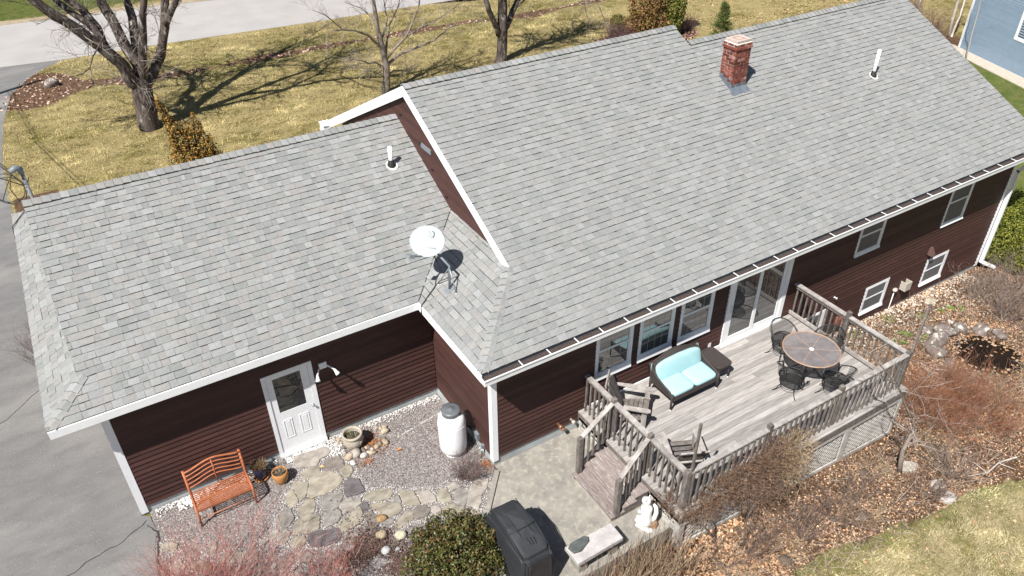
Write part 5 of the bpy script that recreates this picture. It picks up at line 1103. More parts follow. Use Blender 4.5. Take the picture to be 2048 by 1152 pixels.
# stone bench, slate on it, statue, rusty rock
sb = thing('stone_bench', 'low bench of a pale stone slab on two blocks at the patio edge', 'bench', (.45, -2.80, 0))
b = MB(); b.prism([(-.50, -.20), (.49, -.18), (.50, .19), (-.51, .20)], .335, .425, inset=.012); lbuild(b, 'slab', m_slab, par=sb)
for x in (-.33, .33): b = MB(); b.box(x-.09, x+.09, -.13, .14, 0, .334); lbuild(b, 'block', m_conc, par=sb)
b = MB(); b.cur = (.10, .115, .115); b.prism([(-.03, -2.66), (.0, -2.80), (.14, -2.83), (.36, -2.74), (.40, -2.66), (.34, -2.605), (.05, -2.61)], .426, .475, inset=.012); tag(b.build('slate_block', m_stone), 'dark grey slate block lying on the pale stone bench', 'stone')
sq = thing('animal_statue', 'white weathered statue of an animal with curled tail between stair and deck corner', 'statue', (1.68, -2.73, 0), math.radians(20))
b = MB(); b.prism([(-.13, -.10), (.13, -.10), (.13, .12), (-.13, .12)], 0, .05, inset=.015)
lbuild(b, 'plinth', m_statue, par=sq)
b = MB(); b.lathe([(.105, .05), (.125, .12), (.115, .22), (.095, .34), (.105, .45), (.10, .52), (.06, .57), (.065, .60), (.085, .65), (.075, .71), (.03, .745), (0, .75)], 16)
for v in range(len(b.v)):
    x, y, z = b.v[v]; b.v[v] = (x*(1+.10*math.sin(9*z)), y*1.05+(.025 if .58 < z < .72 else 0), z)
lbuild(b, 'body', m_statue, True, sq)
b = MB()
for s in (-1, 1): b.tube([(s*.045, .0, .72), (s*.06, .0, .80)], [.022, .004], 6)
lbuild(b, 'ears', m_statue, True, sq)
for s in (-1, 1):
    b = MB(); b.tube([(s*.10, .02, .47), (s*.10, .09, .38), (s*.04, .125, .39)], [.035, .032, .026], 8); lbuild(b, 'arm', m_statue, True, sq)
b = MB(); b.tube([(.05, -.09, .10), (.09, -.14, .22), (.10, -.155, .38), (.09, -.135, .52), (.08, -.09, .58)], [.035, .045, .045, .04, .02], 10); lbuild(b, 'tail', m_statue, True, sq)
b = MB(); b.box(.02, .10, .12, .20, 0, .06); b.tube([(-.06, .10, .09), (-.06, .17, .07)], [.05, .03], 8); b.tube([(.06, .10, .09), (.06, .17, .07)], [.05, .03], 8); lbuild(b, 'feet', m_statue, True, sq)
b = MB(); b.cur = (1, 1, 1); rock(b, (1.80, -2.83, .06), .105, (1, .95, .8), None, 5, 7, .10, 5); tag(b.build('rusty_rock', m_rust), 'rust brown angular rock beside the white statue', 'rock')
b = MB(); rock(b, (1.66, -2.90, .025), .06, (1.3, .9, .5), (.72, .71, .68), 5, 7, .1, 8); tag(b.build('white_stone', m_stone), 'small flat white stone in front of the statue', 'stone')
# ---------------------------------------------------------------- plants
class TW:
    """many thin three-sided twigs in one mesh"""
    def __init__(s): s.a = []; s.b = []; s.ra = []; s.rb = []; s.c = []
    def seg(s, a, b, ra, rb, c): s.a.append(a); s.b.append(b); s.ra.append(ra); s.rb.append(rb); s.c.append(c)
    def line(s, P, r0, r1, c):
        n = len(P)-1
        for i in range(n): s.seg(P[i], P[i+1], r0+(r1-r0)*i/n, r0+(r1-r0)*(i+1)/n, c)
    def build(s, name, m, parent=None, kind=None, sides=3):
        A = np.array(s.a, float); B = np.array(s.b, float); d = B-A; d /= np.linalg.norm(d, axis=1, keepdims=True)+1e-9
        ref = np.where(np.abs(d[:, 2:3]) < .9, np.array([[0, 0, 1.]]), np.array([[1., 0, 0]])); x = np.cross(d, ref); x /= np.linalg.norm(x, axis=1, keepdims=True); y = np.cross(d, x)
        ra = np.array(s.ra)[:, None]; rb = np.array(s.rb)[:, None]; C = np.array(s.c, float); V = []
        for P, r in ((A, ra), (B, rb)):
            for k in range(sides):
                t = 2*math.pi*k/sides; V.append(P+(x*math.cos(t)+y*math.sin(t))*r)
        n = len(A); V = np.stack(V, 1).reshape(-1, 3)      # per twig: sides at A then at B
        if parent is not None: V = V - np.array(W(parent))
        base = np.arange(n)[:, None]*(2*sides); F = np.concatenate([base+np.array([k, (k+1) % sides, sides+(k+1) % sides, sides+k]) for k in range(sides)], 0)
        me = idxmesh(name, V, F, np.repeat(C, 2*sides, 0), m, True); return place(name, me, parent, kind=kind)
class LF:
    """many folded leaves in one mesh"""
    def __init__(s): s.p = []; s.n = []; s.s = []; s.c = []
    def add(s, p, n, size, c): s.p.append(p); s.n.append(n); s.s.append(size); s.c.append(c)
    def arr(s, P, Nn, S, C): s.p += list(P); s.n += list(Nn); s.s += list(S); s.c += list(C)
    def build(s, name, m, parent=None, kind=None, aspect=.55, fold=.25):
        P = np.array(s.p, float); Nn = np.array(s.n, float); Nn /= np.linalg.norm(Nn, axis=1, keepdims=True)+1e-9; S = np.array(s.s, float)[:, None]; C = np.array(s.c, float)
        r = rng.normal(size=P.shape); x = r-Nn*np.sum(r*Nn, 1, keepdims=True); x /= np.linalg.norm(x, axis=1, keepdims=True)+1e-9; y = np.cross(Nn, x)
        a = P-x*S*.5; e = P+x*S*.5; l = P+y*S*aspect*.5+Nn*S*fold*.5; q = P-y*S*aspect*.5+Nn*S*fold*.5
        V = np.stack([a, e, l, q], 1).reshape(-1, 3)
        if parent is not None: V = V - np.array(W(parent))
        n = len(P); b = np.arange(n)[:, None]*4; F = np.concatenate([b+np.array([0, 1, 2]), b+np.array([0, 3, 1])], 0)
        return place(name, idxmesh(name, V, F, np.repeat(C, 4, 0), m), parent, kind=kind)
def rv(s=1.0): return Vector(rng.normal(0, s, 3))
def jc(c, j=.18):
    f = 1+random.uniform(-j, j); return (c[0]*f, c[1]*f*(1+random.uniform(-.05, .05)), c[2]*f)
def grow(tw, p, d, L, r, depth, cols, nseg=4, wander=.22, up=.05, kids=4, kl=.5, ang=.7, start=.25):
    P = [Vector(p)]; d = Vector(d).normalized(); st = L/nseg; ds = []
    for i in range(nseg):
        d = (d+rv(wander)*.6+Vector((0, 0, up))).normalized(); P.append(P[-1]+d*st); ds.append(d)
    c = jc(random.choice(cols)); tw.line(P, r, r*.45, c)
    if depth > 0:
        for k in range(kids):
            t = start+(1-start)*(k+random.random())/kids; i = min(nseg-1, int(t*nseg)); f = t*nseg-i
            q = P[i].lerp(P[i+1], f); e = (ds[i]+rv(1).normalized()*ang).normalized()
            grow(tw, q, e, L*kl*random.uniform(.6, 1.2), max(.0018, r*.55), depth-1, cols, max(3, nseg-1), wander, up, max(2, kids-1), kl, ang, .2)
BK = [(.27, .23, .20), (.20, .165, .14), (.33, .29, .26)]
def bare_tree(name, label, cat, limbs, m, twc, topext, twig_L, twig_r, nk, base_flare=0.0, group=None, depth=2, side=9, wob=.03, minr=.004):
    b0 = limbs[0][0]; g = float(ground(b0[0], b0[1])); t = thing(name, label, cat, (b0[0], b0[1], g), 0, group)
    tw = TW()
    for li, L in enumerate(limbs):
        P = [Vector(p[:3]) for p in L]; R = [p[3] for p in L]
        if li == 0: P[0].z = g-.1
        Q, S = [P[0]], [R[0]*(1+base_flare if li == 0 else 1)]
        for i in range(len(P)-1):
            n = max(2, int((P[i+1]-P[i]).length/.35))
            for k in range(1, n+1):
                f = k/n; w = wob*R[i]*4 if k < n else 0
                Q.append(P[i].lerp(P[i+1], f)+rv(w*.35)); S.append((R[i]+(R[i+1]-R[i])*f)*(1+random.uniform(-.04, .05)))
        if li == 0 and base_flare: S[1] = R[0]*(1+base_flare*.35)
        # carry on beyond the picture's edge to a natural end
        dirn = (Q[-1]-Q[-3 if len(Q) > 2 else 0]).normalized(); r = S[-1]; ext = topext[li] if li < len(topext) else 0
        if ext:
            n = 9; d = dirn
            for k in range(n): d = (d+rv(.16)+Vector((0, 0, .10))).normalized(); Q.append(Q[-1]+d*ext/n); S.append(max(.012, r*(1-(k+1)/n*.8)))
        b = MB(); b.tube(Q, S, side if S[0] > .05 else 6); b.build('trunk' if li == 0 else 'limb', m, t, True)
        if ext > 2 and S[0] > .08:
            for q in range(9):
                i = len(Q)-1-q; dl = (Q[i]-Q[i-1]).normalized()
                for _ in range(2): grow(tw, Q[i], (dl*.6+rv(1).normalized()*.8).normalized(), 2.2*random.uniform(.5, 1.1), max(.03, S[i]*.6), 2, twc, 5, .22, .05, 5, .5, .8)
        tot = len(Q); step = max(1, int(round(.40/ .35)))
        for i in range(2 if li else int(tot*.45), tot, step):
            if S[i] > .24 and random.random() < .7: continue
            dl = (Q[i]-Q[i-1]).normalized()
            for _ in range(nk if random.random() < .8 else nk+1):
                e = (dl*.5+rv(1).normalized()+Vector((0, 0, .12))).normalized()
                grow(tw, Q[i], e, twig_L*random.uniform(.4, 1.25), min(S[i]*.4, twig_r), depth, twc, 4, .28, .04, 4, .52, .8)
    tw.build('twigs', m_twig, t, kind='stuff'); return t
def refit(L, rr):
    for l, (a, e) in zip(L, rr):
        n = len(l)
        for i in range(n): l[i] = l[i][:3]+(a+(e-a)*i/(n-1),)
refit(TREE1, ((.38, .34), (.25, .12), (.14, .09), (.15, .12), (.22, .13), (.20, .12), (.17, .10), (.21, .13), (.13, .09), (.04, .012)))
refit(TREE2, ((.27, .17), (.14, .09), (.15, .10), (.05, .008), (.03, .006), (.03, .006)))
_p = TREE1[0][-1]; _q = TREE1[0][-2]
for l in TREE1[1:8]:
    if math.dist(l[0][:3], _p[:3]) < .7: l.insert(0, (_q[0]*.45+_p[0]*.55, _q[1]*.45+_p[1]*.55, _q[2]*.45+_p[2]*.55, l[0][3]*1.1))
TREE1[0].append((_p[0]+.02, _p[1], _p[2]+.22, .24)); TREE1[0].append((_p[0]+.03, _p[1], _p[2]+.40, .08))
bare_tree('maple_tree', 'large bare maple with a thick dark trunk splitting into many limbs, by the driveway', 'tree', TREE1, m_bark, BK, [0, 3.0, 3.5, 4.5, 5.5, 5.5, 5.5, 5.5, 5, 0], 1.25, .018, 1, .22, side=14)
bare_tree('maple_tree', 'bare maple with a stout forked trunk just beyond the main ridge', 'tree', TREE2, m_bark, BK, [5, 4, 4, 0, 0, 0], 1.1, .016, 1, .25, side=14)
bare_tree('bare_tree', 'young slender leafless tree with pale spreading branches between two maples', 'tree', TREE3, m_bark2, [(.40, .34, .30), (.30, .25, .21), (.47, .41, .37)], [2.5, 0, 0, .8, .8, 0, 0, 0, 0, .6, 0, .4], .75, .010, 2, .15)
bare_tree('birch_tree', 'pale twin stemmed birch beside the blue house', 'tree', BIRCH, m_birch, [(.30, .22, .19), (.36, .27, .24)], [4, 3.5], .7, .010, 1)
bare_tree('birch_tree', 'pale birch stems at the top of the far roof rake', 'tree', BIRCH2, m_birch, [(.30, .22, .19), (.36, .27, .24)], [3, 2], .7, .010, 1)
bare_tree('birch_tree', 'thin birch sapling standing in front of the blue wall', 'tree', BIRCH3, m_birch, [(.25, .17, .17), (.30, .21, .20)], [2], 1.3, .008, 2)
bare_tree('bare_tree', 'small crooked leafless tree at the outer deck corner with a broken pale limb', 'tree', SMALL_TREE, m_bark2, [(.42, .36, .33), (.34, .28, .25), (.5, .45, .42)], [0]*12, .55, .006, 1, .1, depth=1)
# distant trees behind the street keep the far lawn from ending in nothing
def shrub_twigs(name, label, base, n, L, spread, cols, r=.006, kids=4, depth=2, kl=.5, up=.05, bw=.15, wander=.2, cat='shrub', group=None, lean=(0, 0, 0), leaves=None, ang=.6):
    g = float(ground(base[0], base[1])) if len(base) < 3 else base[2]; t = thing(name, label, cat, (base[0], base[1], g), 0, group); tw = TW()
    b = MB(); rock(b, (base[0], base[1], g+.01), bw*.5, (1, 1, .5), (.12, .09, .07), 4, 7, .1); b.build('crown', m_twig, t, True)
    for _ in range(n):
        a = random.uniform(0, 6.283); rr = bw*math.sqrt(random.random()); s = spread*random.uniform(.15, 1)
        d = Vector((math.cos(a)*s+lean[0], math.sin(a)*s+lean[1], 1+lean[2])); p = (base[0]+rr*math.cos(a), base[1]+rr*math.sin(a), g-.01)
        grow(tw, p, d, L*random.uniform(.6, 1.1), r*random.uniform(.7, 1.2), depth, cols, 5, wander, up, kids, kl, ang)
    tw.build('stems', m_twig, t, kind='stuff')
    if leaves: 
        lf = LF(); k, size, lc = leaves
        idx = rng.integers(0, len(tw.b), k)
        for i in idx: lf.add(np.array(tw.b[i])+rng.normal(0, .015, 3), rng.normal(size=3), size*random.uniform(.6, 1.3), jc(random.choice(lc), .25))
        lf.build('leaves', m_leaf, t, kind='stuff')
    return t
RED = [(.52, .19, .145), (.60, .29, .23), (.42, .12, .10), (.62, .40, .33), (.46, .17, .14), (.24, .11, .09)]
for i, (x, y, n, L, sp, lab) in enumerate(((-5.7, -.25, 75, 1.25, .9, 'red twigged dogwood at the driveway corner, thin loose stems'), (-4.95, -.45, 48, 1.35, .85, 'dense red twigged dogwood in front of the orange bench'),
        (-4.15, -1.0, 40, 1.1, .8, 'red twigged dogwood over the lower flagstones'), (-3.5, -1.15, 12, .8, .9, 'small red twigged dogwood between flagstones and the round evergreen'), (-6.25, -.35, 85, 1.15, .95, 'low red twigged dogwood reaching over the asphalt'))):
    shrub_twigs('dogwood_shrub', lab, (x, y, 0.0), n, L, sp, RED, .0046, 4, 2, .55, .06, .35, .26, group='red twigged dogwoods')
shrub_twigs('bare_shrub', 'low fuzzy grey brown shrub at the house corner by the propane tank', (-.60, .02, 0.0), 90, .42, 1.25, [(.19, .13, .125), (.15, .10, .10), (.24, .17, .15)], .003, 4, 2, .5, .06, .12)
shrub_twigs('bare_shrub', 'dark dry shrub against the left end of the garage', (-7.3, 8.4, 0.0), 80, .9, .8, [(.17, .11, .10), (.23, .16, .15), (.12, .08, .075)], .004, 4, 2, .5, .08, .3)
# foliage masses
def foliage(name, label, base, clumps, n, size, cols, m=None, cat='shrub', group=None, stems=True, aspect=.5, core=(.03, .03, .015), shell=.55, upright=0.0, jit=.5):
    g = float(ground(base[0], base[1])) if len(base) < 3 else base[2]; t = thing(name, label, cat, (base[0], base[1], g), 0, group)
    if name == 'evergreen_shrub' and len(clumps) > 4:
        for _ in range(26):
            c = random.choice(clumps[:8]); a = random.uniform(0, 6.283); v = random.uniform(.05, 1.35); clumps = clumps+[(c[0]+c[3]*math.cos(a)*math.cos(v)*1.0, c[1]+c[4]*math.sin(a)*math.cos(v)*1.0, c[2]+c[5]*math.sin(v)*1.0, random.uniform(.08, .16), random.uniform(.08, .16), random.uniform(.09, .2))]
    vol = np.array([c[3]*c[4]*c[5] for c in clumps])**(2/3); k = rng.choice(len(clumps), n, p=vol/vol.sum()); Cc = np.array(clumps)[k]
    d = rng.normal(size=(n, 3)); d /= np.linalg.norm(d, axis=1, keepdims=True); rad = shell+(1-shell)*rng.random((n, 1))**.6
    bump = 1+.12*np.sin(d[:, :1]*7+k[:, None])*np.sin(d[:, 1:2]*6+2*k[:, None])*1.2
    P = np.array([base[0], base[1], g])+Cc[:, :3]+d*rad*bump*Cc[:, 3:6]
    keep = P[:, 2] > g+.02; P, d, k = P[keep], d[keep], k[keep]; n = len(P)
    Nn = d+rng.normal(0, jit, (n, 3))+np.array([0, 0, upright]); col = np.array(cols)[rng.integers(0, len(cols), n)]*(1+rng.uniform(-.22, .22, (n, 1)))
    lf = LF(); lf.arr(P, Nn, size*rng.uniform(.6, 1.35, n), col); lf.build('foliage', m or m_leaf, t, kind='stuff', aspect=aspect)
    tw = TW()
    for c in clumps:
        for _ in range(4): tw.line([Vector((base[0]+random.uniform(-.05, .05), base[1]+random.uniform(-.05, .05), g)), Vector((base[0]+c[0]*.6, base[1]+c[1]*.6, g+c[2]*.55)), Vector((base[0]+c[0]+random.uniform(-.4, .4)*c[3], base[1]+c[1]+random.uniform(-.4, .4)*c[4], g+c[2]+.4*c[5]))], .022, .006, (.12, .09, .07))
    tw.build('branches', m_twig, t, kind='stuff'); return t
foliage('evergreen_shrub', 'round glossy dark evergreen shrub between flagstones and the covered grill', (-1.85, -1.72, 0.0), [(0, .05, .45, .75, .62, .50), (-.48, .0, .42, .48, .5, .42), (.50, -.10, .36, .50, .45, .36), (0, -.5, .38, .7, .5, .38), (.1, .42, .62, .38, .34, .30), (-.25, .15, .70, .38, .38, .30), (.42, .25, .52, .34, .34, .30), (.1, -.1, .78, .4, .35, .25)], 15000, .052, [(.050, .062, .014), (.065, .080, .018), (.095, .10, .028), (.042, .045, .014), (.15, .095, .030), (.10, .055, .022), (.12, .12, .035)], m_gloss, aspect=.6, shell=.72, jit=.8)
foliage('yew_shrub', 'large yellow green yew beyond the far end of the house', (18.1, -.25), [(0, 0, .95, .85, .85, 1.05), (.6, .3, 1.25, .7, .7, .95), (-.25, -.5, .8, .7, .6, .85), (.7, -.5, .95, .75, .65, .95), (.1, .65, 1.1, .7, .6, 1.05), (1.2, .3, 1.0, .8, .8, 1.0), (-.5, .2, .75, .5, .5, .75)], 26000, .085, [(.15, .17, .02), (.21, .215, .028), (.10, .13, .018), (.28, .265, .04), (.065, .09, .015)], aspect=.3, shell=.7, jit=.9)
foliage('golden_conifer', 'sparse golden brown conifer with a thin leaning top, beyond the garage ridge', (-2.45, 14.6), [(0.12, 0, 0.75, 1.01, 0.72, 0.69), (-0.44, 0.1, 0.55, 0.74, 0.6, 0.52), (0.53, 0.05, 1.15, 0.57, 0.48, 0.48), (0.0, 0, 1.5, 0.57, 0.46, 0.46), (0.56, 0, 1.8, 0.41, 0.34, 0.41), (-0.06, 0.05, 2.1, 0.38, 0.31, 0.41), (0.47, 0, 2.35, 0.22, 0.22, 0.32), (-0.19, 0, 2.55, 0.24, 0.24, 0.37), (0.15, 0, 2.3, 0.22, 0.24, 0.34), (-0.3, 0, 3.0, 0.14, 0.14, 0.34), (-0.38, 0, 3.35, 0.09, 0.1, 0.28), (0.47, 0, 2.7, 0.09, 0.1, 0.25), (-1.06, 0.1, 0.42, 0.41, 0.3, 0.18), (0.69, 0, 0.9, 0.54, 0.48, 0.46), (-0.95, 0.0, 0.75, 0.5, 0.4, 0.3), (0.75, 0, 1.3, 0.35, 0.3, 0.35)], 15000, .085, [(.30, .165, .030), (.24, .15, .028), (.34, .20, .030), (.17, .115, .025), (.36, .17, .04), (.12, .09, .02)], aspect=.45, shell=.35, jit=1.0)
foliage('golden_conifer', 'low dark tuft of golden conifer just showing over the garage ridge', (-.95, 14.9), [(0, 0, .62, .35, .3, .35), (.25, 0, .75, .2, .2, .25)], 1200, .07, [(.10, .075, .018), (.17, .11, .02), (.06, .05, .015)], shell=.35)
foliage('rust_conifer', 'dense rounded conifer browned to rust at its foot, beyond the ridge step', (21.0, 20.6), [(0, 0, .7, 1.0, .9, .8), (-.35, 0, 1.5, .85, .8, .9), (.4, .1, 1.9, .85, .8, 1.0), (0, 0, 2.7, .8, .75, .9), (-.6, .2, .6, .6, .6, .6), (.6, -.3, .5, .7, .6, .6)], 11000, .12, [(.20, .095, .045), (.15, .08, .04), (.24, .13, .04), (.19, .15, .03), (.12, .11, .02), (.26, .12, .06)], shell=.7, aspect=.5)
foliage('green_conifer', 'olive green rounded conifer leaning on the rust brown one', (22.15, 20.1), [(0, 0, .6, .5, .5, .6), (.05, 0, 1.4, .6, .55, .8), (.0, .1, 2.2, .6, .55, .8), (.1, 0, 2.9, .5, .5, .7)], 7000, .12, [(.10, .115, .015), (.14, .145, .02), (.065, .08, .012), (.17, .15, .03)], shell=.7, aspect=.5)
def pine(name, label, base, h, n):
    g = float(ground(*base)); t = thing(name, label, 'shrub', (*base, g)); tw = TW(); cols = [(.085, .13, .03), (.12, .16, .04), (.06, .095, .022), (.15, .16, .05)]
    b = MB(); b.tube([(base[0], base[1], g), (base[0], base[1], g+h)], [.05, .01], 6); b.build('trunk', m_bark2, t)
    for i in range(n):
        z = random.uniform(.03, .98)*h; R = (1-z/h)*.72*h*.62+.12; a = random.uniform(0, 6.283); d = Vector((math.cos(a), math.sin(a), random.uniform(.25, .9))).normalized()
        p = Vector((base[0], base[1], g+z)); e = p+d*R*random.uniform(.5, 1); tw.line([p, e], .008, .004, (.12, .09, .05))
        for _ in range(26):
            q = p.lerp(e, random.uniform(.3, 1)); tw.seg(q, q+(d*.7+rv(.6)).normalized()*random.uniform(.10, .20), .007, .003, jc(random.choice(cols), .25))
    tw.build('needles', m_twig, t, kind='stuff')
pine('pine_shrub', 'young soft green pine behind the chimney', (23.1, 17.6), 2.0, 130)
for x, y, n, L, lab in ((19.5, 20.9, 120, .8, 'low reddish brown shrub left of the rust brown conifer'), (18.8, 20.2, 70, .6, 'small reddish shrub nearest the second maple'), (23.0, 20.4, 110, .8, 'dark reddish shrub right of the olive conifer')):
    shrub_twigs('bare_shrub', lab, (x, y), n, L, 1.0, [(.15, .085, .08), (.20, .12, .11), (.11, .065, .065)], .006, 4, 2, .5, .05, .5, group='reddish shrubs round the conifers')
foliage('evergreen_shrub', 'small olive evergreen left of the rust brown conifer', (20.1, 21.9), [(0, 0, .45, .45, .4, .45)], 1500, .1, [(.13, .12, .02), (.10, .09, .02)], shell=.6)
for x, y, n, L, lab in ((30.6, 13.6, 150, 1.5, 'purplish brown thicket left of the blue house corner'), (31.8, 12.5, 110, 1.4, 'dark thicket tight against the blue house corner'), (32.4, 14.8, 120, 1.6, 'taller brown thicket behind the birches')):
    shrub_twigs('bare_shrub', lab, (x, y), n, L, .8, [(.17, .095, .09), (.22, .13, .12), (.12, .07, .065)], .007, 4, 2, .5, .05, .6, group='thickets by the blue house')
# garden right of the deck
VB = [(.165, .098, .068), (.11, .068, .05), (.23, .145, .095), (.18, .112, .08), (.29, .205, .14)]
def hanging_mass(name, label, base, blobs, n, L, cols, lcols, nl, lsz):
    """a climber whose twigs fill several rounded masses, rooted at the base"""
    g = float(ground(*base)); t = thing(name, label, 'shrub', (*base, g), 0, 'dry climbers on the deck railing'); tw = TW()
    b = MB()
    for c in blobs: b.tube([(base[0], base[1], g-.02), (base[0]*.6+c[0]*.4, base[1]*.6+c[1]*.4, g+.5*(c[2]-g)), (c[0], c[1], c[2])], [.022, .016, .008], 5)
    b.build('stem', m_twig if False else m_bark2, t, True); lf = LF()
    vol = np.array([c[3]*c[4]*c[5] for c in blobs]); vol = vol/vol.sum()
    for _ in range(n):
        c = blobs[rng.choice(len(blobs), p=vol)]; d = rng.normal(0, 1, 3); d /= np.linalg.norm(d); d *= rng.random()**.45
        p = Vector((c[0]+d[0]*c[3], c[1]+d[1]*c[4], c[2]+d[2]*c[5])); grow(tw, p, Vector((d[0]*.7+random.uniform(-.5, .5), d[1]*.6-.1, d[2]*.6+random.uniform(-.3, .6))), L*random.uniform(.5, 1.2), .0045, 1, cols, 4, .55, -.02, 4, .65, 1.3)
    for i in rng.integers(0, len(tw.b), nl): lf.add(np.array(tw.b[i])+rng.normal(0, .012, 3), rng.normal(size=3), lsz*random.uniform(.5, 1.3), jc(random.choice(lcols), .3))
    tw.build('twigs', m_twig, t, kind='stuff'); lf.build('dry_leaves', m_leaf, t, kind='stuff')
LVC = [(.20, .118, .072), (.14, .082, .055), (.28, .185, .12), (.10, .062, .046), (.24, .135, .075)]
hanging_mass('deck_shrub', 'dense dry brown climber over the middle of the front railing', (3.7, -3.42), [(3.5, -3.36, .82, .75, .26, .42), (4.1, -3.36, .92, .65, .24, .40), (3.05, -3.36, .72, .45, .22, .28), (3.9, -3.5, .35, .55, .25, .35)], 760, .26, VB, LVC, 5200, .030)
hanging_mass('deck_shrub', 'dry brown climber spilling over the deck corner by the pole', (2.9, -3.45), [(2.55, -3.30, .56, .38, .16, .16), (2.1, -3.0, .55, .12, .4, .10)], 230, .22, VB, LVC, 2000, .026)
hanging_mass('deck_shrub', 'pale dry climber at the right end of the brown mass, top above the rail', (4.75, -3.45), [(4.65, -3.38, .85, .42, .24, .40), (4.5, -3.42, .45, .4, .22, .3)], 230, .30, [(.36, .26, .16), (.30, .20, .12), (.42, .33, .22)], [(.40, .29, .17), (.33, .23, .13), (.27, .18, .10)], 2000, .030)
SPI = [(.36, .145, .075), (.27, .11, .065), (.44, .21, .12), (.18, .085, .055), (.36, .24, .17)]
for x, y, n, L, lab in ((9.6, -3.55, 75, 1.0, 'large rust red twiggy shrub in the right hand garden bed'), (10.5, -4.05, 75, 1.0, 'rust red twiggy shrub nearest the lawn'), (9.7, -2.7, 55, .9, 'rust red twiggy shrub close to the right deck railing'), (11.0, -3.4, 55, .9, 'rust red twiggy shrub between the pond and the lawn')):
    shrub_twigs('spirea_shrub', lab, (x, y), n, L, 1.0, SPI, .0042, 5, 2, .6, .05, .35, .34, group='rust red shrubs in the right hand bed')
GR_ = [(.30, .24, .20), (.24, .18, .15), (.37, .31, .27), (.19, .14, .12)]
for x, y, n, L, sp, lab in ((15.4, -.95, 46, .95, 1.0, 'grey leafless shrub nearest the far downspout'), (15.2, -2.0, 60, 1.05, 1.0, 'grey leafless shrub behind the pond boulders'), (16.4, -1.5, 50, 1.05, 1.0, 'grey leafless shrub in front of the yew'),
        (2.55, -3.95, 9, .75, .8, 'few stemmed bare shrub at the foot of the deck corner'), (3.25, -3.98, 26, .85, .6, 'bare shrub with pale upright stems below the deck shrub'), (4.45, -4.15, 40, .65, 1.1, 'wide dark bare shrub between deck lattice and lawn'), (5.35, -4.25, 28, .6, 1.1, 'low bare shrub on the leaves before the long lattice'),
        (6.2, -4.1, 26, .7, 1.0, 'bare shrub near the last lattice panel'), (7.55, -4.75, 46, .5, 1.1, 'dark bare shrub beside the pale flat stones'), (8.6, -4.75, 34, .6, 1.2, 'sprawling grey shrub at the edge of the lawn'), (11.5, -2.9, 34, .4, 1.2, 'matted dry shrub at the near rim of the pond')):
    shrub_twigs('bare_shrub', lab, (x, y), n, L, sp, GR_ if x > 8 else [(.21, .145, .115), (.15, .10, .085), (.29, .22, .18)], .0065, 4, 2, .52, .04, .2, .26, group='bare shrubs in the garden bed')
# tall straw coloured stalks at the lower patio edge
t = thing('dry_stalks', 'clump of tall pale dry stalks at the low end of the patio', 'dried plant', (1.0, -3.35, -.42)); tw = TW()
for _ in range(620):
    x, y = 1.05+rng.normal(0, .48), -3.50+rng.normal(0, .22); 
    if y > -3.08: y = -3.1
    d = (Vector((rng.normal(0, .22)+.10, rng.normal(0, .2), 1))).normalized(); L = random.uniform(.45, 1.05); c = jc(random.choice([(.42, .31, .20), (.33, .23, .15), (.50, .40, .28), (.28, .18, .13)]), .15)
    p = Vector((x, y, -.43)); tw.line([p, p+d*L*.5, p+(d+rv(.06)).normalized()*L], .0065, .003, c)
for _ in range(60):
    x, y = -.15+rng.normal(0, .25), -3.25+rng.normal(0, .12); d = (Vector((rng.normal(0, .2), rng.normal(0, .15), 1))).normalized(); L = random.uniform(.4, .8); p = Vector((x, min(y, -3.08), -.3)); tw.line([p, p+d*L*.5, p+d*L], .0055, .0025, jc((.36, .22, .16), .2))
b = MB(); rock(b, (1.0, -3.45, -.44), .12, (2, 1, .4), (.2, .14, .09), 4, 7, .1); b.build('root_crown', m_twig, t, True); tw.build('stalks', m_twig, t, kind='stuff')
# dry stuff in the pots
def pot_plant(name, label, c, z, n, L, R, cols, lean=.3):
    t = thing(name, label, 'potted plant', (c[0], c[1], z)); tw = TW()
    for _ in range(n):
        a = random.uniform(0, 6.28); r = R*math.sqrt(random.random()); p = Vector((c[0]+r*math.cos(a), c[1]+r*math.sin(a), z)); d = Vector((math.cos(a)*lean*r/R, math.sin(a)*lean*r/R, 1)).normalized(); l = L*random.uniform(.4, 1.1)
        tw.line([p, p+d*l*.5, p+(d+rv(.12)).normalized()*l], .005, .0025, jc(random.choice(cols), .2))
    tw.build('stems', m_twig, t, kind='stuff')
    b = MB(); b.lathe([(R*.6, 0), (R*.3, .02), (0, .025)], 10, (c[0], c[1], z)); b.build('root_ball', m_soil, t, True)
pot_plant('dead_plant', 'mound of dry brown stems filling the dark blue pot', (-4.12, 2.20), .295, 330, .15, .12, [(.24, .16, .085), (.16, .10, .06), (.32, .23, .13)], .7)
pot_plant('dead_plant', 'withered grey green plant in the ochre pot', (-3.80, 1.90), .235, 45, .13, .09, [(.34, .30, .22), (.25, .24, .13), (.45, .42, .35)], .6)
pot_plant('sprouting_plant', 'green sprigs and pale dead leaves in the cast stone pot', (-2.22, 2.0), .305, 60, .12, .12, [(.11, .14, .035), (.16, .18, .06), (.50, .47, .42)], .5)
STR = [(.46, .36, .22), (.38, .28, .16), (.52, .42, .28), (.32, .23, .14)]
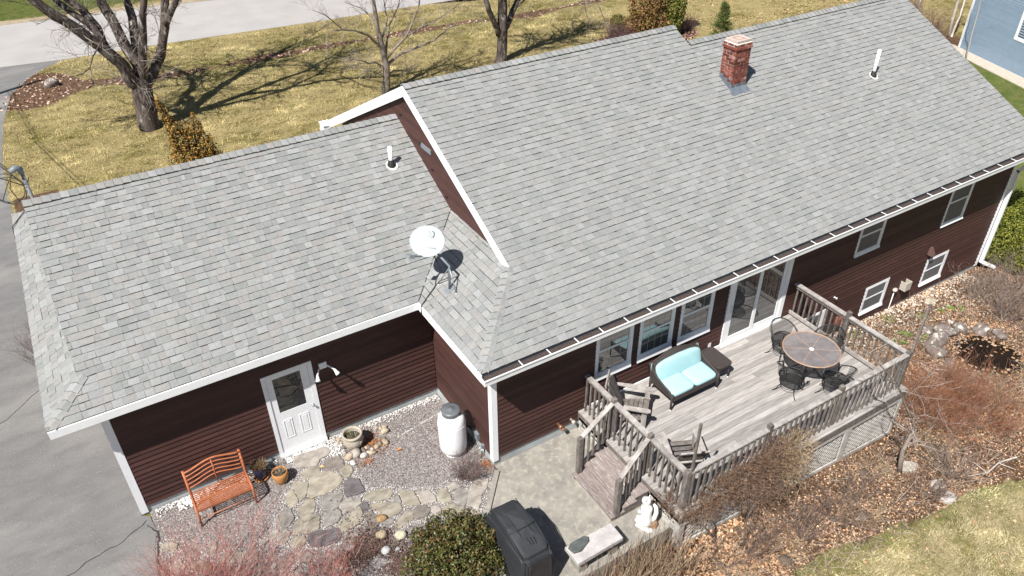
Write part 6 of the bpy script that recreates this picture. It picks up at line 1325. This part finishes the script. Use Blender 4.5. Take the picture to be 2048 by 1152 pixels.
for x, y, n, L, lab in ((2.5, -4.35, 70, .45, 'straw coloured dead grass below the deck corner'), (3.7, -4.45, 60, .42, 'straw coloured dead stems in front of the brown climber'), (5.9, -4.5, 70, .38, 'pale flattened straw before the long lattice'), (6.9, -3.75, 60, .40, 'straw tuft tight against the last lattice panel'),
        (8.9, -4.0, 70, .5, 'straw tuft at the outer foot of the deck'), (11.5, -3.3, 60, .4, 'pale straw tuft at the near edge of the pond'), (12.0, -3.9, 90, .55, 'pale straw tuft between the pond and the lawn'), (13.4, -3.9, 80, .5, 'straw tuft past the pond towards the picture edge'), (9.3, -1.7, 60, .4, 'straw tuft between the end railing and the rust red shrubs'), (10.6, -1.5, 60, .35, 'straw tuft near the green leaves by the end railing')):
    shrub_twigs('dead_grass', lab, (x, y), n, L, 1.3, STR, .003, 2, 1, .5, -.04, .30, .2, cat='dead grass', group='tufts of dead grass in the bed')
# spring leaves in the bed
for i, (x, y, z, lab) in enumerate(((13.98, -.90, -1.14, 'green hosta shoot nearest the low right window'), (14.25, -.96, -1.15, 'green hosta shoot, middle of the row of three behind the pond'), (14.5, -1.1, -1.16, 'green hosta shoot at the far end of the row behind the pond'), (11.7, -1.15, -1.07, 'patch of fresh green leaves next to the end railing of the deck'), (12.05, -1.02, -1.08, 'bright green leaves nearest the boulders by the end railing'), (12.35, -1.25, -1.09, 'single green rosette close to the dark boulder'))):
    t = thing('hosta', lab, 'plant', (x, y, z), 0, 'green spring leaves in the bed'); 
    for k in range(7 if i < 3 or i == 5 else 13):
        b = MB(); b.cur = jc((.12, .20, .04), .3); a = random.uniform(0, 6.28); r0 = random.uniform(0, .16 if i > 2 else .06); l = random.uniform(.08, .15); w = l*.30; c, s = math.cos(a), math.sin(a); P = []
        bx, by = x+r0*c, y+r0*s
        rows = [(0, .01, .02), (.35, .9, .10), (.7, .8, .13), (1.0, .02, .11)]
        ids = [b.pts([(bx+c*l*u-s*w*v*q, by+s*l*u+c*w*v*q, z+h*l*5*.6+abs(q)*.012) for q in (-1, 0, 1)]) for u, v, h in rows]
        for p, q in zip(ids, ids[1:]): b.f += [(p, p+1, q+1, q), (p+1, p+2, q+2, q+1)]
        b.build('leaf_blade', m_leaf, t, True)
for x, y, lab in ((10.9, -.35, 'sparse pale green weeds at the foot of the foundation'), (12.3, -.35, 'light green weeds on the white stones'), (13.25, -.75, 'thin pale green weeds near the tall pole')):
    foliage('weeds', lab, (x, y), [(0, 0, .03, .28, .2, .10)], 160, .05, [(.20, .24, .06), (.26, .27, .09), (.16, .2, .05)], cat='weeds', group='pale weeds along the foundation', shell=.1)
# ---------------------------------------------------------------- pond, boulders, stones
POND = [(12.75, -1.98), (13.36, -1.85), (13.8, -2.1), (13.95, -2.53), (14.0, -2.85), (13.95, -3.18), (13.59, -3.43), (13.18, -3.45), (12.65, -3.22), (12.37, -2.86), (12.28, -2.55), (12.43, -2.18)]
b = MB(); b.prism(POND, -1.32, -1.095); tag(b.build('water', m_water), kind='structure')
for i, (x, y, r, sq_, m, lab) in enumerate(((12.1, -1.95, .30, (1.0, .9, .7), m_lichen, 'brown lichen spotted boulder at the deck end of the pond'), (12.55, -1.66, .34, (1.2, .8, .65), m_lichen, 'largest brown boulder on the back rim of the pond'), (13.1, -1.52, .33, (1.2, .8, .65), m_lichen, 'pale lichen covered boulder behind the middle of the pond'),
    (13.62, -1.62, .26, (1, .8, .7), m_lichen, 'lichen grey boulder sloping into the back of the pond'), (14.05, -1.98, .25, (1, 1, .7), m_lichen, 'light grey boulder at the far back corner of the pond'), (14.3, -2.36, .21, (1, 1, .7), m_lichen, 'smaller grey boulder at the far end of the pond'), (12.85, -1.25, .22, (1.3, .8, .3), m_lichen, 'flat brownish stone behind the largest pond boulder'), (13.7, -1.32, .08, (1, 1, .8), m_statue, 'small white stone behind the pond boulders'),
    (12.05, -2.35, .20, (1.1, .8, .35), m_lichen, 'low flat stone at the near left of the pond'))):
    b = MB(); rock(b, (x, y, float(ground(x, y))+r*sq_[2]*.30), r*.92, sq_, None, 9, 14, .22, 20+i); tag(b.build('boulder', m, smooth=True), lab, 'boulder', 'boulders round the pond')
for i, (x, y, s, a, h, c, lab) in enumerate(((7.88, -4.12, .22, .5, .10, (.50, .46, .40), 'pale rough stone at the foot of the small crooked tree'), (7.97, -4.74, .23, .2, .09, (.55, .51, .44), 'flat pale rectangular stone at the lawn edge'), (7.85, -5.07, .19, .9, .10, (.58, .55, .52), 'rounded pale stone in front of the rectangular one'), (14.1, -.42, .20, .3, .06, (.50, .45, .36), 'flat tan stone close to the low right window'))):
    b = MB(); b.cur = c; g = float(ground(x, y)); n = 7 if i != 1 else 4
    P = [(x+s*(1 if n > 4 else 1.15)*random.uniform(.85, 1.1)*math.cos(a+2*math.pi*k/n), y+s*.72*random.uniform(.85, 1.1)*math.sin(a+2*math.pi*k/n)) for k in range(n)]
    b.prism(P, g-.05, g+h, inset=.03); tag(b.build('stone', m_stone), lab, 'stone', 'pale stones at the lawn edge')
b = MB(); rock(b, (-5.45, 28.45, .1), .30, (1.1, .8, .7), None, 7, 10, .15, 3); tag(b.build('boulder', m_lichen, smooth=True), 'grey boulder in the leaf bed by the driveway mouth', 'boulder')
for x, y, r, c, lab in ((-2.47, -.02, .10, (.38, .24, .12), 'orange brown cobble at the lower path edge'), (-2.62, -.35, .10, (.42, .35, .24), 'tan cobble beside the dark mulch'), (-2.32, -.55, .11, (.55, .50, .38), 'pale cobble above the round evergreen'), (-2.70, -.72, .09, (.45, .46, .46), 'grey cobble left of the round evergreen'), (-2.50, -.80, .05, (.42, .43, .43), 'small grey cobble left of the round evergreen')):
    b = MB(); rock(b, (x, y, r*.4), r, (1.1, .95, .7), c, 6, 9, .12); tag(b.build('cobble', m_stone, smooth=True), lab, 'cobble', 'cobbles below the path')
# ---------------------------------------------------------------- neighbouring house
n0 = Vector((32.63, 11.22, 0)); ndir = Vector((-1.42, -4.0, 0)).normalized(); nout = Vector((-ndir.y, ndir.x, 0)); nout = nout if nout.x < 0 else -nout
bh = thing('blue_house', 'blue clapboard neighbouring house with white corner board and window', 'house', (n0.x+2, n0.y-3, -.5))
def NB(s, d, z): p = n0+ndir*s+nout*d; return (p.x, p.y, z)
b = MB(); b.hexa([NB(0, 0, -.9), NB(0, -6, -.9), NB(11, -6, -.9), NB(11, 0, -.9), NB(0, 0, 5.2), NB(0, -6, 5.2), NB(11, -6, 5.2), NB(11, 0, 5.2)]); bw = b.build('wall', m_blue, bh)
z = -.40
while z < 4.6:
    b = MB(); b.hexa([NB(.11, .032, z), NB(8.5, .032, z), NB(8.5, 0, z), NB(.11, 0, z), NB(.11, .004, z+.108), NB(8.5, .004, z+.108), NB(8.5, 0, z+.108), NB(.11, 0, z+.108)]); b.build('clapboard', m_blue, bw); z += .105
b = MB(); b.hexa([NB(-.02, .03, -.42), NB(.11, .03, -.42), NB(.11, 0, -.42), NB(-.02, 0, -.42), NB(-.02, .03, 5), NB(.11, .03, 5), NB(.11, 0, 5), NB(-.02, 0, 5)]); b.build('corner_board', m_trim, bh)
def nwin(s0, s1, z0, z1):
    b = MB(); q = lambda a, e, c, f, d: b.hexa([NB(a, d, c), NB(e, d, c), NB(e, 0, c), NB(a, 0, c), NB(a, d, f), NB(e, d, f), NB(e, 0, f), NB(a, 0, f)])
    q(s0, s0+.14, z0+.14, z1, .04); q(s1-.14, s1, z0+.14, z1, .04); q(s0, s1, z0, z0+.14, .045); q(s0, s1, z1, z1+.14, .045); w = b.build('window', m_trim, bh)
    b = MB(); b.hexa([NB(s0+.14, .02, z0+.14), NB(s1-.14, .02, z0+.14), NB(s1-.14, .005, z0+.14), NB(s0+.14, .005, z0+.14), NB(s0+.14, .02, z1), NB(s1-.14, .02, z1), NB(s1-.14, .005, z1), NB(s0+.14, .005, z1)]); b.build('pane', m_glass, w)
nwin(3.05, 4.25, .95, 2.3)
b = MB(); b.hexa([NB(-.3, .3, 5.0), NB(-.3, -6.3, 5.0), NB(11.3, -6.3, 5.0), NB(11.3, .3, 5.0), NB(-.3, -3, 6.8), NB(-.3, -3.02, 6.8), NB(11.3, -3.02, 6.8), NB(11.3, -3, 6.8)]); b.cur = (.3, .3, .3); b.build('roof', m_shingle, bh)
P = [NB(s, d, 0)[:2] for s, d in ((-.4, .0), (9, .0), (9, .95), (-.4, .75))]; b = MB(); b.prism(P, lambda x, y: float(ground(x, y))-.1, lambda x, y: float(ground(x, y))+.03)
m_apron = mat('pale_gravel_apron', (.50, .44, .37), (.40, .34, .28), 9, .95, .6, 30); tag(b.build('gravel_apron', m_apron), kind='structure')
# ---------------------------------------------------------------- loose stuff on the ground
def scatter(n, box, mask=None):
    x = rng.uniform(box[0], box[1], n); y = rng.uniform(box[2], box[3], n)
    if mask is not None:
        k = mask(x, y); x, y = x[k], y[k]
    return x, y
def clumpy(x, y, s=1.0, ph=0.0): return .5+.25*np.sin(x*2.1*s+1.3*np.sin(y*1.7*s+ph)+ph)+.25*np.sin(y*2.7*s+1.1*np.sin(x*1.9*s)+2*ph)
def leaves(name, n, box, mask, size, cols, lift=.02):
    x, y = scatter(n, box, mask); z = ground(x, y)+lift*rng.random(len(x)); N = np.stack([rng.normal(0, .5, len(x)), rng.normal(0, .5, len(x)), np.ones(len(x))], 1)
    C = np.array(cols)[rng.integers(0, len(cols), len(x))]*(1+rng.uniform(-.25, .25, (len(x), 1)))*(.8+.55*clumpy(x, y, .55, 3.)+.15*clumpy(x, y, 2.0))[:, None]; lf = LF(); lf.p = np.stack([x, y, z], 1); lf.n = N; lf.s = size*rng.uniform(.55, 1.3, len(x)); lf.c = C
    tag(lf.build(name, m_leaf, None, aspect=.72, fold=.4), kind='stuff')
OAK = [(.42, .245, .13), (.48, .31, .18), (.33, .175, .09), (.54, .375, .235), (.24, .14, .085), (.44, .225, .11), (.56, .41, .27), (.16, .095, .065), (.36, .225, .145)]
nopond = lambda x, y: ~inpoly(x, y, POND)
leaves('fallen_leaves', 150000, (2, 19.5, -7, .0), lambda x, y: (soil_mask(x, y) > .5) & nopond(x, y) & ((x > 8.6) | (y < -3.27)) & (rng.random(len(x)) < (.15+.75*clumpy(x, y, .9)*clumpy(x, y, 2.3, 1.)*1.8)), .046, OAK, .03)
leaves('fallen_leaves', 6000, (-1, 3.6, -6.2, -3.1), None, .07, OAK[:6])
leaves('fallen_leaves', 9000, (-8, 30, 24, 31), lambda x, y: soil_mask(x, y) > .6, .13, [(.25, .15, .11), (.33, .22, .17), (.18, .10, .075), (.42, .31, .25)])
leaves('fallen_leaves', 5000, (16.5, 25.5, 18, 22.8), lambda x, y: soil_mask(x, y) > .5, .13, [(.25, .14, .11), (.32, .20, .16), (.18, .10, .08)])
leaves('fallen_leaves', 4000, (24, 36, 14, 30), lambda x, y: clumpy(x, y, .5) > .4, .12, [(.36, .24, .13), (.26, .17, .09)])
leaves('fallen_leaves', 500, (3, 14, -9, -4.6), lambda x, y: soil_mask(x, y) < .5, .07, OAK[:5])
x, y = scatter(500, (12.2, 14.1, -3.5, -1.8), lambda x, y: inpoly(x, y, POND) & (~inpoly((x-13.15)*1.35+13.15, (y+2.65)*1.35-2.65, POND) | (rng.random(len(x)) < .10)))
lf = LF(); lf.p = np.stack([x, y, np.full(len(x), -1.088)], 1); lf.n = np.tile([0, 0, 1.], (len(x), 1))+rng.normal(0, .08, (len(x), 3)); lf.s = .09*rng.uniform(.5, 1.3, len(x)); lf.c = np.array(OAK)[rng.integers(0, 8, len(x))]*.8; tag(lf.build('floating_leaves', m_leaf, aspect=.7, fold=.1), kind='stuff')
# mulch and leaf crumbs round the planter and under the dogwoods
def crumbs(name, n, cx, cy, rx, ry, size, cols, z=.012):
    a = rng.uniform(0, 6.283, n); r = np.abs(rng.normal(0, .5, n))*(1+.45*np.sin(3*a+cx)+.3*np.sin(5*a+cy)); x = cx+rx*r*np.cos(a); y = cy+ry*r*np.sin(a)
    lf = LF(); lf.p = np.stack([x, y, z+.02*rng.random(n)], 1); lf.n = np.stack([rng.normal(0, .5, n), rng.normal(0, .5, n), np.ones(n)], 1); lf.s = size*rng.uniform(.5, 1.3, n); lf.c = np.array(cols)[rng.integers(0, len(cols), n)]*(1+rng.uniform(-.2, .2, (n, 1)))
    tag(lf.build(name, m_leaf, aspect=.6, fold=.3), kind='stuff')
crumbs('leaf_litter', 900, -1.93, 1.86, .36, .30, .045, [(.28, .12, .055), (.20, .085, .045), (.36, .18, .08)])
crumbs('leaf_litter', 240, -2.15, 1.45, .22, .14, .04, [(.26, .13, .085), (.32, .18, .12)])
crumbs('mulch', 4200, -2.95, -.5, .75, .55, .04, [(.12, .065, .05), (.08, .05, .04), (.17, .10, .075), (.055, .038, .032)], .03)
crumbs('mulch', 2600, -2.55, -1.1, .6, .5, .04, [(.10, .06, .05), (.07, .045, .04), (.15, .09, .07)], .02)
crumbs('leaf_litter', 200, -.1, .12, .16, .16, .05, [(.34, .15, .07), (.27, .13, .07)])
for x, y, c, lab in ((-1.47, 1.40, (.48, .22, .09), 'single orange leaf lying on the gravel by the rock ring'), (-3.0, 1.80, (.55, .38, .2), 'curled tan leaf on the flagstone at the door'), (6.0, -.62, (.55, .34, .22), 'small pale leaf on the deck boards before the patio door')):
    lf = LF(); lf.add((x, y, .04 if x < 0 else ZF+.012), (.1, .1, 1), .13 if x < 0 else .07, c); tag(lf.build('leaf', m_leaf, aspect=.7), lab, 'leaf')
# pebbles: white ones between the flags and along the walls
def pebbles(name, x, y, z, size, cols):
    n = len(x); o = np.array([[1, 0, 0], [0, 1, 0], [-1, 0, 0], [0, -1, 0], [0, 0, 1], [0, 0, -1]], float); S = size*rng.uniform(.55, 1.35, (n, 1, 1)); sc = rng.uniform(.7, 1.3, (n, 1, 3))*np.array([1, 1, .65])
    a = rng.uniform(0, 6.283, n); ca, sa = np.cos(a)[:, None], np.sin(a)[:, None]; v = o[None]*sc*S; vx = v[:, :, 0]*ca-v[:, :, 1]*sa; vy = v[:, :, 0]*sa+v[:, :, 1]*ca
    V = np.stack([vx+x[:, None], vy+y[:, None], v[:, :, 2]+z[:, None]], 2).reshape(-1, 3); f = np.array([[0, 1, 4], [1, 2, 4], [2, 3, 4], [3, 0, 4], [1, 0, 5], [2, 1, 5], [3, 2, 5], [0, 3, 5]])
    F = (np.arange(n)[:, None, None]*6+f[None]).reshape(-1, 3); C = np.array(cols)[rng.integers(0, len(cols), n)]*(1+rng.uniform(-.12, .12, (n, 1)))
    tag(place(name, idxmesh(name, V, F, np.repeat(C, 6, 0), m_peb, True)), kind='stuff')
WH = [(.60, .585, .57), (.52, .505, .49), (.66, .64, .625), (.40, .37, .345), (.46, .42, .40)]
def on_flag(x, y):
    k = np.zeros(len(x), bool)
    for p in FLAGS: k |= inpoly(x, y, p[1])
    return k
garden = [(-6.1, 2.45), (-6.3, 1.4), (-6.3, -1.5), (-2.3, -2.2), (-1.0, -1.28), (-.06, -.18), (-.04, 2.45)]
allx = np.array([q for p in FLAGS for q in p[1]])
x, y = scatter(60000, (-6.4, 0, -2, 2.5), lambda x, y: inpoly(x, y, garden) & ~on_flag(x, y))
near = np.full(len(x), 9.0)
for p in FLAGS: near = np.minimum(near, seg_d(x, y, p[1]+p[1][:1]))
k = (near < .07+.07*rng.random(len(x))) & (rng.random(len(x)) < .6) & (np.hypot(x+2.95, y+.45) > .5)
pebbles('white_pebbles', x[k], y[k], np.full(k.sum(), .004), .0125, WH)
k2 = ~k & (rng.random(len(x)) < .42); pebbles('gravel', x[k2], y[k2], np.full(k2.sum(), .001), .011, [(.23, .20, .19), (.16, .14, .135), (.31, .28, .265), (.42, .40, .385), (.27, .215, .20), (.12, .105, .10)])
x, y = scatter(5200, (-6.1, -.05, 2.26, 2.5), lambda x, y: (rng.random(len(x)) < .8*np.exp(-(2.5-y)/.10)) & ((x < -3.7) | (x > -2.6))); pebbles('white_pebbles', x, y, np.full(len(x), .012), .02, WH)
x, y = scatter(420, (-2.75, -2.42, 1.95, 2.45)); pebbles('white_pebbles', x, y, np.full(len(x), .014), .016, WH[:3])
x, y = scatter(500, (-3.55, -2.75, 2.28, 2.44)); pebbles('white_pebbles', x, y, np.full(len(x), .014), .018, WH[:3])
x, y = scatter(130, (-5.7, -5.3, 2.2, 2.48)); pebbles('white_pebbles', x, y, np.full(len(x), .02), .035, WH[:3])
x, y = scatter(420, (-1.35, -.15, 1.75, 1.79), lambda x, y: rng.random(len(x)) < .5); pebbles('white_pebbles', x, y+.16*(x+1.3), np.full(len(x), .006), .010, WH[:3])
# pale stones along the far foundation
x, y = scatter(9000, (8.7, 16.4, -1.6, -.02), lambda x, y: rng.random(len(x)) < np.exp(-(-y)/.42)*(.6+.4*clumpy(x, y, 1.3))); pebbles('pale_stones', x, y, ground(x, y)+.012, .030, [(.58, .52, .44), (.50, .43, .36), (.66, .61, .54), (.42, .34, .27)])
# grit on the asphalt
x, y = scatter(16000, (-11, -6.2, 0, 12), lambda x, y: ~inpoly(x, y, [(-6.36, 13), (-6.36, 2.5), (-6.1, 2.2), (-6.3, 1), (-6.4, -2), (0, -2), (0, 13)])); pebbles('asphalt_grit', x, y, np.full(len(x), .0065), .007, [(.30, .29, .285), (.40, .39, .38), (.12, .12, .12), (.22, .22, .22)])
# grass blades
def blades(name, n, box, mask, h, w, dens=None, lean=1.4):
    x, y = scatter(n, box, mask); m = len(x); z = ground(x, y)-.004; a = rng.uniform(0, 6.283, m); pref = clumpy(x, y, .8)*6.28; a = np.where(rng.random(m) < .5, pref+rng.normal(0, .5, m), a)
    H = h*rng.uniform(.5, 1.3, m)*(.4+1.2*clumpy(x, y, 2.7, 2.0)); dx_, dy_ = np.cos(a), np.sin(a); W_ = w*rng.uniform(.6, 1.3, m)
    tip = np.stack([x+dx_*H*lean*rng.uniform(.3, 1, m), y+dy_*H*lean*rng.uniform(.3, 1, m), z+H*rng.uniform(.25, .8, m)], 1); px, py = -dy_, dx_
    V = np.stack([np.stack([x-px*W_, y-py*W_, z], 1), np.stack([x+px*W_, y+py*W_, z], 1), tip], 1)
    g = green_mask(x, y); c1 = clumpy(x, y, .5, 1.0)*.55+clumpy(x, y, 2.2, .4)*.45
    straw = np.array([(.50, .425, .245), (.60, .52, .32), (.42, .35, .19), (.34, .275, .14)])[rng.integers(0, 4, m)]; ol = np.array([(.19, .175, .055), (.27, .235, .09), (.13, .135, .035)])[rng.integers(0, 3, m)]; gr_ = np.array([(.085, .13, .025), (.12, .16, .035), (.15, .15, .05)])[rng.integers(0, 3, m)]
    C = np.where((rng.random(m) < np.clip((c1-.58)*3.5, .06, .7))[:, None], ol, straw); C = np.where((rng.random(m) < g)[:, None], gr_, C)*(1+rng.uniform(-.38, .3, (m, 1)))*(.72+.5*clumpy(x, y, 3.1, .7)*clumpy(x, y, 1.1, 2.)*1.9)[:, None]*np.where((y > 9)[:, None], np.array([[.92, .89, .77]]), 1.0)
    tag(place(name, npmesh(name, V.reshape(-1, 3), 3, np.repeat(C, 3, 0), m_blade)), kind='stuff')
nolf = lambda x, y: soil_mask(x, y)+rng.normal(0, .12, len(x)) < .5
blades('grass', 170000, (2.5, 13.5, -9, -4.4), nolf, .06, .0045)
notdrive = lambda x, y: nolf(x, y) & (x > np.interp(y, [p[1] for p in EDGE[:12]][::-1], [p[0] for p in EDGE[:12]][::-1])) & (y < np.interp(x, [-7.2, -4.7, -.07, 7.6, 14.2, 40], [32.2, 31.8, 31.6, 30.95, 30.65, 30.05]))
blades('grass', 330000, (-7.8, 22, 14, 31.7), notdrive, .10, .0085)
blades('grass', 60000, (21, 40, 12.5, 29), nolf, .08, .008)
blades('grass', 50000, (-10, 16, 40.2, 52), None, .08, .009)
blades('grass', 26000, (20.3, 33, -2, 10.5), lambda x, y: nolf(x, y) & (x < 31.2-(10.5-y)*.25), .08, .008)
# straws and fallen sticks in the bed
tw = TW()
for _ in range(10000):
    x = random.uniform(2.3, 16.5); y = random.uniform(-5.2, -.4)
    if (x < 8.7 and y > -3.35) or inpoly(np.array([x]), np.array([y]), POND)[0]: continue
    g = float(ground(x, y)); a = random.uniform(0, 6.28); L = random.uniform(.1, .45); d = Vector((math.cos(a), math.sin(a), random.uniform(0, .25) if random.random() < .6 else random.uniform(.2, 1.6))); p = Vector((x, y, g+.02)); tw.line([p, p+d*L*.5+rv(.01), p+d*L+rv(.02)], .0042, .002, jc(random.choice([(.42, .33, .25), (.26, .18, .13), (.52, .43, .35), (.17, .11, .09)]), .2))
tw.build('fallen_sticks', m_twig, kind='stuff')
b = MB(); q = [(10.2, -5.15), (9.7, -5.05), (9.2, -5.1), (8.7, -4.95)]; b.tube([(x, y, float(ground(x, y))+.12) for x, y in q], [.018, .015, .012, .006], 6); b.tube([(9.7, -5.05, -.85), (9.85, -5.35, -.86)], [.01, .004], 5); b.tube([(9.2, -5.1, -.82), (9.1, -4.8, -.7)], [.009, .004], 5); tag(b.build('fallen_branch', m_birch), 'pale fallen branch lying where the leaves meet the lawn', 'branch')
b = MB(); b.beam((13.05, -.9, -1.0), (13.1, -.85, -.2), .03, .03) if False else b.box(11.05, 11.12, -1.6, -1.53, -.95, -.2)
tag(b.build('garden_stake', m_rail), 'short wooden stake in the bed by the end railing', 'stake') if False else None
pl = thing('utility_pole', 'wooden utility pole past the left edge, its shadow crossing the driveway mouth', 'utility pole', (-12.6, 26.25, 0))
b = MB(); b.tube([(-12.6, 26.25, -.3), (-12.6, 26.25, 10.0)], [.16, .11], 10); b.build('pole', m_bark2, pl, True)
